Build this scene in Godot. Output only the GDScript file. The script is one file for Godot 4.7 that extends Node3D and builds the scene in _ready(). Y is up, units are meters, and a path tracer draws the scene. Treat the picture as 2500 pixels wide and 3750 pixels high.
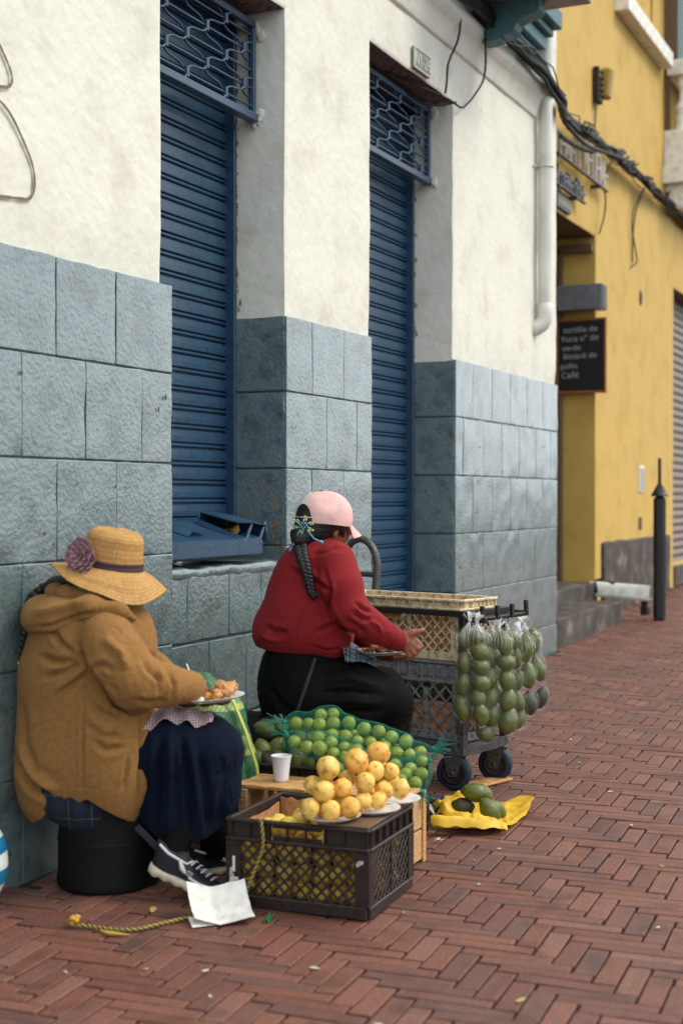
extends Node3D
# A street corner: two vendors eating beside their fruit, in front of a white and blue-grey house.
# Axes: the house front lies in the plane x = 0 and runs away from the camera along -z; the street is at x > 0; y is up.

const YAW := 24.56          # the camera's turn towards the house, degrees
const EYE := Vector3(2.80, 1.19, 0.0)
const SLOPE := 0.023        # the street climbs gently away from the camera

var rng := RandomNumberGenerator.new()
var noi := FastNoiseLite.new()
var mats := {}
var texs := {}
var taken := {}
var cam: Camera3D


func _ready() -> void:
	rng.seed = 20240517
	noi.seed = 7
	noi.noise_type = FastNoiseLite.TYPE_SIMPLEX_SMOOTH
	noi.frequency = 1.0
	noi.fractal_type = FastNoiseLite.FRACTAL_FBM
	noi.fractal_octaves = 3
	# --- camera ---
	cam = Camera3D.new()
	cam.name = "camera"
	cam.position = EYE
	cam.rotation_degrees = Vector3(-0.58, YAW, 0)
	var lens := CameraAttributesPhysical.new()
	lens.frustum_focal_length = 33.34
	lens.exposure_aperture = 1.55
	lens.frustum_focus_distance = 5.55
	lens.frustum_near = 0.05
	lens.frustum_far = 200.0
	cam.attributes = lens
	cam.fov = 39.594
	cam.near = 0.05
	cam.far = 200.0
	add_child(cam)
	# --- sky, sun, exposure: a bright overcast day, the glow a little stronger from the street side ---
	var env := Environment.new()
	var sm := ProceduralSkyMaterial.new()
	sm.sky_top_color = Color(0.785, 0.815, 0.84)
	sm.sky_horizon_color = Color(0.82, 0.84, 0.85)
	sm.sky_curve = 0.15
	sm.ground_bottom_color = Color(0.30, 0.27, 0.25)
	sm.ground_horizon_color = Color(0.45, 0.43, 0.41)
	sm.sun_angle_max = 0.0
	var sky := Sky.new()
	sky.sky_material = sm
	env.background_mode = Environment.BG_SKY
	env.sky = sky
	env.background_energy_multiplier = 1.0
	env.tonemap_mode = Environment.TONE_MAPPER_LINEAR
	env.tonemap_exposure = 2.55
	env.sdfgi_enabled = true
	env.ssao_enabled = true
	env.ssil_enabled = true
	var we := WorldEnvironment.new()
	we.name = "world_environment"
	we.environment = env
	add_child(we)
	var sun := DirectionalLight3D.new()
	sun.name = "sun"
	sun.light_energy = 0.34
	sun.light_angular_distance = 26.0
	sun.light_color = Color(1.0, 0.965, 0.91)
	sun.shadow_enabled = true
	add_child(sun)
	sun.look_at_from_position(Vector3(5.2, 6.0, -3.6), Vector3(0, 0, -1.6))
	# --- the place ---
	make_textures()
	make_materials()
	build_pavement()
	build_white_house()
	build_yellow_house()
	build_street_things()
	build_stall()
	build_cart()
	build_hat_vendor()
	build_cap_vendor()
	build_litter()


func gy(z: float) -> float:
	return SLOPE * (-z - 5.0)


# ---------------------------------------------------------------- names and nodes
func numbered(p: Node, called: String) -> String:
	var key := str(p.get_instance_id()) + called
	var k: int = taken.get(key, 0)
	taken[key] = k + 1
	return called if k == 0 else "%s_%03d" % [called, k]


func put(o: Node3D, called: String, parent: Node) -> Node3D:
	o.name = numbered(parent, called)
	parent.add_child(o)
	return o


func obj(called: String, m: MB, material: Material, parent: Node = self) -> MeshInstance3D:
	var o := MeshInstance3D.new()
	o.mesh = m.mesh(material)
	put(o, called, parent)
	return o


func inst(called: String, mesh: Mesh, parent: Node, xf: Transform3D, material: Material = null) -> MeshInstance3D:
	var o := MeshInstance3D.new()
	o.mesh = mesh
	if material:
		o.material_override = material
	o.transform = xf
	put(o, called, parent)
	return o


func thing(called: String, label: String, category: String, at := Vector3.ZERO, turn := 0.0, group := "") -> Node3D:
	var o := Node3D.new()
	put(o, called, self)
	o.position = at
	o.rotation_degrees.y = turn
	tag(o, label, category, group)
	return o


func tag(o: Node, label: String, category: String, group := "") -> Node:
	o.set_meta("label", label)
	if category:
		o.set_meta("category", category)
	if group:
		o.set_meta("group", group)
	return o


func struct(o: Node) -> Node:
	o.set_meta("kind", "structure")
	return o


const UNITS := ["", "first", "second", "third", "fourth", "fifth", "sixth", "seventh", "eighth", "ninth", "tenth", "eleventh", "twelfth", "thirteenth", "fourteenth", "fifteenth", "sixteenth", "seventeenth", "eighteenth", "nineteenth", "twentieth"]


func ordinal(n: int) -> String:
	return UNITS[n] if n <= 20 else "twenty-" + UNITS[n - 20]


# place of list[i] among its like, counted from the left of the view
func from_left(list: Array, i: int) -> String:
	var right := Vector3(cos(deg_to_rad(YAW)), 0, -sin(deg_to_rad(YAW)))
	var me := Vector3(list[i][0], list[i][1], list[i][2]).dot(right)
	var n := 1
	for q in list.size():
		var v := Vector3(list[q][0], list[q][1], list[q][2]).dot(right)
		if q != i and (v < me or v == me and q < i):
			n += 1
	return ordinal(n)


func text_mesh(words: String, height: float, depth: float) -> TextMesh:
	var t := TextMesh.new()
	var f := SystemFont.new()
	f.font_names = PackedStringArray(["Droid Sans"])
	t.font = f
	t.text = words
	t.font_size = 32
	t.pixel_size = height / 32.0
	t.depth = depth
	t.curve_step = 2.0
	return t


# ---------------------------------------------------------------- a mesh under construction
class MB:
	var v := PackedVector3Array()
	var n := PackedVector3Array()
	var c := PackedColorArray()
	var uv := PackedVector2Array()
	var ix := PackedInt32Array()
	var col := Color(1, 1, 1)
	var xf := Transform3D.IDENTITY

	func tri(a: Vector3, b: Vector3, d: Vector3) -> void:      # counter-clockwise seen from outside
		var k := v.size()
		a = xf * a
		b = xf * b
		d = xf * d
		var nn := (b - a).cross(d - a).normalized()
		v.append_array([a, b, d])
		n.append_array([nn, nn, nn])
		c.append_array([col, col, col])
		uv.append_array([Vector2(0, 0), Vector2(1, 0), Vector2(1, 1)])
		ix.append_array([k, k + 2, k + 1])

	func quad(a: Vector3, b: Vector3, d: Vector3, e: Vector3) -> void:
		var k := v.size()
		a = xf * a
		b = xf * b
		d = xf * d
		e = xf * e
		var nn := (d - a).cross(e - b).normalized()
		v.append_array([a, b, d, e])
		n.append_array([nn, nn, nn, nn])
		c.append_array([col, col, col, col])
		uv.append_array([Vector2(0, 0), Vector2(1, 0), Vector2(1, 1), Vector2(0, 1)])
		ix.append_array([k, k + 2, k + 1, k, k + 3, k + 2])

	# rows of points, joined into a smooth skin; closed joins the last point of each row to its first
	func skin(rows: Array, closed := false, flip := false, cols: Array = []) -> void:
		var k := v.size()
		var i0 := ix.size()
		var w: int = rows[0].size()
		var h := rows.size()
		for r in h:
			var row = rows[r]
			for j in w:
				v.append(xf * row[j])
				n.append(Vector3.ZERO)
				c.append(cols[r] if cols else col)
				uv.append(Vector2(float(j) / maxi(1, w if closed else w - 1), float(r) / maxi(1, h - 1)))
		for r in h - 1:
			for j in (w if closed else w - 1):
				var a := k + r * w + j
				var b := k + r * w + (j + 1) % w
				var d := a + w
				var e := b + w
				if flip:
					ix.append_array([a, b, d, b, e, d])
				else:
					ix.append_array([a, d, b, b, d, e])
		smooth(k, i0)

	func smooth(k: int, i0: int) -> void:
		var t := i0
		while t < ix.size():
			var a := ix[t]
			var b := ix[t + 1]
			var d := ix[t + 2]
			var nn := (v[d] - v[a]).cross(v[b] - v[a])
			n[a] += nn
			n[b] += nn
			n[d] += nn
			t += 3
		for q in range(k, v.size()):
			n[q] = n[q].normalized() if n[q].length_squared() > 1e-24 else Vector3.UP

	# a box with chamfered edges
	func cbox(at: Vector3, size: Vector3, ch := 0.0, b := Basis.IDENTITY) -> void:
		var keep := xf
		xf = keep * Transform3D(b, at)
		var s := size / 2.0
		ch = minf(ch, minf(s.x, minf(s.y, s.z)) * 0.9)
		var i := s - Vector3.ONE * ch
		for ax in 3:
			var p := (ax + 1) % 3
			var q := (ax + 2) % 3
			for sg in [-1.0, 1.0]:
				var f := []
				for st in [[-1, -1], [1, -1], [1, 1], [-1, 1]]:
					var o := Vector3.ZERO
					o[ax] = s[ax] * sg
					o[p] = i[p] * st[0]
					o[q] = i[q] * st[1]
					f.append(o)
				if sg > 0:
					quad(f[0], f[1], f[2], f[3])
				else:
					quad(f[3], f[2], f[1], f[0])
		if ch > 0.0:
			for ax in 3:
				var p := (ax + 1) % 3
				var q := (ax + 2) % 3
				for sp in [-1.0, 1.0]:
					for sq in [-1.0, 1.0]:
						var a := Vector3.ZERO
						a[p] = s[p] * sp
						a[q] = i[q] * sq
						var d := Vector3.ZERO
						d[p] = i[p] * sp
						d[q] = s[q] * sq
						var e := Vector3.ZERO
						e[ax] = i[ax]
						if sp * sq > 0:
							quad(a - e, d - e, d + e, a + e)
						else:
							quad(a + e, d + e, d - e, a - e)
			for sx in [-1.0, 1.0]:
				for sy in [-1.0, 1.0]:
					for sz in [-1.0, 1.0]:
						var a := Vector3(s.x * sx, i.y * sy, i.z * sz)
						var b2 := Vector3(i.x * sx, s.y * sy, i.z * sz)
						var d := Vector3(i.x * sx, i.y * sy, s.z * sz)
						if sx * sy * sz > 0:
							tri(a, b2, d)
						else:
							tri(a, d, b2)
		xf = keep

	func bar(a: Vector3, b: Vector3, w: float, h: float, ch := 0.001, up := Vector3.UP) -> void:
		var y := (b - a)
		var l := y.length()
		y = y / l
		if absf(y.dot(up)) > 0.98:
			up = Vector3.RIGHT if absf(y.x) < 0.9 else Vector3.BACK
		var x := y.cross(up).normalized()
		var z := x.cross(y).normalized()
		cbox((a + b) / 2.0, Vector3(w, l, h), ch, Basis(x, y, z))

	# a swept round tube; r is a number or one radius per point
	func tube(pts: Array, r, sides := 8, caps := true, closed := false, squash := 1.0) -> void:
		var rows := []
		var m := pts.size()
		var t0: Vector3 = (pts[1] - pts[0]).normalized()
		var up := Vector3.UP if absf(t0.y) < 0.9 else Vector3.RIGHT
		var x := t0.cross(up).normalized()
		for q in m:
			var t: Vector3
			if closed:
				t = (pts[(q + 1) % m] - pts[(q - 1 + m) % m]).normalized()
			else:
				t = (pts[mini(q + 1, m - 1)] - pts[maxi(q - 1, 0)]).normalized()
			x = (x - t * x.dot(t))
			x = x.normalized() if x.length() > 1e-6 else t.cross(Vector3(0.3, 0.8, 0.5)).normalized()
			var y := t.cross(x)
			var row := PackedVector3Array()
			var rr: float = r if (r is float or r is int) else r[q]
			for j in sides:
				var a := TAU * j / sides
				row.append(pts[q] + (x * cos(a) + y * sin(a) * squash) * rr)
			rows.append(row)
		if closed:
			rows.append(rows[0])
		elif caps:
			var c0 := PackedVector3Array()
			var c1 := PackedVector3Array()
			for j in sides:
				c0.append(pts[0])
				c1.append(pts[m - 1])
			rows.insert(0, c0)
			rows.append(c1)
		skin(rows, true)

	# profile of Vector2(radius, height) turned about the y axis
	func lathe(prof: Array, sides := 24, at := Vector3.ZERO, b := Basis.IDENTITY) -> void:
		var keep := xf
		xf = keep * Transform3D(b, at)
		var rows := []
		for p in prof:
			var row := PackedVector3Array()
			for j in sides:
				var a := TAU * j / sides
				row.append(Vector3(p.x * cos(a), p.y, p.x * sin(a)))
			rows.append(row)
		skin(rows, true, true)
		xf = keep

	# a profile in the (a, b) plane, drawn out from p to p + along; every side is flat
	func extrude(prof: Array, p: Vector3, along: Vector3, a: Vector3, b: Vector3, closed := false, caps := false) -> void:
		var m := prof.size()
		for q in (m if closed else m - 1):
			var s: Vector2 = prof[q]
			var e: Vector2 = prof[(q + 1) % m]
			var u := p + a * s.x + b * s.y
			var w := p + a * e.x + b * e.y
			quad(u, w, w + along, u + along)
		if caps and closed:
			var poly := PackedVector2Array(prof)
			var t := Geometry2D.triangulate_polygon(poly)
			var q := 0
			while q < t.size():
				var f := []
				for d in 3:
					f.append(p + a * poly[t[q + d]].x + b * poly[t[q + d]].y)
				if (f[1] - f[0]).cross(f[2] - f[0]).dot(along) > 0:
					f = [f[0], f[2], f[1]]
				tri(f[0], f[1], f[2])
				tri(f[0] + along, f[2] + along, f[1] + along)
				q += 3

	# a sheet with thickness: rows of points, a second skin offset along the normals, and the rim between them
	func sheet(rows: Array, th: float, cols: Array = []) -> void:
		var k := v.size()
		skin(rows, false, false, cols)
		var w: int = rows[0].size()
		var h := rows.size()
		var back := []
		for r in h:
			var row := PackedVector3Array()
			for j in w:
				row.append(xf.affine_inverse() * (v[k + r * w + j] - n[k + r * w + j] * th))
			back.append(row)
		skin(back, false, true, cols)
		var rim_a := PackedVector3Array()
		var rim_b := PackedVector3Array()
		for j in w:
			rim_a.append(rows[0][j])
			rim_b.append(back[0][j])
		for r in range(1, h):
			rim_a.append(rows[r][w - 1])
			rim_b.append(back[r][w - 1])
		for j in range(w - 2, -1, -1):
			rim_a.append(rows[h - 1][j])
			rim_b.append(back[h - 1][j])
		for r in range(h - 2, 0, -1):
			rim_a.append(rows[r][0])
			rim_b.append(back[r][0])
		skin([rim_a, rim_b], true)

	# a lumpy ball
	func blob(at: Vector3, rad: Vector3, b: Basis, rings: int, sides: int, lump: float, seed_at: float, ns: FastNoiseLite, pear := 0.0) -> void:
		var rows := []
		for r in rings + 1:
			var th := PI * r / rings
			var row := PackedVector3Array()
			for j in sides:
				var a := TAU * j / sides
				var d := Vector3(sin(th) * cos(a), cos(th), sin(th) * sin(a))
				var s := 1.0 + lump * ns.get_noise_3d(d.x * 1.3 + seed_at, d.y * 1.3, d.z * 1.3)
				var k := 1.0 - pear * (0.5 + 0.5 * d.y) * (0.5 + 0.5 * d.y)
				row.append(at + b * (Vector3(d.x * rad.x * k, d.y * rad.y, d.z * rad.z * k) * s))
			rows.append(row)
		skin(rows, true)

	# a box whose faces are divided, rounded at the edges and made uneven like plaster
	func rbox(lo: Vector3, hi: Vector3, step: float, r: float, amp: float, ns: FastNoiseLite, freq: float, faces := "xXyYzZ") -> void:
		r = minf(r, minf(hi.x - lo.x, minf(hi.y - lo.y, hi.z - lo.z)) * 0.45)
		var il := lo + Vector3.ONE * r
		var ih := hi - Vector3.ONE * r
		for ax in 3:
			for sg in 2:
				if not faces.contains(["x", "y", "z"][ax] if sg == 0 else ["X", "Y", "Z"][ax]):
					continue
				var p := (ax + 1) % 3
				var q := (ax + 2) % 3
				var us := cuts(lo[p], hi[p], step, r)
				var ws := cuts(lo[q], hi[q], step, r)
				var rows := []
				for w in ws:
					var row := PackedVector3Array()
					for u in us:
						var o := Vector3.ZERO
						o[ax] = lo[ax] if sg == 0 else hi[ax]
						o[p] = u
						o[q] = w
						var inn := o.clamp(il, ih)
						var d := (o - inn).normalized()
						var e := inn + d * r
						row.append(e + d * amp * ns.get_noise_3dv(e * freq))
					rows.append(row)
				skin(rows, false, sg == 0)

	func cuts(a: float, b: float, step: float, r: float) -> Array:
		var out := [a, a + r * 0.3, a + r]
		var m := maxi(1, int(round((b - a - 2.0 * r) / step)))
		for q in range(1, m):
			out.append(lerpf(a + r, b - r, float(q) / m))
		out.append_array([b - r, b - r * 0.3, b])
		return out

	func mesh(material: Material) -> ArrayMesh:
		var a := []
		a.resize(Mesh.ARRAY_MAX)
		a[Mesh.ARRAY_VERTEX] = v
		a[Mesh.ARRAY_NORMAL] = n
		a[Mesh.ARRAY_COLOR] = c
		a[Mesh.ARRAY_TEX_UV] = uv
		a[Mesh.ARRAY_INDEX] = ix
		var out := ArrayMesh.new()
		out.add_surface_from_arrays(Mesh.PRIMITIVE_TRIANGLES, a)
		out.surface_set_material(0, material)
		return out


# ---------------------------------------------------------------- smooth bodies: tapered capsules and ellipsoids joined softly, then meshed
class Body:
	var kind := PackedInt32Array()         # 0 capsule, 1 ellipsoid
	var a := PackedVector3Array()
	var b := PackedVector3Array()          # capsule end, or ellipsoid radii
	var ra := PackedFloat32Array()
	var rb := PackedFloat32Array()
	var kk := PackedFloat32Array()
	var inv := []                          # turn of an ellipsoid
	var folds := []                        # [points, width, height]: ridges (or grooves) pressed into the skin
	var planes := []                       # [point, normal]: the skin is left open beyond these
	var wave := []                         # [height, frequency, noise]: small unevenness
	var creases := []                      # [points in x and y, width, height]: like folds, pressed in from the +z side
	var hem := []                          # Vector2(x, y): the skin ends at this height

	var wrinkles := []                     # [depth, stretch, width, noise, offset]: broken crease lines where a noise crosses zero

	func crease(pts: Array, width: float, height: float) -> Body:
		creases.append([pts, width, height])
		return self

	func hem_at(x: float) -> float:
		for i in hem.size() - 1:
			if x <= hem[i + 1].x:
				return lerpf(hem[i].y, hem[i + 1].y, clampf((x - hem[i].x) / maxf(hem[i + 1].x - hem[i].x, 1e-6), 0.0, 1.0))
		return hem[hem.size() - 1].y

	# the y of the skin at (x, z), met from above
	func top(x: float, z: float) -> float:
		var y := 1.0
		for i in 120:
			var d := at(Vector3(x, y, z))
			if d < 0.0008:
				return y
			y -= maxf(d * 0.8, 0.001)
			if y < 0.0:
				break
		return 0.0

	# the z of the skin at (x, y), met from +z
	func front(x: float, y: float) -> float:
		var z := 0.6
		for i in 120:
			var d := at(Vector3(x, y, z))
			if d < 0.0008:
				return z
			z -= maxf(d * 0.8, 0.001)
			if z < -0.5:
				break
		return 0.0

	func fold(pts: Array, width: float, height: float) -> Body:
		folds.append([pts, width, height])
		return self

	func bend(p: Vector3, n: Vector3) -> Vector3:
		var h := 0.0
		for f in folds:
			var pts: Array = f[0]
			var best := 1e9
			var end := 1.0
			for i in pts.size() - 1:
				var s: Vector3 = pts[i]
				var ab: Vector3 = pts[i + 1] - s
				var t := clampf((p - s).dot(ab) / maxf(ab.length_squared(), 1e-9), 0.0, 1.0)
				var d := p.distance_squared_to(s + ab * t)
				if d < best:
					best = d
					var u := (i + t) / (pts.size() - 1)
					end = clampf(minf(u, 1.0 - u) * 5.0, 0.0, 1.0)
			var w: float = f[1]
			if best < w * w * 9.0:
				h += f[2] * exp(-best / (w * w)) * end
		if n.z > -0.1:
			var p2 := Vector2(p.x, p.y)
			for f in creases:
				var pts: Array = f[0]
				var best := 1e9
				var end := 1.0
				for i in pts.size() - 1:
					var s: Vector2 = pts[i]
					var ab: Vector2 = pts[i + 1] - s
					var t := clampf((p2 - s).dot(ab) / maxf(ab.length_squared(), 1e-9), 0.0, 1.0)
					var d := p2.distance_squared_to(s + ab * t)
					if d < best:
						best = d
						var u := (i + t) / (pts.size() - 1)
						end = clampf(minf(u, 1.0 - u) * 4.0, 0.0, 1.0)
				var w: float = f[1]
				if best < w * w * 25.0:
					var away := sqrt(best) / w - 2.3
					h += f[2] * (exp(-best / (w * w)) - 0.30 * exp(-away * away * 0.5)) * end * clampf(n.z * 2.0 + 0.3, 0.0, 1.0)
		for q in wave:
			h += q[0] * q[2].get_noise_3dv(p * q[1])
		for q in wrinkles:
			var at_p: Vector3 = p * q[1] + q[4]
			var v: float = q[3].get_noise_3dv(at_p)
			var brk := smoothstep(-0.05, 0.25, q[3].get_noise_3dv(p * 3.0 + q[4] * 2.0))
			var e: float = v / q[2]
			h += q[0] * brk * (0.35 * exp(-pow(absf(e) - 2.2, 2.0) * 0.5) - exp(-e * e))
		var o := p + n * h
		if hem:
			o.y = maxf(o.y, hem_at(o.x))
		return o

	func open_at(p: Vector3) -> bool:
		for q in planes:
			if (p - q[0]).dot(q[1]) > 0.0:
				return true
		return false

	func cap(p: Vector3, q: Vector3, r1: float, r2: float, k := 0.03) -> Body:
		kind.append(0)
		a.append(p)
		b.append(q)
		ra.append(r1)
		rb.append(r2)
		kk.append(k)
		inv.append(Basis.IDENTITY)
		return self

	func chain(pts: Array, rs: Array, k := 0.03) -> Body:
		for i in pts.size() - 1:
			cap(pts[i], pts[i + 1], rs[i], rs[i + 1], k)
		return self

	func ell(p: Vector3, r: Vector3, k := 0.03, turn := Basis.IDENTITY) -> Body:
		kind.append(1)
		a.append(p)
		b.append(r)
		ra.append(minf(r.x, minf(r.y, r.z)))
		rb.append(0)
		kk.append(k)
		inv.append(turn.inverse())
		return self

	func at(p: Vector3) -> float:
		var d := 1e3
		for i in kind.size():
			var e: float
			if kind[i] == 0:
				var ab := b[i] - a[i]
				var t := clampf((p - a[i]).dot(ab) / maxf(ab.length_squared(), 1e-9), 0.0, 1.0)
				e = p.distance_to(a[i] + ab * t) - lerpf(ra[i], rb[i], t)
			else:
				var o: Vector3 = inv[i] * (p - a[i])
				var s := o / b[i]
				var l := s.length()
				var g := (s / b[i]).length()
				e = l * (l - 1.0) / g if g > 1e-6 else -ra[i]
			var k := kk[i]
			var h := maxf(k - absf(d - e), 0.0) / k
			d = minf(d, e) - h * h * k * 0.25
		return d

	func bounds() -> AABB:
		var box := AABB(a[0], Vector3.ZERO)
		for i in kind.size():
			if kind[i] == 0:
				var r := maxf(ra[i], rb[i])
				box = box.merge(AABB(a[i] - Vector3.ONE * ra[i], Vector3.ONE * 2 * ra[i]))
				box = box.merge(AABB(b[i] - Vector3.ONE * rb[i], Vector3.ONE * 2 * rb[i]))
			else:
				var m := maxf(b[i].x, maxf(b[i].y, b[i].z))
				box = box.merge(AABB(a[i] - Vector3.ONE * m, Vector3.ONE * 2 * m))
		return box.grow(0.03)

	# surface nets, visiting only the blocks near the surface; planes leave it open
	func into(m: MB, cell: float) -> void:
		var box := bounds()
		var nx := int(ceil(box.size.x / cell)) + 1
		var ny := int(ceil(box.size.y / cell)) + 1
		var nz := int(ceil(box.size.z / cell)) + 1
		var o := box.position
		var f := PackedFloat32Array()
		f.resize((nx + 1) * (ny + 1) * (nz + 1))
		f.fill(1e3)
		var sx := 1
		var sy := nx + 1
		var sz := (nx + 1) * (ny + 1)
		var B := 6
		var half := B * cell * 0.87 + 0.035
		var cells := PackedInt32Array()
		for bz in range(0, nz, B):
			for by in range(0, ny, B):
				for bx in range(0, nx, B):
					var mid := o + Vector3(bx + B * 0.5, by + B * 0.5, bz + B * 0.5) * cell
					var dm := at(mid)
					if absf(dm) > half * 1.15:
						continue
					for z in range(bz, mini(bz + B, nz) + 1):
						for y in range(by, mini(by + B, ny) + 1):
							for x in range(bx, mini(bx + B, nx) + 1):
								var id := x + y * sy + z * sz
								if f[id] > 500.0:
									f[id] = at(o + Vector3(x, y, z) * cell)
					for z in range(bz, mini(bz + B, nz)):
						for y in range(by, mini(by + B, ny)):
							for x in range(bx, mini(bx + B, nx)):
								cells.append(x + y * sy + z * sz)
		var vert := {}
		var k := m.v.size()
		var i0 := m.ix.size()
		var off := [0, sx, sy, sx + sy, sz, sx + sz, sy + sz, sx + sy + sz]
		var crn := [Vector3(0, 0, 0), Vector3(1, 0, 0), Vector3(0, 1, 0), Vector3(1, 1, 0), Vector3(0, 0, 1), Vector3(1, 0, 1), Vector3(0, 1, 1), Vector3(1, 1, 1)]
		var edges := [[0, 1], [2, 3], [4, 5], [6, 7], [0, 2], [1, 3], [4, 6], [5, 7], [0, 4], [1, 5], [2, 6], [3, 7]]
		for id in cells:
			var neg := 0
			for q in 8:
				if f[id + off[q]] < 0.0:
					neg += 1
			if neg == 0 or neg == 8:
				continue
			var sum := Vector3.ZERO
			var cnt := 0
			for e in edges:
				var u := f[id + off[e[0]]]
				var w := f[id + off[e[1]]]
				if (u < 0.0) != (w < 0.0):
					sum += crn[e[0]].lerp(crn[e[1]], u / (u - w))
					cnt += 1
			var z := id / sz
			var y := (id - z * sz) / sy
			var x := id - z * sz - y * sy
			vert[id] = m.v.size()
			m.v.append(o + (Vector3(x, y, z) + sum / cnt) * cell)
			m.n.append(Vector3.ZERO)
			m.c.append(m.col)
			m.uv.append(Vector2.ZERO)
		for id in vert:
			var f0 := f[id]
			for ax in 3:
				var s: int = [sx, sy, sz][ax]
				var p: int = [sy, sz, sx][ax]
				var q: int = [sz, sx, sy][ax]
				var f1 := f[id + s]
				if (f0 < 0.0) == (f1 < 0.0):
					continue
				var i1 = vert.get(id - p)
				var i2 = vert.get(id - q)
				var i3 = vert.get(id - p - q)
				if i1 == null or i2 == null or i3 == null:
					continue
				var v0: int = vert[id]
				if planes and open_at((m.v[v0] + m.v[i3]) * 0.5):
					continue
				if f0 < 0.0:
					m.ix.append_array([v0, i3, i1, v0, i2, i3])
				else:
					m.ix.append_array([v0, i1, i3, v0, i3, i2])
		m.smooth(k, i0)
		if folds or wave or creases or hem or wrinkles:
			for q in range(k, m.v.size()):
				m.v[q] = bend(m.v[q], m.n[q])
			for q in range(k, m.v.size()):
				m.n[q] = Vector3.ZERO
			m.smooth(k, i0)
		for q in range(k, m.v.size()):
			m.v[q] = m.xf * m.v[q]
			m.n[q] = (m.xf.basis * m.n[q]).normalized()


# ---------------------------------------------------------------- computed textures
func ntex(key: String, kind: int, freq: float, oct: int, stops: Array, size := 512, warp := 0.0) -> NoiseTexture2D:
	var n := FastNoiseLite.new()
	n.seed = key.hash() % 9973
	n.noise_type = kind
	n.frequency = freq
	n.fractal_type = FastNoiseLite.FRACTAL_FBM if oct > 1 else FastNoiseLite.FRACTAL_NONE
	n.fractal_octaves = oct
	if kind == FastNoiseLite.TYPE_CELLULAR:
		n.cellular_return_type = FastNoiseLite.RETURN_DISTANCE
	if warp > 0.0:
		n.domain_warp_enabled = true
		n.domain_warp_amplitude = warp
		n.domain_warp_frequency = freq
	var t := NoiseTexture2D.new()
	t.width = size
	t.height = size
	t.seamless = true
	t.noise = n
	if stops:
		var g := Gradient.new()
		var off := PackedFloat32Array()
		var cs := PackedColorArray()
		for s in stops:
			off.append(s[0])
			cs.append(s[1] if s[1] is Color else Color(s[1], s[1], s[1]))
		g.offsets = off
		g.colors = cs
		t.color_ramp = g
	texs[key] = t
	return t


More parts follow.
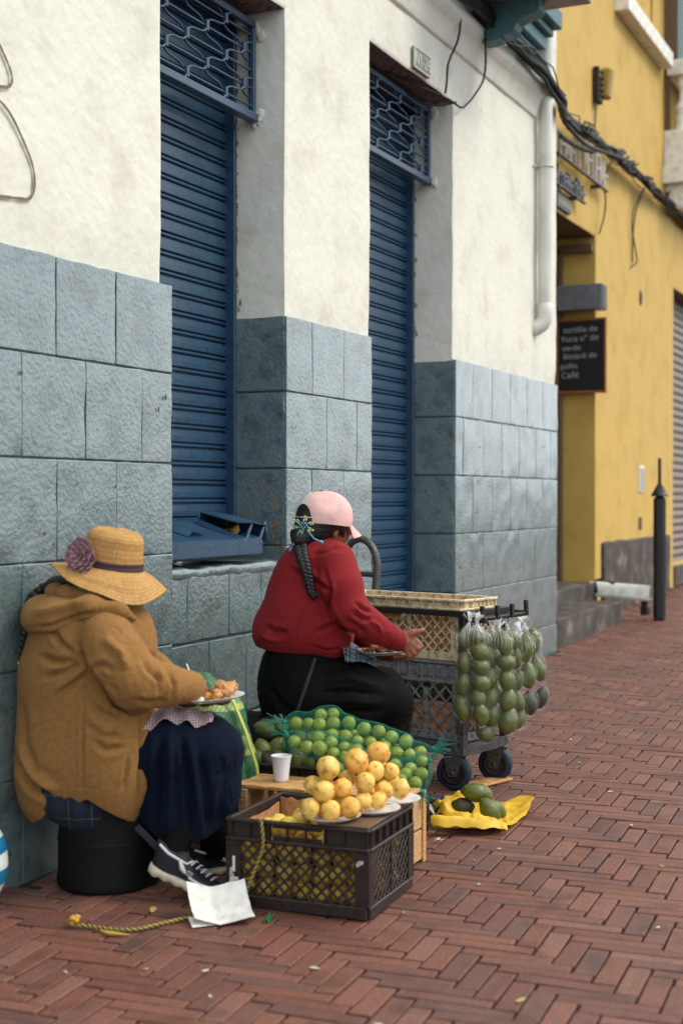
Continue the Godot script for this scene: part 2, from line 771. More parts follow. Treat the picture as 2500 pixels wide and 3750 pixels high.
func make_textures() -> void:
	var S := FastNoiseLite.TYPE_SIMPLEX_SMOOTH
	var P := FastNoiseLite.TYPE_PERLIN
	var C := FastNoiseLite.TYPE_CELLULAR
	ntex("soft", S, 0.006, 4, [[0.0, 0.82], [0.5, 0.93], [1.0, 1.0]])
	ntex("grain", S, 0.05, 4, [[0.0, 0.72], [0.5, 0.90], [1.0, 1.0]])
	ntex("height", S, 0.03, 5, [])
	ntex("stucco", S, 0.035, 5, [[0.0, 0.0], [0.45, 0.4], [0.62, 0.62], [1.0, 1.0]], 1024)
	ntex("plaster", S, 0.045, 5, [], 1024)
	ntex("fine", S, 0.11, 4, [])
	ntex("weave", P, 0.25, 2, [])
	ntex("white_wall", S, 0.007, 6, [[0.0, Color(0.91, 0.90, 0.87)], [0.3, Color(0.945, 0.94, 0.91)], [0.42, Color(0.958, 0.952, 0.92)], [0.75, Color(0.963, 0.957, 0.925)], [1.0, Color(0.945, 0.935, 0.90)]], 1024, 18.0)
	ntex("plinth", S, 0.012, 6, [[0.0, Color(0.60, 0.62, 0.62)], [0.3, Color(0.84, 0.88, 0.90)], [0.5, Color(0.93, 0.96, 0.98)], [0.7, Color(0.97, 0.965, 0.94)], [0.85, Color(0.90, 0.92, 0.91)], [1.0, Color(1, 1, 1)]], 1024, 25.0)
	ntex("yellow_wall", S, 0.006, 6, [[0.0, Color(0.93, 0.91, 0.86)], [0.3, Color(0.97, 0.965, 0.95)], [0.6, Color(1, 1, 1)], [1.0, Color(0.98, 0.98, 0.98)]], 1024, 14.0)
	ntex("stone", S, 0.012, 6, [[0.0, Color(0.17, 0.15, 0.14)], [0.4, Color(0.25, 0.225, 0.21)], [0.66, Color(0.31, 0.28, 0.26)], [0.82, Color(0.42, 0.38, 0.33)], [1.0, Color(0.56, 0.51, 0.43)]], 512, 20.0)
	ntex("stain", S, 0.009, 6, [[0.0, Color(0.76, 0.75, 0.735)], [0.32, Color(0.91, 0.905, 0.90)], [0.40, Color(0.975, 0.975, 0.97)], [0.66, Color(1, 1, 1)], [0.74, Color(0.95, 0.955, 0.96)], [1.0, Color(0.88, 0.89, 0.90)]], 1024, 30.0)
	ntex("faint_stain", S, 0.008, 6, [[0.0, Color(0.93, 0.92, 0.90)], [0.28, Color(0.975, 0.972, 0.965)], [0.36, Color(0.995, 0.995, 0.992)], [1.0, Color(1, 1, 1)]], 1024, 30.0)
	ntex("blue_metal", S, 0.02, 6, [[0.0, Color(0.62, 0.55, 0.50)], [0.22, Color(0.85, 0.86, 0.88)], [0.5, Color(0.97, 0.98, 1.0)], [1.0, Color(1, 1, 1)]], 512, 20.0)
	ntex("dark_metal", S, 0.03, 6, [[0.0, Color(0.42, 0.33, 0.27)], [0.35, Color(0.62, 0.60, 0.58)], [0.65, Color(0.80, 0.80, 0.80)], [1.0, Color(1, 1, 1)]], 512, 20.0)
	ntex("brick", S, 0.03, 5, [[0.0, Color(0.52, 0.50, 0.50)], [0.35, Color(0.84, 0.83, 0.82)], [0.6, Color(0.96, 0.96, 0.96)], [0.85, Color(1, 1, 1)], [1.0, Color(0.98, 1, 1)]], 1024, 12.0)
	ntex("dirt", S, 0.02, 6, [[0.0, Color(0.16, 0.14, 0.13)], [0.5, Color(0.26, 0.23, 0.21)], [1.0, Color(0.42, 0.39, 0.36)]])
	ntex("wool", S, 0.045, 5, [[0.0, 0.85], [0.5, 0.93], [1.0, 1.0]], 512, 10.0)
	ntex("velvet", S, 0.03, 5, [[0.0, 0.92], [0.5, 0.96], [1.0, 1.0]])
	ntex("wood", S, 0.02, 5, [[0.0, Color(0.48, 0.34, 0.20)], [0.35, Color(0.66, 0.50, 0.32)], [0.6, Color(0.77, 0.61, 0.42)], [1.0, Color(0.86, 0.72, 0.52)]], 512, 8.0)
	ntex("card", S, 0.02, 4, [[0.0, Color(0.55, 0.40, 0.28)], [0.5, Color(0.68, 0.51, 0.36)], [1.0, Color(0.76, 0.59, 0.43)]])
	ntex("grime", S, 0.02, 6, [[0.0, Color(0.42, 0.38, 0.33)], [0.3, Color(0.80, 0.77, 0.72)], [0.55, Color(0.97, 0.96, 0.95)], [1.0, Color(1, 1, 1)]], 512, 24.0)
	ntex("citrus", S, 0.022, 5, [[0.0, Color(0.42, 0.24, 0.11)], [0.13, Color(0.66, 0.44, 0.20)], [0.26, Color(0.85, 0.66, 0.31)], [0.6, Color(0.90, 0.74, 0.36)], [1.0, Color(0.94, 0.83, 0.52)]], 512, 16.0)
	ntex("citrus_green", S, 0.018, 5, [[0.0, Color(0.48, 0.30, 0.12)], [0.2, Color(0.78, 0.60, 0.22)], [0.5, Color(0.88, 0.74, 0.30)], [0.75, Color(0.76, 0.70, 0.28)], [1.0, Color(0.60, 0.62, 0.24)]], 512, 16.0)
	ntex("lime", S, 0.014, 5, [[0.0, Color(0.38, 0.45, 0.13)], [0.35, Color(0.49, 0.57, 0.19)], [0.65, Color(0.58, 0.65, 0.26)], [1.0, Color(0.72, 0.74, 0.38)]], 512, 8.0)
	ntex("avocado", S, 0.055, 5, [[0.0, Color(0.18, 0.11, 0.07)], [0.2, Color(0.20, 0.22, 0.065)], [0.45, Color(0.29, 0.33, 0.09)], [0.7, Color(0.37, 0.40, 0.125)], [1.0, Color(0.48, 0.49, 0.20)]], 512)
	ntex("avocado_dark", S, 0.055, 5, [[0.0, Color(0.14, 0.08, 0.07)], [0.35, Color(0.17, 0.12, 0.09)], [0.6, Color(0.20, 0.22, 0.10)], [1.0, Color(0.36, 0.38, 0.18)]], 512)
	ntex("pebble", C, 0.09, 1, [])
	ntex("skin", S, 0.02, 5, [[0.0, Color(0.50, 0.30, 0.22)], [0.5, Color(0.62, 0.39, 0.29)], [1.0, Color(0.70, 0.46, 0.35)]])
	ntex("rust", S, 0.03, 6, [[0.0, Color(0.22, 0.15, 0.12)], [0.4, Color(0.28, 0.25, 0.24)], [1.0, Color(0.38, 0.36, 0.35)]], 512, 16.0)
	# ribs of woven straw and of corrugated card: lines of relief
	stripes("ribs", 64, 8, 0.5, 0.0, 1.0)
	stripes("plies", 64, 8, 0.35, 0.35, 1.0)
	texs["plaid_navy"] = plaid(Color(0.055, 0.075, 0.13), Color(0.10, 0.13, 0.20), Color(0.36, 0.40, 0.46))
	texs["plaid_light"] = plaid(Color(0.09, 0.11, 0.15), Color(0.45, 0.52, 0.56), Color(0.80, 0.84, 0.84))
	texs["gingham"] = gingham()
	texs["straw"] = straw()
	texs["striped"] = striped()
	texs["sack_weave"] = sack_weave()


func stripes(key: String, w: int, lines: int, duty: float, lo: float, hi: float) -> void:
	var im := Image.create(w, w, false, Image.FORMAT_RGB8)
	for y in w:
		var t := fposmod(float(y) * lines / w, 1.0)
		var k := lo + (hi - lo) * (0.5 - 0.5 * cos(TAU * pow(t, duty / 0.5)))
		for x in w:
			im.set_pixel(x, y, Color(k, k, k))
	texs[key] = ImageTexture.create_from_image(im)


func plaid(base: Color, band: Color, line: Color) -> ImageTexture:
	var s := 128
	var im := Image.create(s, s, false, Image.FORMAT_RGB8)
	for y in s:
		for x in s:
			var c := base
			var ux := x % 64
			var uy := y % 64
			if ux < 26:
				c = c.lerp(band, 0.5)
			if uy < 26:
				c = c.lerp(band, 0.5)
			if absi(ux - 44) < 2:
				c = c.lerp(line, 0.6)
			if absi(uy - 44) < 2:
				c = c.lerp(line, 0.6)
			if (x + y) % 3 == 0:
				c = c.darkened(0.12)
			im.set_pixel(x, y, c)
	return ImageTexture.create_from_image(im)


func gingham() -> ImageTexture:
	var s := 64
	var im := Image.create(s, s, false, Image.FORMAT_RGB8)
	for y in s:
		for x in s:
			var k := (0.5 if x % 8 < 4 else 0.0) + (0.5 if y % 8 < 4 else 0.0)
			im.set_pixel(x, y, Color(0.82, 0.77, 0.75).lerp(Color(0.42, 0.30, 0.33), k))
	return ImageTexture.create_from_image(im)


func straw() -> ImageTexture:
	var s := 256
	var im := Image.create(s, s, false, Image.FORMAT_RGB8)
	for y in s:
		var t := fposmod(y / 10.667, 1.0)
		for x in s:
			var k := 0.88 + 0.12 * sin(PI * t)
			k *= 0.88 + 0.12 * noi.get_noise_2d(x * 0.35, floorf(y / 10.667) * 7.0) + 0.05 * noi.get_noise_2d(x * 0.02, y * 0.02)
			im.set_pixel(x, y, Color(0.80 * k, 0.605 * k, 0.335 * k))
	return ImageTexture.create_from_image(im)


func striped() -> ImageTexture:
	var s := 128
	var im := Image.create(s, s, false, Image.FORMAT_RGB8)
	for y in s:
		for x in s:
			var band := (y / 32) % 2
			var c := Color(0.84, 0.86, 0.86) if band == 0 else Color(0.10, 0.44, 0.62)
			im.set_pixel(x, y, c.darkened(0.06 * absf(noi.get_noise_2d(x * 0.3, y * 0.3))))
	return ImageTexture.create_from_image(im)


func sack_weave() -> ImageTexture:
	var s := 128
	var im := Image.create(s, s, false, Image.FORMAT_RGB8)
	for y in s:
		for x in s:
			var c := Color(0.22, 0.45, 0.31)
			var big := fposmod(y / 64.0, 1.0)
			if big > 0.55:
				c = Color(0.50, 0.66, 0.42)
			if big > 0.86:
				c = Color(0.70, 0.77, 0.48)
			if (x + y / 2) % 6 < 2:
				c = c.darkened(0.22)
			im.set_pixel(x, y, c)
	return ImageTexture.create_from_image(im)


# ---------------------------------------------------------------- materials
func mk(key: String, color: Color, rough: float, o := {}) -> StandardMaterial3D:
	var m := StandardMaterial3D.new()
	m.resource_name = key
	m.albedo_color = color
	m.roughness = rough
	if o.has("tex"):
		m.albedo_texture = texs[o.tex]
	if o.has("bump"):
		m.heightmap_enabled = true
		m.heightmap_texture = texs[o.bump]
		m.heightmap_scale = o.get("relief", 0.2)
	if not o.get("uv", false):
		m.uv1_triplanar = true
		m.uv1_world_triplanar = o.get("world", false)
		m.uv1_triplanar_sharpness = 4.0
	var sc = o.get("sc", 1.0)
	m.uv1_scale = sc if sc is Vector3 else Vector3.ONE * sc
	m.metallic = o.get("metal", 0.0)
	m.metallic_specular = o.get("spec", 0.5)
	if o.has("rim"):
		m.rim_enabled = true
		m.rim = o.rim
		m.rim_tint = o.get("rim_tint", 0.7)
	if o.has("coat"):
		m.clearcoat_enabled = true
		m.clearcoat = o.coat
		m.clearcoat_roughness = o.get("coat_rough", 0.2)
	if o.has("back"):
		m.backlight_enabled = true
		m.backlight = o.back
	if o.has("sss"):
		m.subsurf_scatter_enabled = true
		m.subsurf_scatter_strength = o.sss
	if color.a < 1.0:
		m.transparency = BaseMaterial3D.TRANSPARENCY_ALPHA
		m.cull_mode = BaseMaterial3D.CULL_DISABLED
	if o.has("stain"):
		m.detail_enabled = true
		m.detail_albedo = texs[o.stain]
		m.detail_blend_mode = BaseMaterial3D.BLEND_MODE_MUL
		m.detail_uv_layer = BaseMaterial3D.DETAIL_UV_2
		m.uv2_triplanar = true
		m.uv2_world_triplanar = true
		m.uv2_triplanar_sharpness = 4.0
		m.uv2_scale = Vector3.ONE * o.get("stain_sc", 0.3)
	if o.get("vc", false):
		m.vertex_color_use_as_albedo = true
	mats[key] = m
	return m


func make_materials() -> void:
	mk("white_wall", Color(0.905, 0.905, 0.89), 0.75, {"stain": "faint_stain", "stain_sc": 0.35, "tex": "white_wall", "bump": "plaster", "relief": 0.28, "sc": 0.3, "world": true})
	mk("plinth", Color(0.41, 0.478, 0.487), 0.32, {"tex": "plinth", "bump": "stucco", "relief": 0.24, "sc": 1.1, "world": true, "stain": "stain", "stain_sc": 0.42, "spec": 0.75, "coat": 1.0, "coat_rough": 0.25})
	mk("plinth_joint", Color(0.30, 0.37, 0.375), 0.6, {"tex": "grain", "sc": 3.0, "world": true})
	mk("soffit", Color(0.50, 0.42, 0.42), 0.9, {"tex": "grime", "bump": "height", "relief": 0.8, "sc": 2.0, "world": true})
	mk("blue_metal", Color(0.15, 0.27, 0.365), 0.34, {"tex": "blue_metal", "bump": "height", "relief": 0.05, "sc": 2.0, "world": true})
	mk("blue_bars", Color(0.23, 0.31, 0.40), 0.42, {"tex": "blue_metal", "sc": 6.0, "world": true})
	mk("dark_room", Color(0.42, 0.41, 0.40), 0.9, {})
	mk("teal_wood", Color(0.30, 0.47, 0.50), 0.55, {"tex": "grain", "bump": "height", "relief": 0.3, "sc": 2.0, "world": true})
	mk("balcony_under", Color(0.60, 0.53, 0.51), 0.9, {"tex": "soft", "sc": 1.0, "world": true})
	mk("pipe_white", Color(0.86, 0.86, 0.83), 0.45, {"tex": "soft", "sc": 0.8, "world": true})
	mk("cable", Color(0.032, 0.032, 0.036), 0.6, {"tex": "grain", "sc": 12.0})
	mk("plate_face", Color(0.55, 0.58, 0.52), 0.5, {"tex": "grime", "sc": 8.0})
	mk("plate_text", Color(0.85, 0.85, 0.78), 0.5, {})
	mk("yellow_wall", Color(0.775, 0.645, 0.335), 0.75, {"tex": "yellow_wall", "stain": "faint_stain", "stain_sc": 0.25, "bump": "plaster", "relief": 0.2, "sc": 0.3, "world": true})
	mk("stone", Color(1, 1, 1), 0.8, {"tex": "stone", "bump": "plaster", "relief": 0.3, "sc": 0.6, "world": true})
	mk("white_stone", Color(0.94, 0.93, 0.90), 0.7, {"tex": "soft", "sc": 2.0, "world": true})
	mk("brown_wood", Color(0.42, 0.32, 0.22), 0.6, {"tex": "grain", "sc": 3.0, "world": true})
	mk("window_glass", Color(0.55, 0.68, 0.74), 0.08, {"spec": 0.7})
	mk("shutter_tan", Color(0.52, 0.46, 0.42), 0.5, {"tex": "grain", "sc": 3.0, "world": true})
	mk("galvanised", Color(0.47, 0.48, 0.50), 0.45, {"tex": "soft", "sc": 3.0, "metal": 0.1})
	mk("chalkboard", Color(0.055, 0.06, 0.07), 0.65, {"tex": "grain", "sc": 5.0})
	mk("chalk", Color(0.66, 0.66, 0.66), 0.95, {})
	mk("frame_wood", Color(0.62, 0.37, 0.14), 0.55, {"tex": "grain", "sc": 6.0})
	mk("letter_metal", Color(0.80, 0.77, 0.71), 0.45, {"metal": 0.0, "tex": "grain", "sc": 6.0})
	mk("letter_dark", Color(0.34, 0.33, 0.34), 0.5, {"metal": 0.1, "tex": "grain", "sc": 6.0})
	mk("lamp_yellow", Color(0.70, 0.58, 0.25), 0.5, {"tex": "grain", "sc": 6.0})
	mk("bollard", Color(0.085, 0.095, 0.12), 0.45, {"tex": "grain", "sc": 4.0})
	mk("brick", Color(1, 1, 1), 0.62, {"tex": "brick", "bump": "fine", "relief": 0.12, "sc": 3.1, "world": true, "vc": true, "stain": "stain", "stain_sc": 0.55})
	mk("patch_white", Color(0.845, 0.85, 0.835), 0.8, {"tex": "white_wall", "bump": "plaster", "relief": 0.25, "sc": 0.3, "world": true})
	mk("spray_brown", Color(0.47, 0.43, 0.36), 0.85, {"tex": "soft", "sc": 3.0, "world": true})
	mk("scuff", Color(0.30, 0.31, 0.30), 0.9, {"tex": "grain", "sc": 6.0, "world": true})
	mk("flake", Color(0.62, 0.47, 0.36), 0.9, {"tex": "grain", "sc": 6.0, "world": true})
	mk("dirt", Color(0.50, 0.47, 0.45), 0.95, {"tex": "dirt", "sc": 1.5, "world": true})
	# stall
	mk("crate_brown", Color(0.17, 0.13, 0.125), 0.42, {"tex": "grime", "sc": 3.0})
	mk("crate_tan", Color(0.85, 0.79, 0.66), 0.5, {"tex": "grime", "sc": 2.5})
	mk("crate_grey", Color(0.50, 0.51, 0.535), 0.48, {"tex": "grime", "sc": 2.5})
	mk("frame_grey", Color(0.40, 0.405, 0.42), 0.5, {"tex": "dark_metal", "sc": 3.0})
	mk("frame_dark", Color(0.19, 0.175, 0.17), 0.5, {"tex": "dark_metal", "sc": 4.0, "metal": 0.2})
	mk("steel_worn", Color(0.42, 0.40, 0.39), 0.38, {"tex": "dark_metal", "sc": 6.0, "metal": 0.3})
	mk("wheel_blue", Color(0.085, 0.16, 0.27), 0.6, {"tex": "grime", "sc": 8.0})
	mk("wheel_hub", Color(0.10, 0.095, 0.095), 0.5, {"tex": "grain", "sc": 8.0})
	mk("wood", Color(1, 1, 1), 0.75, {"tex": "wood", "bump": "height", "relief": 0.08, "sc": Vector3(2.0, 10.0, 10.0)})
	mk("wood_pale", Color(1.0, 0.97, 0.9), 0.75, {"tex": "wood", "bump": "height", "relief": 0.08, "sc": Vector3(1.6, 9.0, 9.0)})
	mk("card", Color(1.0, 0.94, 0.87), 0.9, {"tex": "card", "bump": "plies", "relief": 0.05, "sc": 3.0})
	mk("citrus", Color(0.97, 0.97, 0.97), 0.5, {"tex": "citrus", "bump": "fine", "relief": 0.06, "sc": 0.085})
	mk("citrus_b", Color(1.0, 0.99, 0.95), 0.5, {"tex": "citrus", "bump": "fine", "relief": 0.06, "sc": 0.07})
	mk("citrus_green", Color(1, 1, 1), 0.5, {"tex": "citrus_green", "bump": "fine", "relief": 0.06, "sc": 0.09})
	mk("lime_b", Color(1.0, 0.97, 0.80), 0.4, {"tex": "lime", "bump": "fine", "relief": 0.05, "sc": 0.07})
	mk("citrus_c", Color(0.97, 0.90, 0.82), 0.55, {"tex": "citrus", "bump": "fine", "relief": 0.08, "sc": 0.11})
	mk("lime", Color(1, 1, 1), 0.38, {"tex": "lime", "bump": "fine", "relief": 0.04, "sc": 0.1})
	mk("avocado", Color(1.0, 1.0, 1.0), 0.40, {"tex": "avocado", "bump": "pebble", "relief": 0.05, "sc": 0.28})
	mk("avocado_dark", Color(1, 1, 1), 0.42, {"tex": "avocado_dark", "bump": "pebble", "relief": 0.08, "sc": 0.28})
	mk("net", Color(0.10, 0.50, 0.42), 0.5, {})
	mk("cup", Color(0.88, 0.89, 0.90), 0.35, {"back": Color(0.5, 0.5, 0.5)})
	mk("plate_white", Color(0.86, 0.85, 0.84), 0.35, {})
	mk("plate_grey", Color(0.62, 0.61, 0.62), 0.35, {})
	mk("film", Color(0.97, 0.98, 1.0, 0.02), 0.04, {"spec": 0.32})
	mk("film_knot", Color(0.92, 0.93, 0.93, 0.5), 0.3, {})
	mk("sack_yellow", Color(0.90, 0.72, 0.17), 0.5, {"tex": "soft", "bump": "weave", "relief": 0.03, "sc": 4.0, "back": Color(0.35, 0.28, 0.06)})
	mk("plastic_blue", Color(0.03, 0.22, 0.48), 0.35, {})
	mk("plastic_green", Color(0.12, 0.50, 0.25), 0.4, {})
	mk("paper", Color(0.90, 0.89, 0.86), 0.85, {"tex": "soft", "sc": 6.0})
	mk("rope_green", Color(0.12, 0.34, 0.27), 0.7, {"tex": "grain", "sc": 20.0})
	mk("rope_yellow", Color(0.80, 0.64, 0.22), 0.7, {"tex": "grain", "sc": 20.0})
	mk("leaf_dry", Color(0.62, 0.58, 0.36), 0.8, {})
	mk("litter_white", Color(0.78, 0.75, 0.70), 0.8, {})
	mk("bag_striped", Color(1, 1, 1), 0.4, {"tex": "striped", "uv": true, "sc": Vector3(1.0, 1.4, 1.0)})
	mk("sack_green", Color(0.95, 0.95, 0.92), 0.55, {"tex": "sack_weave", "sc": Vector3(3.2, 3.2, 3.2)})
	mk("sack_band", Color(0.70, 0.72, 0.36), 0.5, {"bump": "weave", "relief": 0.05, "sc": 5.0})
	mk("bucket_black", Color(0.035, 0.037, 0.04), 0.7, {"tex": "grime", "sc": 3.0, "spec": 0.35})
	mk("padlock", Color(0.62, 0.45, 0.16), 0.3, {"metal": 0.8, "tex": "grain", "sc": 10.0})
	# people
	mk("skin", Color(0.86, 0.80, 0.78), 0.5, {"tex": "skin", "bump": "fine", "relief": 0.03, "sc": 6.0, "sss": 0.08})
	mk("nail", Color(0.80, 0.62, 0.55), 0.4, {})
	mk("hair", Color(0.026, 0.024, 0.026), 0.52, {"tex": "grain", "bump": "ribs", "relief": 0.06, "sc": Vector3(6, 6, 6)})
	mk("coat", Color(0.57, 0.405, 0.205), 0.95, {"tex": "wool", "bump": "fine", "relief": 0.05, "sc": 2.2, "rim": 0.25})
	mk("coat_fleece", Color(0.57, 0.40, 0.20), 1.0, {"tex": "wool", "bump": "pebble", "relief": 0.3, "sc": 7.0, "rim": 0.4})
	mk("sweater", Color(0.50, 0.008, 0.06), 0.9, {"tex": "velvet", "bump": "weave", "relief": 0.03, "sc": 3.0, "rim": 0.12})
	mk("sweater_rib", Color(0.48, 0.008, 0.055), 0.9, {"tex": "velvet", "sc": 3.0, "rim": 0.12})
	mk("skirt_navy", Color(0.05, 0.085, 0.155), 0.95, {"tex": "wool", "bump": "fine", "relief": 0.06, "sc": 3.0, "rim": 0.06, "spec": 0.25})
	mk("trousers_black", Color(0.012, 0.013, 0.015), 0.8, {"tex": "velvet", "bump": "fine", "relief": 0.02, "sc": 3.0, "rim": 0.10, "spec": 0.25})
	mk("seam_grey", Color(0.11, 0.115, 0.13), 0.8, {})
	mk("stocking", Color(0.03, 0.03, 0.038), 0.9, {"spec": 0.25})
	mk("cloth_purple", Color(0.075, 0.06, 0.085), 0.95, {"tex": "wool", "sc": 3.0})
	mk("plaid_navy", Color(1, 1, 1), 0.9, {"tex": "plaid_navy", "sc": 7.0})
	mk("plaid_light", Color(1, 1, 1), 0.9, {"tex": "plaid_light", "sc": 13.0})
	mk("gingham", Color(1, 1, 1), 0.9, {"tex": "gingham", "sc": 16.0})
	mk("straw", Color(1, 1, 1), 0.75, {"tex": "straw", "bump": "ribs", "relief": 0.12, "uv": true, "sc": Vector3(1, 1, 1)})
	mk("hat_band", Color(0.24, 0.16, 0.19), 0.85, {"bump": "ribs", "relief": 0.1, "sc": 6.0})
	mk("rosette", Color(0.70, 0.53, 0.56), 0.9, {"tex": "grain", "bump": "weave", "relief": 0.05, "sc": 8.0})
	mk("cap_pink", Color(0.90, 0.73, 0.71), 0.85, {"tex": "soft", "bump": "weave", "relief": 0.04, "sc": 4.0})
	mk("cap_pale", Color(0.80, 0.80, 0.77), 0.85, {"tex": "soft", "bump": "weave", "relief": 0.04, "sc": 4.0})
	mk("bead_blue", Color(0.36, 0.60, 0.68), 0.25, {})
	mk("bead_yellow", Color(0.80, 0.72, 0.22), 0.3, {})
	mk("bead_red", Color(0.70, 0.12, 0.06), 0.3, {})
	mk("shoe_navy", Color(0.055, 0.07, 0.105), 0.7, {"bump": "weave", "relief": 0.05, "sc": 8.0})
	mk("shoe_trim", Color(0.74, 0.73, 0.74), 0.5, {})
	mk("shoe_sole", Color(0.84, 0.79, 0.70), 0.6, {"tex": "soft", "sc": 10.0})
	mk("food_tan", Color(0.80, 0.58, 0.36), 0.5, {"tex": "grime", "sc": 14.0})
	mk("food_yellow", Color(0.86, 0.62, 0.16), 0.4, {"tex": "grain", "sc": 14.0})
	mk("food_brown", Color(0.45, 0.30, 0.19), 0.5, {"tex": "grain", "sc": 14.0})
	mk("white_plastic", Color(0.88, 0.87, 0.84), 0.4, {})
	mk("lamp_white", Color(0.95, 0.95, 0.91), 0.4, {"tex": "soft", "sc": 3.0})


# ---------------------------------------------------------------- the ground
func build_pavement() -> void:
	var base := MB.new()
	var rows := []
	for z in [6.0, 0.0, -6.0, -12.0, -18.0, -24.0, -60.0]:
		var row := PackedVector3Array()
		for x in [-30.0, -6.0, 0.0, 4.0, 12.0, 40.0]:
			row.append(Vector3(x, gy(z) - 0.011, z))
		rows.append(row)
	base.skin(rows)
	var ground := obj("pavement", base, mats.dirt)
	struct(ground)
	# herringbone of long narrow bricks
	var W := 0.0635
	var K := 0.80                # the courses along the house are a little shorter than those across
	var N := 4
	var turn := Basis(Vector3.UP, deg_to_rad(3.0))
	var tilt := Basis(Vector3.RIGHT, atan(SLOPE))
	var tones := [Vector3(0.168, 0.064, 0.043), Vector3(0.188, 0.074, 0.049), Vector3(0.150, 0.055, 0.038), Vector3(0.150, 0.060, 0.045), Vector3(0.196, 0.080, 0.054), Vector3(0.128, 0.054, 0.042),
		Vector3(0.175, 0.064, 0.042), Vector3(0.156, 0.066, 0.050), Vector3(0.200, 0.088, 0.062), Vector3(0.132, 0.062, 0.050)]
	for k in tones.size():
		tones[k] *= 1.17
	var variants := []
	for k in tones.size():
		var m := MB.new()
		m.col = Color(tones[k].x, tones[k].y, tones[k].z)
		m.cbox(Vector3(0, -0.02, 0), Vector3(W - 0.0055, 0.04, W * N * K - 0.0055), 0.0022)
		variants.append(m.mesh(mats.brick))
	for k in tones.size():
		var m := MB.new()
		m.col = Color(tones[k].x, tones[k].y, tones[k].z)
		m.cbox(Vector3(0, -0.02, 0), Vector3(W * N - 0.0065, 0.04, W * K - 0.0040), 0.0022)
		variants.append(m.mesh(mats.brick))
	var all := []
	var origin := Vector3(1.5, 0, -3.6)
	var inv := Transform3D(cam.basis, cam.position).affine_inverse()
	for k in range(-350, 55):
		for mm in range(-18, 48):
			for ab in 2:
				var pq := Vector2(k + 2 * N * mm + (0.5 if ab == 0 else 1.0 + N * 0.5), k + (N * 0.5 if ab == 0 else 0.5)) * W
				var at := origin + turn * Vector3(pq.x, 0, pq.y * K)
				var left := 0.02 if at.z > -9.75 else -0.26
				if at.x < left or at.x > 3.3 or at.z > -2.2 or at.z < -19.0:
					continue
				at.y = gy(at.z)
				var c := inv * at
				var sx := c.x / -c.z * 3267.0
				var sy := c.y / -c.z * 3267.0
				var seen := absf(sx) < 800.0 and absf(sy) < 1190.0
				all.append([c.length() + (0.0 if seen else 100.0), at, ab])
	all.sort_custom(func(p, q): return p[0] < q[0])
	var rest := MB.new()
	for i in all.size():
		var at: Vector3 = all[i][1]
		var b := tilt * turn
		b = b * Basis(Vector3(rng.randf_range(-1, 1), 0, rng.randf_range(-1, 1)).normalized(), rng.randf_range(-0.020, 0.020))
		b = b * Basis(Vector3.UP, rng.randf_range(-0.014, 0.014))
		b = b.scaled_local(Vector3(rng.randf_range(0.965, 1.0), 1, rng.randf_range(0.965, 1.0)))
		var v := rng.randi() % tones.size()
		var patch := noi.get_noise_2d(at.x * 0.9, at.z * 0.9)
		if patch > 0.25 and rng.randf() < 0.45:
			v = [3, 5, 9, 7][rng.randi() % 4]
		elif patch < -0.22 and rng.randf() < 0.6:
			v = [1, 4, 6, 0][rng.randi() % 4]
		var xf := Transform3D(b, at + Vector3(0, rng.randf_range(-0.0028, 0.0008), 0))
		if i < 300:
			inst("brick", variants[v + tones.size() * all[i][2]], ground, xf)
		else:
			rest.xf = xf
			rest.col = Color(tones[v].x, tones[v].y, tones[v].z)
			if all[i][2] == 0:
				rest.cbox(Vector3(0, -0.02, 0), Vector3(W - 0.0055, 0.04, W * N * K - 0.0055), 0.0022)
			else:
				rest.cbox(Vector3(0, -0.02, 0), Vector3(W * N - 0.0065, 0.04, W * K - 0.0040), 0.0022)
	var far := obj("bricks", rest, mats.brick, ground)
	far.set_meta("kind", "stuff")


# ---------------------------------------------------------------- walls
# a plastered front in the plane x = x0 with rectangular openings [z far, z near, y low, y high]; edges are softened
func wall_sheet(m: MB, x0: float, z0: float, z1: float, y0: float, y1: float, holes: Array, step: float, amp: float) -> void:
	var zs := line_cuts(z0, z1, step, holes, 0, 1)
	var ys := line_cuts(y0, y1, step, holes, 2, 3)
	var k := m.v.size()
	var i0 := m.ix.size()
	for y in ys:
		for z in zs:
			var back := 0.0
			for h in holes:
				var on_z: bool = (absf(z - h[0]) < 1e-4 or absf(z - h[1]) < 1e-4) and y > h[2] - 1e-4 and y < h[3] + 1e-4
				var on_y: bool = (absf(y - h[2]) < 1e-4 or absf(y - h[3]) < 1e-4) and z > h[0] - 1e-4 and z < h[1] + 1e-4
				if on_z or on_y:
					back = 0.009
			if y == ys[0]:
				back = 0.012
			var p := Vector3(x0, y, z)
			var w := noi.get_noise_3dv(p * 2.1)
			m.v.append(p + Vector3(amp * noi.get_noise_3dv(p * 3.7) - back, amp * 0.9 * w if back > 0 else 0.0, amp * 0.9 * noi.get_noise_3dv(p * 2.9 + Vector3(9, 0, 0)) if back > 0 else 0.0))
			m.n.append(Vector3.ZERO)
			m.c.append(Color.WHITE)
			m.uv.append(Vector2.ZERO)
	var w2 := zs.size()
	for r in ys.size() - 1:
		for j in w2 - 1:
			var cy: float = (ys[r] + ys[r + 1]) / 2.0
			var cz: float = (zs[j] + zs[j + 1]) / 2.0
			var open := false
			for h in holes:
				if cz > h[0] and cz < h[1] and cy > h[2] and cy < h[3]:
					open = true
			if open:
				continue
			var a := k + r * w2 + j
			m.ix.append_array([a, a + 1, a + w2, a + 1, a + w2 + 1, a + w2])
	m.smooth(k, i0)


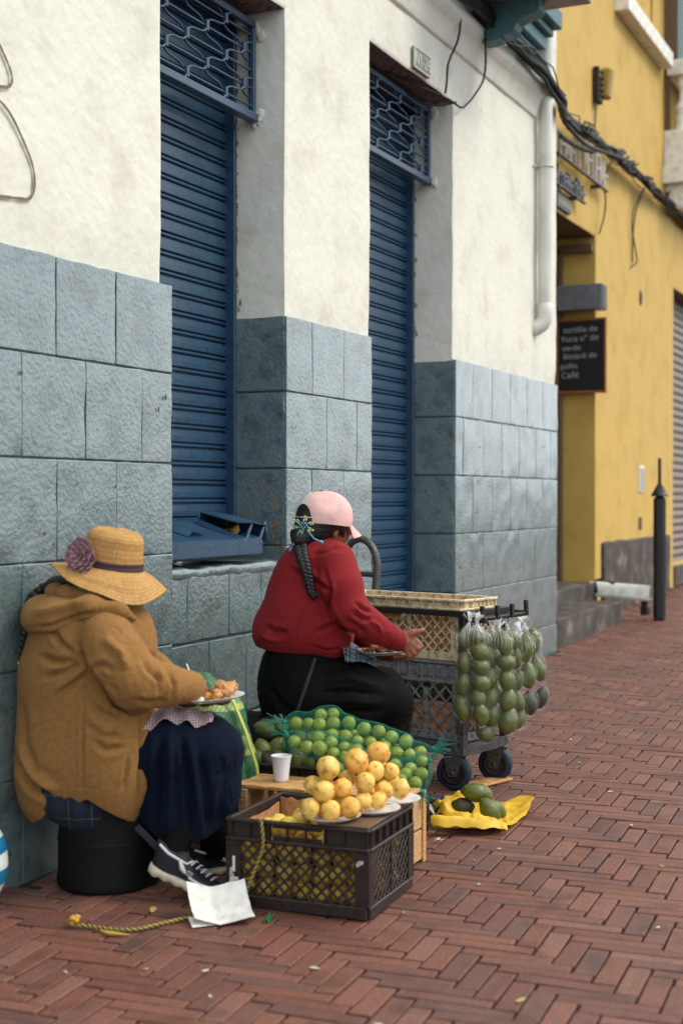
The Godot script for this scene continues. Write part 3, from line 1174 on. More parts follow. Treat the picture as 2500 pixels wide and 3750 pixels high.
func line_cuts(a: float, b: float, step: float, holes: Array, lo: int, hi: int) -> Array:
	var marks := [a, b]
	for h in holes:
		for e in [h[lo], h[hi]]:
			for d in [-0.014, 0.0, 0.014]:
				if e + d > a and e + d < b:
					marks.append(e + d)
	marks.sort()
	var out := [marks[0]]
	for i in range(1, marks.size()):
		var gap: float = marks[i] - marks[i - 1]
		if gap < 1e-5:
			continue
		var n := maxi(1, int(ceil(gap / step)))
		for q in range(1, n + 1):
			out.append(lerpf(marks[i - 1], marks[i], float(q) / n))
	return out


# one face across the wall: from x = xa (inside) to xb (front), in the plane z = z0, facing +z
func jamb_sheet(m: MB, z0: float, xa: float, xb: float, y0: float, y1: float, step: float, amp: float) -> void:
	var rows := []
	var ny := int(ceil((y1 - y0) / step))
	var nx := maxi(3, int(ceil((xb - xa) / step)))
	for r in ny + 1:
		var row := PackedVector3Array()
		for j in nx + 1:
			var p := Vector3(lerpf(xa, xb, float(j) / nx), lerpf(y0, y1, float(r) / ny), z0)
			var e := amp * 0.9 * noi.get_noise_3dv(Vector3(xb + 0.009, p.y, z0) * 2.9 + Vector3(9, 0, 0))
			row.append(p + Vector3(amp * noi.get_noise_3dv(Vector3(xb + 0.009, p.y, z0) * 3.7) if j == nx else 0.0, 0, e if j == nx else amp * noi.get_noise_3dv(p * 4.1)))
		rows.append(row)
	m.skin(rows)


const ROWS := [1.985, 1.655, 1.318, 0.98, 0.64, 0.30, -0.12]


func plinth_blocks(parent: Node, z_near: float, z_far: float, first: Array, step: float) -> void:
	for r in ROWS.size() - 1:
		var cut := [z_near]
		var z: float = first[r % first.size()]
		while z > z_far + 0.07:
			if z < z_near - 0.07:
				cut.append(z)
			z -= step
		cut.append(z_far)
		for i in cut.size() - 1:
			var m := MB.new()
			var top: float = ROWS[r] - (0.0 if r == 0 else 0.0022)
			var g := 0.0018
			var proud := rng.randf_range(-0.0012, 0.0016)
			m.rbox(Vector3(-0.03, ROWS[r + 1] + 0.0022, cut[i + 1] + (g if i < cut.size() - 2 else 0.0)), Vector3(proud, top, cut[i] - (g if i > 0 else 0.0)), 0.05, 0.0050, 0.0055, noi, 7.0, "XyYzZ")
			obj("block", m, mats.plinth, parent)


func build_white_house() -> void:
	var h := thing("white_house", "white plastered house with blue-grey block plinth and blue roller shutters", "building")
	# upper walls
	var holes := [[-5.57, -4.55, 1.0, 3.325], [-7.70, -6.50, 1.0, 3.46]]
	var m := MB.new()
	wall_sheet(m, -0.012, -9.80, 2.0, 1.975, 6.0, holes, 0.12, 0.006)
	jamb_sheet(m, -5.572, -0.30, -0.021, 1.975, 3.33, 0.10, 0.006)
	jamb_sheet(m, -7.702, -0.30, -0.021, 1.975, 3.47, 0.10, 0.006)
	var wall := obj("wall", m, mats.white_wall, h)
	m = MB.new()
	for s in [[2.0, -4.56], [-5.585, -6.49], [-7.715, -9.79]]:
		m.cbox(Vector3(-0.30, 2.9, (s[0] + s[1]) / 2.0), Vector3(0.5, 6.2, s[0] - s[1]), 0.0)
	m.cbox(Vector3(-0.30, 4.69, -5.07), Vector3(0.5, 2.65, 1.08), 0.0)
	m.cbox(Vector3(-0.30, 4.76, -7.10), Vector3(0.5, 2.52, 1.30), 0.0)
	obj("wall_core", m, mats.white_wall, h)
	for s in [[-4.55, -5.575, 3.325], [-6.50, -7.705, 3.46]]:
		m = MB.new()
		m.rbox(Vector3(-0.5, s[2], s[1]), Vector3(-0.024, s[2] + 0.03, s[0]), 0.06, 0.004, 0.006, noi, 5.0, "y")
		obj("soffit", m, mats.soffit, h)
	# little plaster lumps where the grilles are set in
	for p in [Vector3(-0.15, 2.86, -5.568), Vector3(-0.15, 3.25, -5.568), Vector3(-0.15, 3.0, -7.698), Vector3(-0.15, 3.42, -7.698)]:
		m = MB.new()
		for k in 5:
			m.blob(p + Vector3(rng.randf_range(-0.022, 0.03), rng.randf_range(-0.028, 0.022), 0.002), Vector3(rng.randf_range(0.012, 0.022), rng.randf_range(0.014, 0.026), 0.009), Basis.IDENTITY, 8, 10, 0.6, rng.randf() * 50, noi)
		obj("plaster_patch", m, mats.white_wall, h)
	# plinth: backing with the blocks set into it
	m = MB.new()
	for s in [[2.0, -4.592], [-5.564, -6.482], [-7.714, -9.792]]:
		m.cbox(Vector3(-0.229, 0.93, (s[0] + s[1]) / 2.0), Vector3(0.442, 2.1, s[0] - s[1]), 0.0)
	var pl := obj("plinth", m, mats.plinth_joint, h)
	plinth_blocks(pl, 1.2, -4.60, [-3.875 + 0.702 * 2, -3.69 + 0.702 * 2], 0.351)
	plinth_blocks(pl, -5.555, -6.49, [-5.81, -5.965], 0.345)
	plinth_blocks(pl, -7.705, -9.80, [-8.0, -7.83], 0.36)
	for s in [-5.555, -7.705]:
		for r in ROWS.size() - 1:
			m = MB.new()
			m.rbox(Vector3(-0.30, ROWS[r + 1] + 0.004, s - 0.03), Vector3(-0.012, ROWS[r] - (0.0 if r == 0 else 0.004), s + 0.0), 0.05, 0.007, 0.005, noi, 6.0, "yYZ")
			obj("jamb_block", m, mats.plinth, pl)
	# the sill and the breast wall under the window
	m = MB.new()
	m.rbox(Vector3(-0.45, -0.1, -5.57), Vector3(-0.034, 0.885, -4.58), 0.3, 0.004, 0.0, noi, 1.0)
	var br := obj("breast_wall", m, mats.plinth_joint, h)
	var cuts := [[-4.582, -4.75, -5.08, -5.36, -5.565], [-4.582, -4.92, -5.22, -5.565], [-4.582, -4.76, -5.08, -5.38, -5.565]]
	var lev := [0.885, 0.625, 0.30, -0.12]
	for r in 3:
		for i in cuts[r].size() - 1:
			m = MB.new()
			m.rbox(Vector3(-0.05, lev[r + 1] + 0.004, cuts[r][i + 1] + 0.002), Vector3(-0.022, lev[r] - (0.0 if r == 0 else 0.004), cuts[r][i] - 0.002), 0.05, 0.007, 0.006, noi, 7.0, "XyYzZ")
			obj("block", m, mats.plinth, br)
	m = MB.new()
	m.rbox(Vector3(-0.34, 0.872, -5.567), Vector3(-0.015, 0.918, -4.578), 0.04, 0.018, 0.012, noi, 6.0)
	obj("sill", m, mats.plinth, h)
	# shutters
	shutter(h, -4.56, -5.56, 1.085, 3.34, "roller_shutter")
	shutter(h, -6.49, -7.695, 0.12, 3.47, "roller_shutter")
	grille(h, -4.555, -5.555, 2.86, 3.27, 5)
	grille(h, -6.495, -7.69, 3.01, 3.42, 5)
	lock_housing(h)
	m = MB.new()
	for s in [[-5.06, 2.3, 1.1], [-7.1, 1.8, 1.3]]:
		m.cbox(Vector3(-0.60, s[1], s[0]), Vector3(0.02, 3.9, s[2]), 0.0)
	obj("dark_lining", m, mats.dark_room, h)
	wall_marks(h)
	# string course
	m = MB.new()
	var prof := [Vector2(-0.02, 3.985), Vector2(0.085, 3.965), Vector2(0.088, 3.905), Vector2(0.070, 3.890), Vector2(0.066, 3.868), Vector2(0.052, 3.862), Vector2(0.040, 3.835), Vector2(0.026, 3.80), Vector2(0.018, 3.755), Vector2(0.010, 3.742), Vector2(-0.02, 3.735)]
	var mrows := []
	var z := 2.0
	while z > -9.251:
		var row := PackedVector3Array()
		for p in prof:
			var q := Vector3(p.x - 0.012, p.y, z)
			row.append(q + Vector3(noi.get_noise_3dv(q * 3.0), noi.get_noise_3dv(q * 3.0 + Vector3(4, 4, 4)), 0) * 0.004)
		mrows.append(row)
		z -= 0.125
	m.skin(mrows)
	var endcap := PackedVector2Array()
	for p in prof:
		endcap.append(p)
	var ti := Geometry2D.triangulate_polygon(endcap)
	for q in ti.size() / 3:
		m.tri(Vector3(endcap[ti[q * 3]].x, endcap[ti[q * 3]].y, -9.25), Vector3(endcap[ti[q * 3 + 1]].x, endcap[ti[q * 3 + 1]].y, -9.25), Vector3(endcap[ti[q * 3 + 2]].x, endcap[ti[q * 3 + 2]].y, -9.25))
	obj("moulding", m, mats.white_wall, h)
	# balcony with its carved bracket
	m = MB.new()
	m.rbox(Vector3(-0.1, 4.10, -8.27), Vector3(0.64, 4.25, -7.25), 0.2, 0.008, 0.004, noi, 4.0)
	var bal := obj("balcony", m, mats.balcony_under, h)
	m = MB.new()
	var bp := [Vector2(-0.02, 4.098), Vector2(0.40, 4.098), Vector2(0.40, 4.025), Vector2(0.385, 4.01), Vector2(0.33, 3.995), Vector2(0.29, 3.985), Vector2(0.265, 3.965), Vector2(0.25, 3.93), Vector2(0.225, 3.905), Vector2(0.19, 3.90), Vector2(0.165, 3.905), Vector2(0.155, 3.885), Vector2(0.12, 3.875), Vector2(-0.02, 3.87)]
	m.extrude(bp, Vector3(0, 0, -8.0), Vector3(0, 0, -0.12), Vector3.RIGHT, Vector3.UP, true, true)
	obj("bracket", m, mats.teal_wood, bal)
	# upper door: stepped teal cornice over teal and white panels
	m = MB.new()
	for s in [[4.30, 4.42, 0.20, -8.55, -9.25], [4.25, 4.297, 0.15, -8.57, -9.22], [4.16, 4.247, 0.11, -8.59, -9.19], [4.11, 4.157, 0.07, -8.61, -9.16]]:
		m.rbox(Vector3(-0.02, s[0], s[4]), Vector3(s[2] - 0.012, s[1], s[3]), 0.2, 0.012, 0.0, noi, 1.0)
	var ud := obj("door_cornice", m, mats.teal_wood, h)
	for k in 3:
		m = MB.new()
		m.cbox(Vector3(0.004, 4.05, -8.42 - k * 0.33), Vector3(0.05, 0.13, 0.13), 0.004)
		obj("panel", m, mats.teal_wood, ud)
	# end wall, so that the house is closed
	m = MB.new()
	m.cbox(Vector3(-3.3, 2.9, -9.775), Vector3(5.6, 6.2, 0.04), 0.0)
	obj("end_wall", m, mats.white_wall, h)
	# street number
	var np := thing("number_plate", "small green-grey house number plate N1-26 on the white wall", "number plate", Vector3(0.0, 3.53, -7.155))
	m = MB.new()
	m.cbox(Vector3(0.0, 0, 0), Vector3(0.014, 0.115, 0.235), 0.003)
	m.cbox(Vector3(0.006, 0, 0), Vector3(0.008, 0.098, 0.217), 0.001)
	var plate := obj("plate", m, mats.plate_face, np)
	m = MB.new()
	for s in [[0.0, 0.054, 0.23, 0.007], [0.0, -0.054, 0.23, 0.007]]:
		m.cbox(Vector3(0.008, s[1], 0), Vector3(0.008, s[3], s[2]), 0.001)
	for s in [-0.114, 0.114]:
		m.cbox(Vector3(0.008, 0, s), Vector3(0.008, 0.101, 0.006), 0.001)
	obj("rim", m, mats.plate_text, np)
	var tm := text_mesh("N1-26", 0.085, 0.003)
	inst("lettering", tm, np, Transform3D(Basis(Vector3.UP, PI / 2), Vector3(0.0125, -0.002, 0)), mats.plate_text)
	# downpipe
	var dp := thing("drain_pipe", "white rain downpipe with an elbow and a clamp on the white wall", "pipe", Vector3(0.05, 2.40, -9.32))
	m = MB.new()
	m.tube([Vector3(0, 0.05, 0), Vector3(0, 1.0, 0.0), Vector3(0.0, 2.0, 0), Vector3(0, 3.2, 0)], 0.047, 18)
	obj("pipe", m, mats.pipe_white, dp)
	m = MB.new()
	m.tube([Vector3(0, 0.10, 0), Vector3(0, 0.03, 0), Vector3(-0.006, -0.01, 0.004), Vector3(-0.02, -0.04, 0.012), Vector3(-0.05, -0.065, 0.03), Vector3(-0.10, -0.075, 0.05)], 0.053, 18)
	obj("elbow", m, mats.pipe_white, dp)
	m = MB.new()
	var ring := []
	for k in 16:
		ring.append(Vector3(cos(TAU * k / 16) * 0.051, 1.02, sin(TAU * k / 16) * 0.051))
	m.tube(ring, 0.006, 6, false, true)
	m.bar(Vector3(-0.05, 1.02, 0.03), Vector3(-0.05, 1.02, 0.10), 0.004, 0.016)
	obj("clamp", m, mats.pipe_white, dp)


# repainted patch, sprayed line and flaked paint, each a thin layer on the plaster
func wall_marks(h: Node) -> void:
	var m := MB.new()
	var edge := [Vector2(3.58, 2.93), Vector2(3.66, 3.00), Vector2(3.77, 3.05), Vector2(3.82, 3.08), Vector2(3.85, 2.95), Vector2(3.92, 2.77), Vector2(3.97, 2.95), Vector2(4.01, 2.97), Vector2(4.07, 2.89), Vector2(4.12, 2.75), Vector2(4.20, 2.68), Vector2(4.28, 2.55), Vector2(4.41, 2.41), Vector2(4.51, 2.27), Vector2(4.53, 2.13), Vector2(4.50, 2.06), Vector2(3.2, 2.05), Vector2(3.2, 2.95)]
	var poly := PackedVector2Array()
	for i in edge.size():
		var a: Vector2 = edge[i]
		var b: Vector2 = edge[(i + 1) % edge.size()]
		for k in 6:
			var p := a.lerp(b, k / 6.0)
			poly.append(p + Vector2(noi.get_noise_2d(p.x * 22.0, p.y * 22.0), noi.get_noise_2d(p.x * 22.0 + 50.0, p.y * 22.0)) * 0.022)
	var t := Geometry2D.triangulate_polygon(poly)
	for q in t.size() / 3:
		var f := []
		for d in 3:
			var p := poly[t[q * 3 + d]]
			f.append(Vector3(-0.0065, p.y, -p.x))
		m.tri(f[0], f[1], f[2])
	obj("repainted_patch", m, mats.patch_white, h)
	for line in [[Vector2(3.52, 2.66), Vector2(3.60, 2.58), Vector2(3.645, 2.52), Vector2(3.635, 2.48), Vector2(3.56, 2.46)], [Vector2(3.54, 2.44), Vector2(3.63, 2.40), Vector2(3.70, 2.33), Vector2(3.755, 2.25), Vector2(3.76, 2.18), Vector2(3.73, 2.145), Vector2(3.66, 2.135), Vector2(3.54, 2.12)]]:
		var cv := Curve2D.new()
		for i in line.size():
			var d: Vector2 = (line[mini(i + 1, line.size() - 1)] - line[maxi(i - 1, 0)]) * 0.2
			cv.add_point(line[i], -d, d)
		var L := cv.get_baked_length()
		m = MB.new()
		var rows := []
		for i in 50:
			var p := cv.sample_baked(L * i / 49.0, true)
			var e := (cv.sample_baked(minf(L, L * i / 49.0 + 0.01), true) - cv.sample_baked(maxf(0.0, L * i / 49.0 - 0.01), true)).normalized().orthogonal()
			var w := 0.0055 + 0.004 * noi.get_noise_1d(i * 0.25)
			var r := PackedVector3Array()
			for k in [-1.0, 1.0]:
				var s: Vector2 = p + e * w * k
				r.append(Vector3(-0.0035, s.y, -s.x))
			rows.append(r)
		m.skin(rows)
		obj("sprayed_line", m, mats.spray_brown, h)
	# flakes on the jamb and corner by the window
	m = MB.new()
	for k in 46:
		var y := rng.randf_range(0.93, 1.30)
		var x := -0.02 - absf(rng.randfn(0.0, 0.07))
		if noi.get_noise_2d(x * 14.0, y * 9.0) < -0.05:
			continue
		var n := 7
		var c := Vector3(x, y, -5.5515)
		var rr := rng.randf_range(0.003, 0.013)
		var pts := []
		for i in n:
			var a := TAU * i / n
			pts.append(c + Vector3(cos(a) * rr * rng.randf_range(0.4, 1.0), sin(a) * rr * rng.randf_range(0.6, 1.6), 0))
		for i in n:
			m.tri(c, pts[i], pts[(i + 1) % n])
	obj("flaked_paint", m, mats.flake, h).set_meta("kind", "stuff")
	# crumbled plaster where the jambs meet the shutters, scuffs on the plinth
	m = MB.new()
	for k in 90:
		var far := k % 2
		var y := rng.randf_range(2.0, 3.2 if far == 0 else 3.0)
		var c := Vector3(-0.262 + absf(rng.randfn(0.0, 0.009)), y, -5.567 if far == 0 else -7.697)
		var rr := rng.randf_range(0.003, 0.010)
		for i in 6:
			var a := TAU * i / 6.0
			var b := TAU * (i + 1) / 6.0
			m.tri(c + Vector3(0, 0, 0.004), c + Vector3(cos(a) * rr * 0.7, sin(a) * rr * 1.8, 0), c + Vector3(cos(b) * rr * 0.7, sin(b) * rr * 1.8, 0))
	obj("crumbled_edge", m, mats.flake, h).set_meta("kind", "stuff")
	m = MB.new()
	for k in 150:
		var z := -rng.randf_range(3.5, 9.7)
		if z < -4.55 and z > -5.6 or z < -6.45 and z > -7.75:
			continue
		var y := -0.1 + 1.9 * pow(rng.randf(), 1.7)
		var c := Vector3(0.0062, y, z)
		var rr := rng.randf_range(0.002, 0.008)
		var pts := []
		for i in 7:
			pts.append(c + Vector3(0, sin(TAU * i / 7.0) * rr * rng.randf_range(0.5, 2.2), cos(TAU * i / 7.0) * rr * rng.randf_range(0.5, 1.3)))
		for i in 7:
			m.tri(c, pts[i], pts[(i + 1) % 7])
	obj("scuffs", m, mats.scuff, h).set_meta("kind", "stuff")
	m = MB.new()
	for q in [[7.02, 1.42], [7.06, 1.36], [7.10, 1.44], [7.14, 1.30], [7.03, 1.05], [6.98, 0.92]]:
		m.cbox(Vector3(-0.2925, q[1], -q[0]), Vector3(0.002, rng.randf_range(0.02, 0.06), 0.006), 0.0)
	obj("paint_drips", m, mats.plate_text, h).set_meta("kind", "stuff")


func shutter(h: Node, z_near: float, z_far: float, y0: float, y1: float, called: String) -> void:
	var m := MB.new()
	for z in [z_near - 0.012, z_far + 0.012]:
		m.cbox(Vector3(-0.275, (y0 + y1) / 2.0, z), Vector3(0.05, y1 - y0, 0.022), 0.003)
	m.cbox(Vector3(-0.325, (y0 + y1) / 2.0, (z_near + z_far) / 2.0), Vector3(0.01, y1 - y0, z_near - z_far - 0.05), 0.0)
	var s := obj(called, m, mats.blue_metal, h)
	var pitch := 0.0785
	# outward profile of one slat, from its top down: flat board, groove, small rib, groove
	var prof := [Vector2(-0.016, pitch), Vector2(-0.004, pitch - 0.003), Vector2(0.0, pitch - 0.007), Vector2(0.0012, pitch - 0.030), Vector2(0.0, 0.028), Vector2(-0.004, 0.0245), Vector2(-0.016, 0.0235), Vector2(-0.016, 0.0205), Vector2(-0.005, 0.0185), Vector2(-0.001, 0.0145), Vector2(-0.001, 0.0095), Vector2(-0.005, 0.0055), Vector2(-0.016, 0.0035), Vector2(-0.016, 0.0)]
	m = MB.new()
	m.extrude(prof, Vector3(0, 0, 0), Vector3(0, 0, z_far - z_near + 0.03), Vector3.RIGHT, Vector3.UP)
	var mesh := m.mesh(mats.blue_metal)
	var y := y0
	while y < y1:
		inst("slat", mesh, s, Transform3D(Basis.IDENTITY, Vector3(-0.293 + rng.randf_range(-0.001, 0.001), y, z_near - 0.015)))
		y += pitch


func grille(h: Node, z_near: float, z_far: float, y0: float, y1: float, bars: int) -> void:
	var x := -0.165
	var m := MB.new()
	m.cbox(Vector3(x, y0, (z_near + z_far) / 2.0), Vector3(0.05, 0.034, z_near - z_far), 0.003)
	m.cbox(Vector3(x, y1, (z_near + z_far) / 2.0), Vector3(0.03, 0.03, z_near - z_far), 0.003)
	for z in [z_near - 0.012, z_far + 0.012]:
		m.cbox(Vector3(x, (y0 + y1) / 2.0, z), Vector3(0.03, y1 - y0 - 0.032, 0.022), 0.003)
	var g := obj("window_grille", m, mats.blue_bars, h)
	var dy := (y1 - y0) / (bars + 0.25)
	var d := 0.32
	for j in bars:
		m = MB.new()
		var y := y0 + dy * (j + 0.62)
		m.tube([Vector3(x, y, z_near - 0.02), Vector3(x, y, z_far + 0.02)], 0.0055, 8)
		obj("bar", m, mats.blue_bars, g)
		var z := z_near - (0.10 if j % 2 == 0 else 0.26)
		while z > z_far + 0.03:
			m = MB.new()
			m.cbox(Vector3(x + 0.004, y, z), Vector3(0.022, 0.046, 0.02), 0.003)
			obj("clip", m, mats.blue_bars, g)
			z -= d
	for dir in [-1, 1]:
		for s in range(-3, 6):
			var pts := []
			var t := -0.62
			while t <= bars - 1 + 0.62:
				var z: float = z_near - 0.10 - s * d - dir * t * d * 0.5
				var wob := sin(TAU * t) * 0.018
				var y: float = y0 + dy * (t + 0.62)
				z += wob * dir
				y += wob * 0.5
				if z < z_near - 0.022 and z > z_far + 0.022 and y > y0 + 0.012 and y < y1 - 0.012:
					pts.append(Vector3(x + 0.008 * dir, y, z))
				elif pts.size() > 2:
					break
				t += 0.0834
			if pts.size() > 2:
				m = MB.new()
				m.tube(pts, 0.005, 7)
				obj("wavy_bar", m, mats.blue_bars, g)


func lock_housing(h: Node) -> void:
	var m := MB.new()
	var prof := [Vector2(-0.27, 1.095), Vector2(-0.235, 1.088), Vector2(-0.012, 1.022), Vector2(0.0, 1.014), Vector2(0.0, 0.956), Vector2(-0.02, 0.945), Vector2(-0.27, 0.945)]
	m.extrude(prof, Vector3(0, 0, -4.585), Vector3(0, 0, -0.74), Vector3.RIGHT, Vector3.UP, true, true)
	var o := obj("shutter_base", m, mats.blue_metal, h)
	# small bent flap
	m = MB.new()
	m.sheet([PackedVector3Array([Vector3(-0.135, 1.062, -4.80), Vector3(-0.05, 1.036, -4.80)]), PackedVector3Array([Vector3(-0.13, 1.088, -4.83), Vector3(-0.045, 1.062, -4.83)]), PackedVector3Array([Vector3(-0.13, 1.088, -4.96), Vector3(-0.05, 1.062, -4.96)])], 0.004)
	obj("flap", m, mats.blue_metal, o)
	# hood over the padlock
	m = MB.new()
	m.sheet([PackedVector3Array([Vector3(-0.20, 1.13, -5.15), Vector3(-0.01, 1.09, -5.13)]), PackedVector3Array([Vector3(-0.20, 1.13, -5.26), Vector3(-0.01, 1.088, -5.26)]), PackedVector3Array([Vector3(-0.20, 1.12, -5.38), Vector3(-0.01, 1.075, -5.38)])], 0.005)
	m.sheet([PackedVector3Array([Vector3(-0.20, 1.13, -5.15), Vector3(-0.20, 1.06, -5.12)]), PackedVector3Array([Vector3(-0.20, 1.12, -5.38), Vector3(-0.20, 1.05, -5.38)])], 0.005)
	m.sheet([PackedVector3Array([Vector3(-0.20, 1.08, -5.12), Vector3(-0.20, 1.10, -5.13)]), PackedVector3Array([Vector3(-0.01, 1.015, -5.12), Vector3(-0.01, 1.035, -5.13)])], 0.005)
	m.sheet([PackedVector3Array([Vector3(-0.20, 1.12, -5.38), Vector3(-0.20, 1.05, -5.38)]), PackedVector3Array([Vector3(-0.01, 1.075, -5.38), Vector3(-0.01, 1.0, -5.38)])], 0.005)
	var hood := obj("padlock_hood", m, mats.blue_metal, o)
	for k in 2:
		m = MB.new()
		var zz := -5.22 - k * 0.12
		var pts := []
		for q in 13:
			pts.append(Vector3(-0.025 + 0.002 * (q % 2), lerpf(1.01, 1.082, q / 12.0), zz - 0.05 * q / 12.0))
		m.tube(pts, 0.009, 8)
		obj("ribbed_rod", m, mats.blue_metal, hood)
	m = MB.new()
	m.cbox(Vector3(-0.085, 1.055, -5.215), Vector3(0.04, 0.045, 0.065), 0.005, Basis(Vector3.RIGHT, 0.5))
	var pad := obj("padlock", m, mats.padlock, o)
	m = MB.new()
	var sh := []
	for q in 9:
		var a := PI * q / 8.0
		sh.append(Vector3(-0.10, 1.076 + 0.024 * sin(a), -5.215 + 0.02 * cos(a)))
	m.tube(sh, 0.005, 8)
	obj("shackle", m, mats.steel_worn, pad)


func build_yellow_house() -> void:
	var h := thing("yellow_house", "yellow plastered house with a dark stone base and a deep doorway", "building")
	var X := -0.30
	var m := MB.new()
	wall_sheet(m, X, -24.0, -9.80, 0.0, 9.5, [[-12.04, -9.9, -0.5, 3.43], [-18.2, -15.30, 0.5, 3.43], [-14.25, -12.95, 5.72, 8.0]], 0.25, 0.006)
	jamb_sheet(m, -12.042, -1.6, X - 0.009, 0.0, 3.44, 0.2, 0.006)
	obj("wall", m, mats.yellow_wall, h)
	m = MB.new()
	m.cbox(Vector3(-1.0, 1.7, -13.67), Vector3(1.36, 3.4, 3.22), 0.0)
	m.cbox(Vector3(-1.0, 6.5, -16.9), Vector3(1.36, 6.1, 14.1), 0.0)
	obj("wall_core", m, mats.yellow_wall, h)
	m = MB.new()
	m.cbox(Vector3(-1.0, 3.44, -10.95), Vector3(1.34, 0.02, 2.16), 0.0)
	obj("soffit", m, mats.brown_wood, h)
	m = MB.new()
	m.cbox(Vector3(-1.0, 3.44, -16.75), Vector3(1.34, 0.02, 2.86), 0.0)
	obj("soffit", m, mats.brown_wood, h)
	m = MB.new()
	m.cbox(Vector3(-0.62, 3.33, -12.0), Vector3(0.60, 0.07, 0.07), 0.004)
	obj("door_beam", m, mats.brown_wood, h)
	m = MB.new()
	m.cbox(Vector3(-1.55, 1.9, -10.95), Vector3(0.05, 3.2, 2.2), 0.0)
	m.cbox(Vector3(-0.62, 1.9, -11.995), Vector3(0.07, 2.85, 0.06), 0.004)
	obj("door", m, mats.brown_wood, h)
	m = MB.new()
	m.rbox(Vector3(-0.5, -0.1, -15.0), Vector3(-0.265, 0.80, -12.22), 0.2, 0.02, 0.012, noi, 4.0, "XYzZ")
	obj("stone_base", m, mats.stone, h)
	# steps
	m = MB.new()
	m.rbox(Vector3(-0.9, -0.1, -11.80), Vector3(0.0, 0.325, -9.83), 0.15, 0.012, 0.008, noi, 4.0)
	obj("step", m, mats.stone, h)
	m = MB.new()
	m.rbox(Vector3(-1.6, -0.1, -12.04), Vector3(-0.28, 0.462, -9.83), 0.15, 0.012, 0.008, noi, 4.0)
	obj("step", m, mats.stone, h)
	# shop shutter at the far end
	m = MB.new()
	m.cbox(Vector3(-0.50, 1.9, -16.75), Vector3(0.02, 3.1, 2.9), 0.0)
	var sh := obj("shop_shutter", m, mats.shutter_tan, h)
	m = MB.new()
	m.extrude([Vector2(-0.01, 0.088), Vector2(0.0, 0.084), Vector2(0.014, 0.05), Vector2(0.012, 0.03), Vector2(-0.004, 0.012), Vector2(-0.01, 0.0)], Vector3.ZERO, Vector3(0, 0, -2.85), Vector3.RIGHT, Vector3.UP)
	var sl := m.mesh(mats.shutter_tan)
	for k in 34:
		inst("slat", sl, sh, Transform3D(Basis.IDENTITY, Vector3(-0.485, 0.42 + k * 0.088, -15.32)))
	m = MB.new()
	m.cbox(Vector3(-0.40, 0.35, -16.75), Vector3(0.24, 0.22, 2.88), 0.01)
	obj("threshold", m, mats.stone, h)
	# upper window with its white ledge
	m = MB.new()
	m.rbox(Vector3(-0.32, 5.56, -14.62), Vector3(-0.17, 5.72, -12.68), 0.3, 0.012, 0.0, noi, 1.0)
	obj("window_ledge", m, mats.white_stone, h)
	m = MB.new()
	m.cbox(Vector3(-0.48, 6.86, -13.6), Vector3(0.02, 2.3, 1.34), 0.0)
	var win := obj("window", m, mats.window_glass, h)
	m = MB.new()
	for zz in [-12.98, -13.6, -14.22]:
		m.cbox(Vector3(-0.46, 6.86, zz), Vector3(0.05, 2.3, 0.07), 0.004)
	obj("frame", m, mats.brown_wood, win)
	# enclosed balcony: scroll brackets, base, balusters, rail and glazing
	m = MB.new()
	m.rbox(Vector3(-0.32, 4.43, -18.4), Vector3(0.15, 4.60, -14.75), 0.3, 0.012, 0.0, noi, 1.0)
	m.rbox(Vector3(-0.30, 4.602, -18.4), Vector3(0.13, 4.98, -14.78), 0.3, 0.010, 0.0, noi, 1.0)
	var bal := obj("balcony", m, mats.white_stone, h)
	for zz in [-14.88, -17.8]:
		m = MB.new()
		m.xf = Transform3D(Basis(Vector3.RIGHT, PI / 2), Vector3(-0.13, 4.30, zz))
		m.lathe([Vector2(0.0, 0.05), Vector2(0.03, 0.05), Vector2(0.035, 0.042), Vector2(0.05, 0.04), Vector2(0.055, 0.05), Vector2(0.095, 0.05), Vector2(0.10, 0.04), Vector2(0.125, 0.045), Vector2(0.13, 0.03), Vector2(0.13, -0.16), Vector2(0.0, -0.16)], 24)
		m.xf = Transform3D.IDENTITY
		m.cbox(Vector3(-0.18, 4.40, zz - 0.06), Vector3(0.24, 0.08, 0.2), 0.01)
		obj("scroll_bracket", m, mats.white_stone, bal)
	var prof := [Vector2(0.075, 0.0), Vector2(0.085, 0.03), Vector2(0.085, 0.14), Vector2(0.055, 0.19), Vector2(0.075, 0.22), Vector2(0.08, 0.25), Vector2(0.06, 0.28), Vector2(0.04, 0.32), Vector2(0.035, 0.42), Vector2(0.05, 0.44), Vector2(0.05, 0.46), Vector2(0.06, 0.48), Vector2(0.065, 0.56)]
	m = MB.new()
	m.lathe(prof, 16)
	var bm := m.mesh(mats.white_stone)
	for k in 14:
		inst("baluster", bm, bal, Transform3D(Basis.IDENTITY, Vector3(-0.13, 4.98, -14.90 - k * 0.24)))
	m = MB.new()
	m.rbox(Vector3(-0.27, 5.54, -18.4), Vector3(0.09, 5.70, -14.77), 0.4, 0.012, 0.0, noi, 1.0)
	obj("rail", m, mats.white_stone, bal)
	m = MB.new()
	m.cbox(Vector3(-0.25, 7.1, -14.86), Vector3(0.15, 2.78, 0.16), 0.006)
	obj("corner_post", m, mats.brown_wood, bal)
	m = MB.new()
	m.cbox(Vector3(-0.26, 5.26, -14.80), Vector3(0.05, 0.55, 0.04), 0.002)
	obj("side_bar", m, mats.brown_wood, bal)
	m = MB.new()
	m.cbox(Vector3(-0.02, 7.1, -14.83), Vector3(0.30, 2.78, 0.012), 0.0)
	obj("pane", m, mats.window_glass, bal)
	m = MB.new()
	m.cbox(Vector3(0.14, 7.1, -16.6), Vector3(0.012, 2.78, 3.5), 0.0)
	obj("pane", m, mats.window_glass, bal)
	# vents in the wall
	m = MB.new()
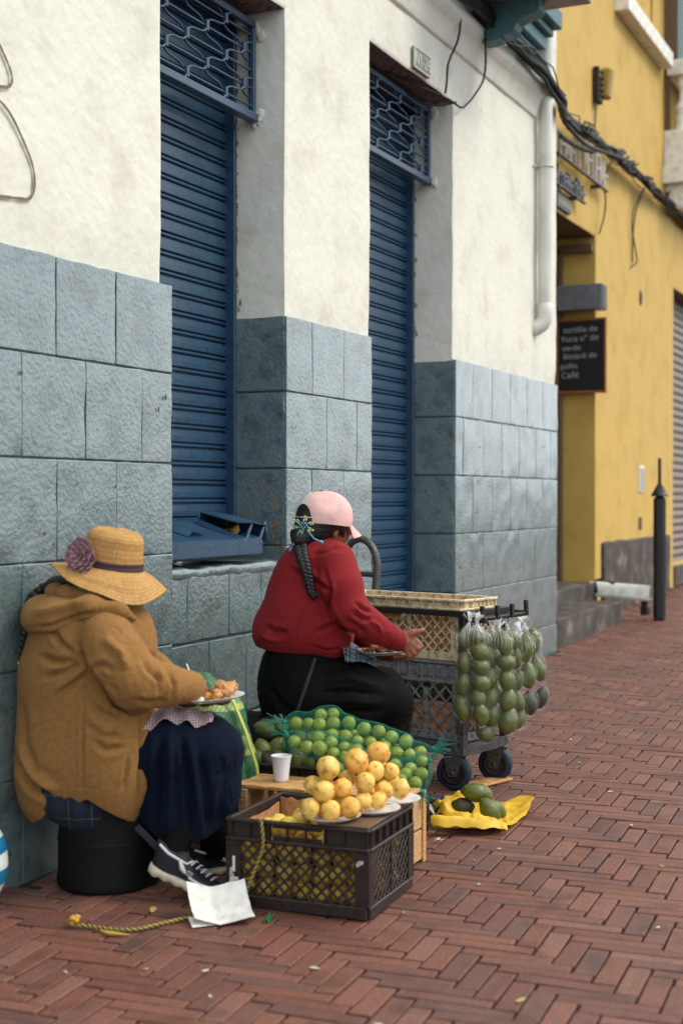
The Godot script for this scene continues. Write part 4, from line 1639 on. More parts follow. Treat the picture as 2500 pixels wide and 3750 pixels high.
	m.cbox(Vector3(-0.296, 1.37, -13.76), Vector3(0.02, 0.25, 0.20), 0.003)
	var vent := obj("vent", m, mats.white_stone, h)
	for k in 8:
		m = MB.new()
		m.cbox(Vector3(-0.283, 1.27 + k * 0.028, -13.76), Vector3(0.012, 0.008, 0.17), 0.001)
		obj("louvre", m, mats.letter_dark, vent)
	m = MB.new()
	m.cbox(Vector3(-0.296, 0.94, -13.72), Vector3(0.014, 0.12, 0.10), 0.002)
	obj("vent", m, mats.stone, h)
	m = MB.new()
	m.blob(Vector3(-0.297, 3.12, -13.73), Vector3(0.012, 0.07, 0.05), Basis.IDENTITY, 8, 10, 0.4, 3.0, noi)
	obj("plugged_hole", m, mats.stone, h)
	# signs on the lintel: raised letters on rails
	var s1 := thing("letter_sign", "upper row of pale raised metal letters on the yellow lintel", "sign", Vector3(-0.235, 3.84, -12.16))
	sign_row(s1, 1.75, 0.27, [0.62, 0.62, 0.62, 0.62, 0.62, 0.95, 0.0, 0.95, 1.0, 1.0, 0.9, 0.85, 0.85], mats.letter_metal)
	var s2 := thing("letter_sign", "lower row of dark raised metal letters on the yellow lintel", "sign", Vector3(-0.235, 3.60, -11.42))
	sign_row(s2, 1.0, 0.15, [0.7, 0.7, 1.0, 0.7, 0.7, 0.9, 0.7, 0.7, 1.0, 0.7, 0.8], mats.letter_dark)
	var s3 := thing("small_plaque", "small grey metal plaque under the dark letters", "plaque", Vector3(-0.285, 3.52, -10.95))
	m = MB.new()
	m.cbox(Vector3.ZERO, Vector3(0.02, 0.14, 0.40), 0.02)
	obj("panel", m, mats.letter_dark, s3)
	m = MB.new()
	for k in 9:
		m.cbox(Vector3(0.012, 0, -0.16 + k * 0.04), Vector3(0.008, 0.08, 0.014), 0.001)
	obj("lettering", m, mats.letter_metal, s3)
	# box lamp and chalkboard hung on the side of the doorway
	var gb := thing("metal_box_sign", "grey sheet metal box fixed above the chalkboard", "box sign", Vector3(-0.42, 2.895, -11.93))
	m = MB.new()
	m.cbox(Vector3(0, 0, 0), Vector3(0.44, 0.215, 0.16), 0.006)
	obj("housing", m, mats.galvanised, gb)
	m = MB.new()
	m.cbox(Vector3(0.223, 0.0, 0.0), Vector3(0.006, 0.19, 0.135), 0.001)
	obj("end_plate", m, mats.bollard, gb)
	var cb := thing("chalkboard", "black chalk menu board in an orange-brown wooden frame on the yellow wall", "chalkboard", Vector3(-0.41, 2.405, -11.965))
	m = MB.new()
	m.cbox(Vector3.ZERO, Vector3(0.40, 0.60, 0.014), 0.001)
	obj("slate", m, mats.chalkboard, cb)
	for s in [[0, 0.31, 0.44, 0.022], [0, -0.31, 0.44, 0.022]]:
		m = MB.new()
		m.cbox(Vector3(s[0], s[1], 0.004), Vector3(s[2], s[3], 0.026), 0.003)
		obj("frame_rail", m, mats.frame_wood, cb)
	for s in [-0.21, 0.21]:
		m = MB.new()
		m.cbox(Vector3(s, 0, 0.004), Vector3(0.020, 0.598, 0.026), 0.003)
		obj("frame_stile", m, mats.frame_wood, cb)
	var lines := [["tortilla de", 0.062, -0.005, 0.225], ["Yuca o\" de", 0.062, -0.012, 0.15], ["verde", 0.058, -0.085, 0.07], ["Bisteck de", 0.058, -0.01, 0.0], ["pollo.", 0.058, -0.10, -0.085], ["Café", 0.068, -0.095, -0.165]]
	for l in lines:
		var t := text_mesh(l[0], l[1], 0.0015)
		var e := inst("writing", t, cb, Transform3D(Basis(Vector3.BACK, 0.03).scaled_local(Vector3(1.12, 1, 1)), Vector3(l[2], l[3], 0.0082)), mats.chalk)
		e.name = e.name


func sign_row(p: Node3D, length: float, high: float, tops: Array, mt: Material) -> void:
	var m := MB.new()
	m.cbox(Vector3(0.0, -0.008, length / 2.0), Vector3(0.03, 0.014, length), 0.002)
	m.cbox(Vector3(-0.02, -0.02, 0.30), Vector3(0.09, 0.03, 0.04), 0.004)
	m.cbox(Vector3(-0.02, -0.02, length - 0.2), Vector3(0.09, 0.03, 0.04), 0.004)
	obj("rail", m, mats.letter_dark, p)
	var n := tops.size()
	for i in n:
		if tops[i] == 0.0:
			continue
		var zc := length - (i + 0.5) * length / n      # the first letter stands nearest to the camera
		var w := length / n * 0.36
		var t: float = high * tops[i]
		m = MB.new()
		var kind := (i * 7 + n) % 4
		m.cbox(Vector3(0, t / 2.0, zc + w), Vector3(0.024, t, 0.018), 0.002)
		if kind != 1:
			m.cbox(Vector3(0, t / 2.0, zc - w), Vector3(0.024, t, 0.018), 0.002)
		if kind == 0 or kind == 3:
			m.cbox(Vector3(0.001, t - 0.012, zc), Vector3(0.024, 0.022, w * 2.0), 0.002)
		if kind == 2:
			m.bar(Vector3(0, t, zc + w), Vector3(0, t * 0.2, zc), 0.022, 0.016)
			m.bar(Vector3(0, t, zc - w), Vector3(0, t * 0.2, zc), 0.022, 0.016)
		if kind == 3 or kind == 1:
			m.cbox(Vector3(0.001, t * 0.5, zc), Vector3(0.024, 0.02, w * 2.0), 0.002)
		obj("letter", m, mt, p)


func build_street_things() -> void:
	# bollard
	var b := thing("bollard", "black iron post with a pyramid cap and thin spike by the yellow house", "bollard", Vector3(0.266, gy(-11.95), -11.95), 12)
	var m := MB.new()
	m.cbox(Vector3(0, 0.52, 0), Vector3(0.095, 1.05, 0.095), 0.022)
	for a in 4:
		m.cbox(Basis(Vector3.UP, a * PI / 2) * Vector3(0.0, 0.52, 0.048), Vector3(0.03, 1.0, 0.006), 0.002, Basis(Vector3.UP, a * PI / 2))
	obj("post", m, mats.bollard, b)
	m = MB.new()
	m.lathe([Vector2(0.0, 1.04), Vector2(0.098, 1.04), Vector2(0.098, 1.052), Vector2(0.02, 1.15), Vector2(0.0, 1.15)], 4, Vector3.ZERO, Basis(Vector3.UP, PI / 4))
	obj("cap", m, mats.bollard, b)
	m = MB.new()
	m.tube([Vector3(0, 1.14, 0), Vector3(0, 1.36, 0)], 0.014, 8)
	obj("spike", m, mats.bollard, b)
	# fallen lamp housing across the step
	var l := thing("fallen_lamp_trough", "long white lamp trough lying across the dark stone step behind the bollard", "lamp housing", Vector3(-0.10, 0.345, -11.96), -4)
	m = MB.new()
	var rows := []
	for q in 12:
		var x := -0.16 + 0.46 * q / 11.0
		var row := PackedVector3Array()
		for j in 13:
			var a := PI * (0.02 + 0.96 * j / 12.0)
			var sk := 0.07 * sin(a) if q == 0 else 0.0
			row.append(Vector3(x - sk, 0.012 + 0.11 * sin(a) - 0.05 * (x + 0.16), 0.065 * cos(a)))
		rows.append(row)
	m.sheet(rows, 0.006)
	m.cbox(Vector3(0.06, -0.002, 0.0), Vector3(0.46, 0.012, 0.12), 0.003, Basis(Vector3.BACK, -0.05))
	obj("trough", m, mats.lamp_white, l)
	m = MB.new()
	m.cbox(Vector3(-0.20, 0.055, 0.01), Vector3(0.12, 0.11, 0.12), 0.012, Basis(Vector3.BACK, 0.45))
	obj("gear_box", m, mats.wheel_blue, l)
	m = MB.new()
	for k in 5:
		m.tube([Vector3(-0.24, 0.12, -0.06), Vector3(-0.16 + 0.02 * k, 0.15 - 0.01 * k, -0.03), Vector3(-0.08 + 0.02 * k, 0.125, 0.0), Vector3(-0.02, 0.115, 0.03)], 0.006, 6)
	obj("loose_wire", m, mats.cable, l)
	m = MB.new()
	m.cbox(Vector3(0.25, -0.045, 0.02), Vector3(0.05, 0.07, 0.05), 0.004)
	m.cbox(Vector3(0.25, -0.105, 0.0), Vector3(0.06, 0.075, 0.10), 0.006)
	obj("foot", m, mats.bollard, l)
	# flood lamp on the yellow wall
	var f := thing("flood_lamp", "small yellow painted flood lamp on a black bracket on the yellow wall", "lamp", Vector3(-0.25, 4.70, -11.95))
	m = MB.new()
	m.cbox(Vector3(0.035, 0.03, -0.09), Vector3(0.10, 0.26, 0.12), 0.02, Basis(Vector3.BACK, -0.12))
	obj("housing", m, mats.lamp_yellow, f)
	m = MB.new()
	m.cbox(Vector3(-0.02, 0.02, 0.03), Vector3(0.05, 0.26, 0.05), 0.006)
	m.cbox(Vector3(-0.01, -0.13, 0.0), Vector3(0.05, 0.05, 0.12), 0.008)
	for k in 5:
		m.bar(Vector3(-0.01, 0.12 - k * 0.05, 0.03), Vector3(0.03, 0.10 - k * 0.05, -0.04), 0.014, 0.014)
	obj("bracket", m, mats.cable, f)
	m = MB.new()
	m.tube([Vector3(-0.03, -0.14, 0.0), Vector3(-0.035, -0.35, 0.02), Vector3(-0.03, -0.55, 0.03)], 0.006, 6)
	obj("cord", m, mats.cable, f)
	# cables
	var c := thing("cable_bundle", "thick bundle of black cables strung along both house fronts", "cables")
	var path := [Vector3(0.10, 4.02, -4.5), Vector3(0.11, 4.035, -6.2), Vector3(0.11, 4.03, -7.18), Vector3(0.11, 4.005, -7.82), Vector3(0.12, 3.99, -8.48), Vector3(0.13, 3.965, -9.04), Vector3(0.09, 3.92, -9.6), Vector3(-0.04, 3.97, -10.1), Vector3(-0.16, 4.08, -10.75), Vector3(-0.19, 4.15, -11.35), Vector3(-0.20, 4.18, -11.96), Vector3(-0.21, 4.185, -12.7), Vector3(-0.21, 4.19, -13.46), Vector3(-0.22, 4.185, -14.4), Vector3(-0.21, 4.18, -15.4), Vector3(-0.21, 4.17, -17.0), Vector3(-0.21, 4.17, -19.0)]
	var cv := Curve3D.new()
	for p in path:
		cv.add_point(p)
	var total := cv.get_baked_length()
	for k in 18:
		var pts := []
		var rad := rng.randf_range(0.009, 0.019)
		var ph := rng.randf() * TAU
		var rr := rng.randf_range(0.01, 0.045)
		if k > 14:
			rr = rng.randf_range(0.05, 0.075)
			rad = 0.005
		for q in 110:
			var d := total * q / 109.0
			var p := cv.sample_baked(d, true)
			var a := ph + d * 0.9 + 1.5 * noi.get_noise_2d(d * 0.8, k * 9.0)
			var sag := rr * (1.0 + 0.6 * noi.get_noise_2d(d * 1.7, 40.0 + k * 5.0))
			pts.append(p + Vector3(0.6 * sag * cos(a), sag * sin(a), 0))
		m = MB.new()
		m.tube(pts, rad, 6)
		obj("cable", m, mats.cable, c)
	for s in [[-11.2, 0.055], [-12.35, 0.075], [-12.7, 0.06], [-13.5, 0.05]]:
		m = MB.new()
		var d := cv.get_closest_offset(Vector3(-0.2, 4.15, s[0]))
		var p := cv.sample_baked(d, true)
		for q in 9:
			var o := Vector3(0.02, 0, -0.03 * (q - 4)) + Vector3(rng.randf_range(-0.01, 0.03), rng.randf_range(-0.03, 0.03), 0)
			m.tube([p + o + Vector3(0.02, -s[1], 0.1), p + o * 1.4, p + o + Vector3(0.02, s[1] * 0.5, -0.12)], 0.009, 6)
		obj("knot", m, mats.cable, c)
	# loose ends
	var loose := [
		[Vector3(0.06, 3.92, -7.62), Vector3(0.05, 3.78, -7.60), Vector3(0.03, 3.62, -7.50), Vector3(0.03, 3.50, -7.47), Vector3(0.025, 3.44, -7.46)],
		[Vector3(0.09, 3.93, -7.95), Vector3(0.07, 3.80, -8.02), Vector3(0.05, 3.68, -8.05), Vector3(0.04, 3.56, -7.93), Vector3(0.03, 3.46, -7.80), Vector3(0.03, 3.42, -7.70), Vector3(0.02, 3.425, -7.55), Vector3(-0.05, 3.44, -7.3), Vector3(-0.14, 3.45, -7.0)],
		[Vector3(0.03, 3.43, -7.62), Vector3(-0.03, 3.39, -7.50), Vector3(-0.12, 3.40, -7.4), Vector3(-0.15, 3.44, -7.3)],
		[Vector3(-0.20, 4.12, -13.45), Vector3(-0.27, 3.9, -13.40), Vector3(-0.28, 3.65, -13.32), Vector3(-0.28, 3.4, -13.30)],
		[Vector3(-0.20, 4.12, -13.45), Vector3(-0.26, 3.9, -13.27), Vector3(-0.27, 3.7, -13.24), Vector3(-0.27, 3.55, -13.36), Vector3(-0.26, 3.42, -13.40), Vector3(-0.28, 3.35, -13.25)],
		[Vector3(-0.21, 4.1, -12.2), Vector3(-0.24, 3.9, -12.05), Vector3(-0.24, 3.75, -12.12), Vector3(-0.25, 3.6, -12.1), Vector3(-0.27, 3.45, -12.02)],
		[Vector3(-0.1, 3.98, -10.3), Vector3(-0.12, 3.97, -11.0), Vector3(-0.10, 4.03, -11.6), Vector3(-0.06, 4.06, -12.0)],
		[Vector3(-0.15, 3.9, -10.4), Vector3(-0.16, 3.93, -10.9), Vector3(-0.17, 4.0, -11.4)],
	]
	for i in loose.size():
		var l2 := Curve3D.new()
		var ps: Array = loose[i]
		for q in ps.size():
			var t: Vector3 = (ps[mini(q + 1, ps.size() - 1)] - ps[maxi(q - 1, 0)]) * 0.18
			l2.add_point(ps[q], -t, t)
		var pts := []
		var bl := l2.get_baked_length()
		for q in 33:
			pts.append(l2.sample_baked(bl * q / 32.0, true) + Vector3(0, 0, 0.006 * noi.get_noise_2d(q * 0.7, i * 11.0)))
		m = MB.new()
		m.tube(pts, 0.016 if i >= 6 else 0.0065 if i < 3 else 0.0075, 6)
		obj("loose_wire", m, mats.cable, c)


# ---------------------------------------------------------------- crates
# diagonal strips clipped to a rectangle: o is its lower corner, u and v its sides
func lattice(m: MB, o: Vector3, u: Vector3, v: Vector3, pitch: float, wide: float, thick: float) -> void:
	var W := u.length()
	var H := v.length()
	var ud := u / W
	var vd := v / H
	var nrm := ud.cross(vd)
	for dir in [1.0, -1.0]:
		var c := -H + pitch * 0.5
		while c < W + (0.0 if dir > 0 else H):
			# the line runs from (c, 0) along (1, dir)
			var a := Vector2(c, 0.0 if dir > 0 else 0.0)
			var b := Vector2(c + H, H)
			if dir < 0:
				a = Vector2(c, 0)
				b = Vector2(c - H, H)
			var t0 := 0.0
			var t1 := 1.0
			var d := b - a
			var ta := (0.0 - a.x) / d.x
			var tb := (W - a.x) / d.x
			t0 = maxf(t0, minf(ta, tb))
			t1 = minf(t1, maxf(ta, tb))
			if t1 - t0 > 0.04:
				var p := a + d * t0
				var q := a + d * t1
				m.bar(o + ud * p.x + vd * p.y + nrm * (0.0006 * dir), o + ud * q.x + vd * q.y + nrm * (0.0006 * dir), wide, thick, 0.0008, nrm)
			c += pitch


# an open plastic crate, base centred on the node; returns the side panels' node
func crate(p: Node3D, w: float, h: float, d: float, mt: Material, band: float, pitch: float, handle: bool, strip := 0.0075) -> void:
	var m := MB.new()
	m.cbox(Vector3(0, 0.008, 0), Vector3(w - 0.02, 0.012, d - 0.02), 0.002)
	for s in [-1, 1]:
		m.cbox(Vector3(0, 0.018, s * (d / 2 - 0.006)), Vector3(w - 0.02, 0.036, 0.012), 0.003)
		m.cbox(Vector3(s * (w / 2 - 0.006), 0.018, 0), Vector3(0.012, 0.036, d - 0.026), 0.003)
	obj("base", m, mt, p)
	m = MB.new()
	for s in [-1, 1]:
		for y in [h - 0.006, h - band]:
			m.cbox(Vector3(0, y, s * (d / 2 - 0.005)), Vector3(w - 0.002, 0.012, 0.018), 0.003)
			m.cbox(Vector3(s * (w / 2 - 0.005), y, 0), Vector3(0.018, 0.0115, d - 0.022), 0.003)
		var n := int(w / 0.062)
		for k in n + 1:
			m.cbox(Vector3(-w / 2 + 0.02 + (w - 0.04) * k / n, h - band / 2, s * (d / 2 - 0.004)), Vector3(0.004, band - 0.014, 0.013), 0.001)
		n = int(d / 0.062)
		for k in n + 1:
			m.cbox(Vector3(s * (w / 2 - 0.004), h - band / 2, -d / 2 + 0.02 + (d - 0.04) * k / n), Vector3(0.013, band - 0.014, 0.004), 0.001)
	obj("rim", m, mt, p)
	m = MB.new()
	for s in [-1, 1]:
		if handle:
			var hw := w * 0.17
			for q in [-1, 1]:
				m.cbox(Vector3(q * (w / 2 + hw) / 2, h - band / 2, s * (d / 2 - 0.011)), Vector3(w / 2 - hw - 0.012, band - 0.012, 0.005), 0.0)
			m.cbox(Vector3(0, h - 0.017, s * (d / 2 - 0.011)), Vector3(hw * 2, 0.01, 0.005), 0.0)
			m.cbox(Vector3(0, h - band + 0.012, s * (d / 2 - 0.011)), Vector3(hw * 2, 0.012, 0.005), 0.0)
		else:
			m.cbox(Vector3(0, h - band / 2, s * (d / 2 - 0.011)), Vector3(w - 0.022, band - 0.012, 0.005), 0.0)
		m.cbox(Vector3(s * (w / 2 - 0.011), h - band / 2, 0), Vector3(0.005, band - 0.012, d - 0.03), 0.0)
	obj("band", m, mt, p)
	for sx in [-1, 1]:
		for sz in [-1, 1]:
			m = MB.new()
			m.cbox(Vector3(sx * (w / 2 - 0.024), h / 2 - band / 2 + 0.015, sz * (d / 2 - 0.0065)), Vector3(0.047, h - band - 0.04, 0.011), 0.002)
			m.cbox(Vector3(sx * (w / 2 - 0.0065), h / 2 - band / 2 + 0.015, sz * (d / 2 - 0.03)), Vector3(0.011, h - band - 0.04, 0.036), 0.002)
			obj("corner_post", m, mt, p)
	var lo := 0.034
	var hi := h - band - 0.004
	for s in [-1, 1]:
		m = MB.new()
		lattice(m, Vector3(-w / 2 + 0.045, lo, s * (d / 2 - 0.008)), Vector3(w - 0.09, 0, 0), Vector3(0, hi - lo, 0), pitch, strip, 0.0045)
		obj("lattice", m, mt, p)
		m = MB.new()
		lattice(m, Vector3(s * (w / 2 - 0.008), lo, d / 2 - 0.045), Vector3(0, 0, -d + 0.09), Vector3(0, hi - lo, 0), pitch, strip, 0.0045)
		m.cbox(Vector3(s * (w / 2 - 0.007), (lo + hi) / 2, 0), Vector3(0.011, hi - lo, 0.012), 0.002)
		obj("lattice", m, mt, p)


const LIMES_A := [[0.574, 0.393, -4.488, 0.0249], [0.613, 0.393, -4.506, 0.0210], [0.636, 0.416, -4.558, 0.0251], [0.649, 0.390, -4.517, 0.0248], [0.692, 0.394, -4.544, 0.0249], [0.741, 0.395, -4.568, 0.0249], [0.801, 0.378, -4.564, 0.0247], [0.852, 0.371, -4.575, 0.0247], [0.904, 0.355, -4.568, 0.0245], [0.956, 0.343, -4.569, 0.0250], [1.021, 0.316, -4.545, 0.0215], [0.948, 0.314, -4.507, 0.0226], [0.993, 0.307, -4.516, 0.0225], [0.849, 0.340, -4.515, 0.0228], [0.805, 0.345, -4.502, 0.0207], [0.754, 0.359, -4.508, 0.0229], [0.711, 0.361, -4.492, 0.0219], [0.901, 0.330, -4.518, 0.0216], [0.672, 0.420, -4.585, 0.0222]]
const LIMES_B := [[0.633, 0.354, -4.356, 0.0225], [0.681, 0.340, -4.352, 0.0224], [0.697, 0.365, -4.408, 0.0226], [0.724, 0.336, -4.364, 0.0256], [0.749, 0.351, -4.403, 0.0225], [0.777, 0.324, -4.362, 0.0223], [0.798, 0.340, -4.404, 0.0192], [0.840, 0.332, -4.409, 0.0213], [0.819, 0.314, -4.363, 0.0201]]
const LIMES_C := [[0.972, 0.287, -4.436, 0.0212], [1.025, 0.277, -4.441, 0.0221], [1.020, 0.264, -4.410, 0.0220], [1.064, 0.243, -4.386, 0.0218], [1.067, 0.266, -4.435, 0.0199], [0.801, 0.281, -4.346, 0.0211], [0.853, 0.309, -4.426, 0.0213], [0.906, 0.309, -4.451, 0.0213], [1.016, 0.251, -4.380, 0.0209], [1.048, 0.297, -4.491, 0.0202]]
const PILE_A := [[0.999, 0.278, -3.721, 0.0310], [1.058, 0.275, -3.737, 0.0310], [1.106, 0.281, -3.770, 0.0320], [0.985, 0.336, -3.771, 0.0277], [1.030, 0.327, -3.747, 0.0329], [1.073, 0.332, -3.789, 0.0294], [1.031, 0.389, -3.776, 0.0345], [0.995, 0.275, -3.797, 0.0306], [1.052, 0.280, -3.823, 0.0306]]
const PILE_B := [[1.104, 0.279, -3.866, 0.0289], [1.141, 0.281, -3.894, 0.0271], [1.144, 0.305, -3.928, 0.0282], [1.104, 0.335, -3.878, 0.0318], [1.116, 0.360, -3.927, 0.0292], [1.073, 0.394, -3.886, 0.0376], [1.035, 0.336, -3.901, 0.0260], [1.081, 0.287, -3.943, 0.0285]]
const PILE_C := [[1.146, 0.287, -4.053, 0.0319], [1.108, 0.335, -4.069, 0.0282], [1.069, 0.390, -4.062, 0.0361], [1.094, 0.283, -4.073, 0.0292], [1.095, 0.297, -4.107, 0.0270], [1.059, 0.336, -4.091, 0.0270]]


var fruit_meshes := {}


func fruit(called: String, kind: String, at: Vector3, rad: Vector3, label: String, category: String, group: String) -> MeshInstance3D:
	if not fruit_meshes.has(kind):
		var list := []
		for k in 4:
			var m := MB.new()
			if kind.begins_with("avocado"):
				m.blob(Vector3.ZERO, Vector3.ONE, Basis.IDENTITY, 16, 20, 0.10, 3.0 + k * 7.7, noi, 0.26)
				m.tube([Vector3(0, 0.97, 0), Vector3(0.01, 1.05, 0.01)], [0.05, 0.03], 6)
			elif kind.begins_with("lime"):
				m.blob(Vector3.ZERO, Vector3(1, 1.03, 1), Basis.IDENTITY, 14, 18, 0.05, 3.0 + k * 7.7, noi)
				m.blob(Vector3(0, 1.0, 0), Vector3(0.2, 0.12, 0.2), Basis.IDENTITY, 6, 8, 0.0, 1.0, noi)
			else:
				m.blob(Vector3.ZERO, Vector3(1, 0.97, 1), Basis.IDENTITY, 16, 20, 0.14, 3.0 + k * 9.7, noi)
				m.lathe([Vector2(0.0, 0.965), Vector2(0.05, 0.975), Vector2(0.09, 0.95)], 8)
			list.append(m.mesh(mats[kind]))
		fruit_meshes[kind] = list
	var o := MeshInstance3D.new()
	o.mesh = fruit_meshes[kind][rng.randi() % 4]
	o.basis = Basis.from_euler(Vector3(rng.randf() * TAU, rng.randf() * TAU, rng.randf() * TAU)).scaled_local(rad * Vector3(rng.randf_range(0.95, 1.05), rng.randf_range(0.93, 1.08), rng.randf_range(0.95, 1.05)))
	o.position = at
	put(o, called, self)
	tag(o, label, category, group)
	return o


func avocado(at: Vector3, wide: float, tall: float, tilt: float, dark: bool, label: String, group: String) -> void:
	var o := fruit("avocado", "avocado_dark" if dark else "avocado", at, Vector3.ONE, label, "avocado", group)
	o.basis = Basis(Vector3.UP, deg_to_rad(YAW)) * Basis(Vector3.BACK, tilt) * Basis(Vector3.RIGHT, rng.randf_range(-0.3, 0.3)) * Basis(Vector3.UP, rng.randf() * TAU)
	o.basis = o.basis.scaled_local(Vector3(wide, tall, wide))


# strands of a net along the quads of a soft envelope
func net_over(b: Body, cell: float, strand: float) -> MB:
	var e := MB.new()
	b.into(e, cell)
	var out := MB.new()
	var done := {}
	for q in e.ix.size() / 6:
		var v0 := e.ix[q * 6]
		var rest := []
		for k in [1, 2, 4, 5]:
			if not rest.has(e.ix[q * 6 + k]):
				rest.append(e.ix[q * 6 + k])
		var dia := -1
		for k in [e.ix[q * 6 + 1], e.ix[q * 6 + 2]]:
			if k == e.ix[q * 6 + 4] or k == e.ix[q * 6 + 5]:
				dia = k
		for r in rest:
			if r == dia:
				continue
			for s in [v0, dia]:
				var key := mini(s, r) * 100000 + maxi(s, r)
				if done.has(key):
					continue
				done[key] = true
				var a := e.v[s]
				var c := e.v[r]
				if a.distance_to(c) > 0.001:
					var t := (c - a).normalized()
					var x := e.n[s]
					var y := t.cross(x).normalized()
					x = y.cross(t)
					var rows := []
					for p in [a, c]:
						rows.append(PackedVector3Array([p + x * strand, p - x * strand * 0.5 + y * strand * 0.87, p - x * strand * 0.5 - y * strand * 0.87]))
					out.skin(rows, true)
	return out


func net_sack(label: String, list: Array, necks: Array) -> void:
	var o := thing("net_sack", label, "net sack", Vector3.ZERO, 0.0, "teal net sacks of limes")
	var b := Body.new()
	for l in list:
		var p := Vector3(l[0], l[1], l[2])
		b.ell(p, Vector3.ONE * (l[3] + 0.004), 0.05)
	for nk in necks:
		b.cap(nk[0], nk[1], 0.03, 0.004, 0.05)
	obj("net", net_over(b, 0.0085, 0.00033), mats.net, o)
	for nk in necks:
		var m := MB.new()
		for k in 14:
			var d: Vector3 = (nk[1] - nk[0]).normalized()
			var j := Vector3(rng.randf_range(-1, 1), rng.randf_range(-1, 1), rng.randf_range(-1, 1))
			m.tube([nk[1] - d * 0.02, nk[1] + d * 0.02 + j * 0.012, nk[1] + d * 0.05 + j * 0.035], 0.0011, 4)
		m.blob(nk[1], Vector3.ONE * 0.009, Basis.IDENTITY, 6, 8, 0.3, 2.0, noi)
		obj("knot", m, mats.net, o)


func plate(at: Vector3, r: float, mt: Material, label: String, tip := Basis.IDENTITY) -> void:
	var m := MB.new()
	m.lathe([Vector2(0.0, 0.003), Vector2(r * 0.66, 0.003), Vector2(r * 0.74, 0.008), Vector2(r, 0.016), Vector2(r * 1.005, 0.0145), Vector2(r * 0.74, 0.004), Vector2(r * 0.62, 0.0), Vector2(0.0, 0.0)], 36)
	var o := obj("plate", m, mt)
	o.transform = Transform3D(tip, at)
	tag(o, label, "plate", "white plastic plates")


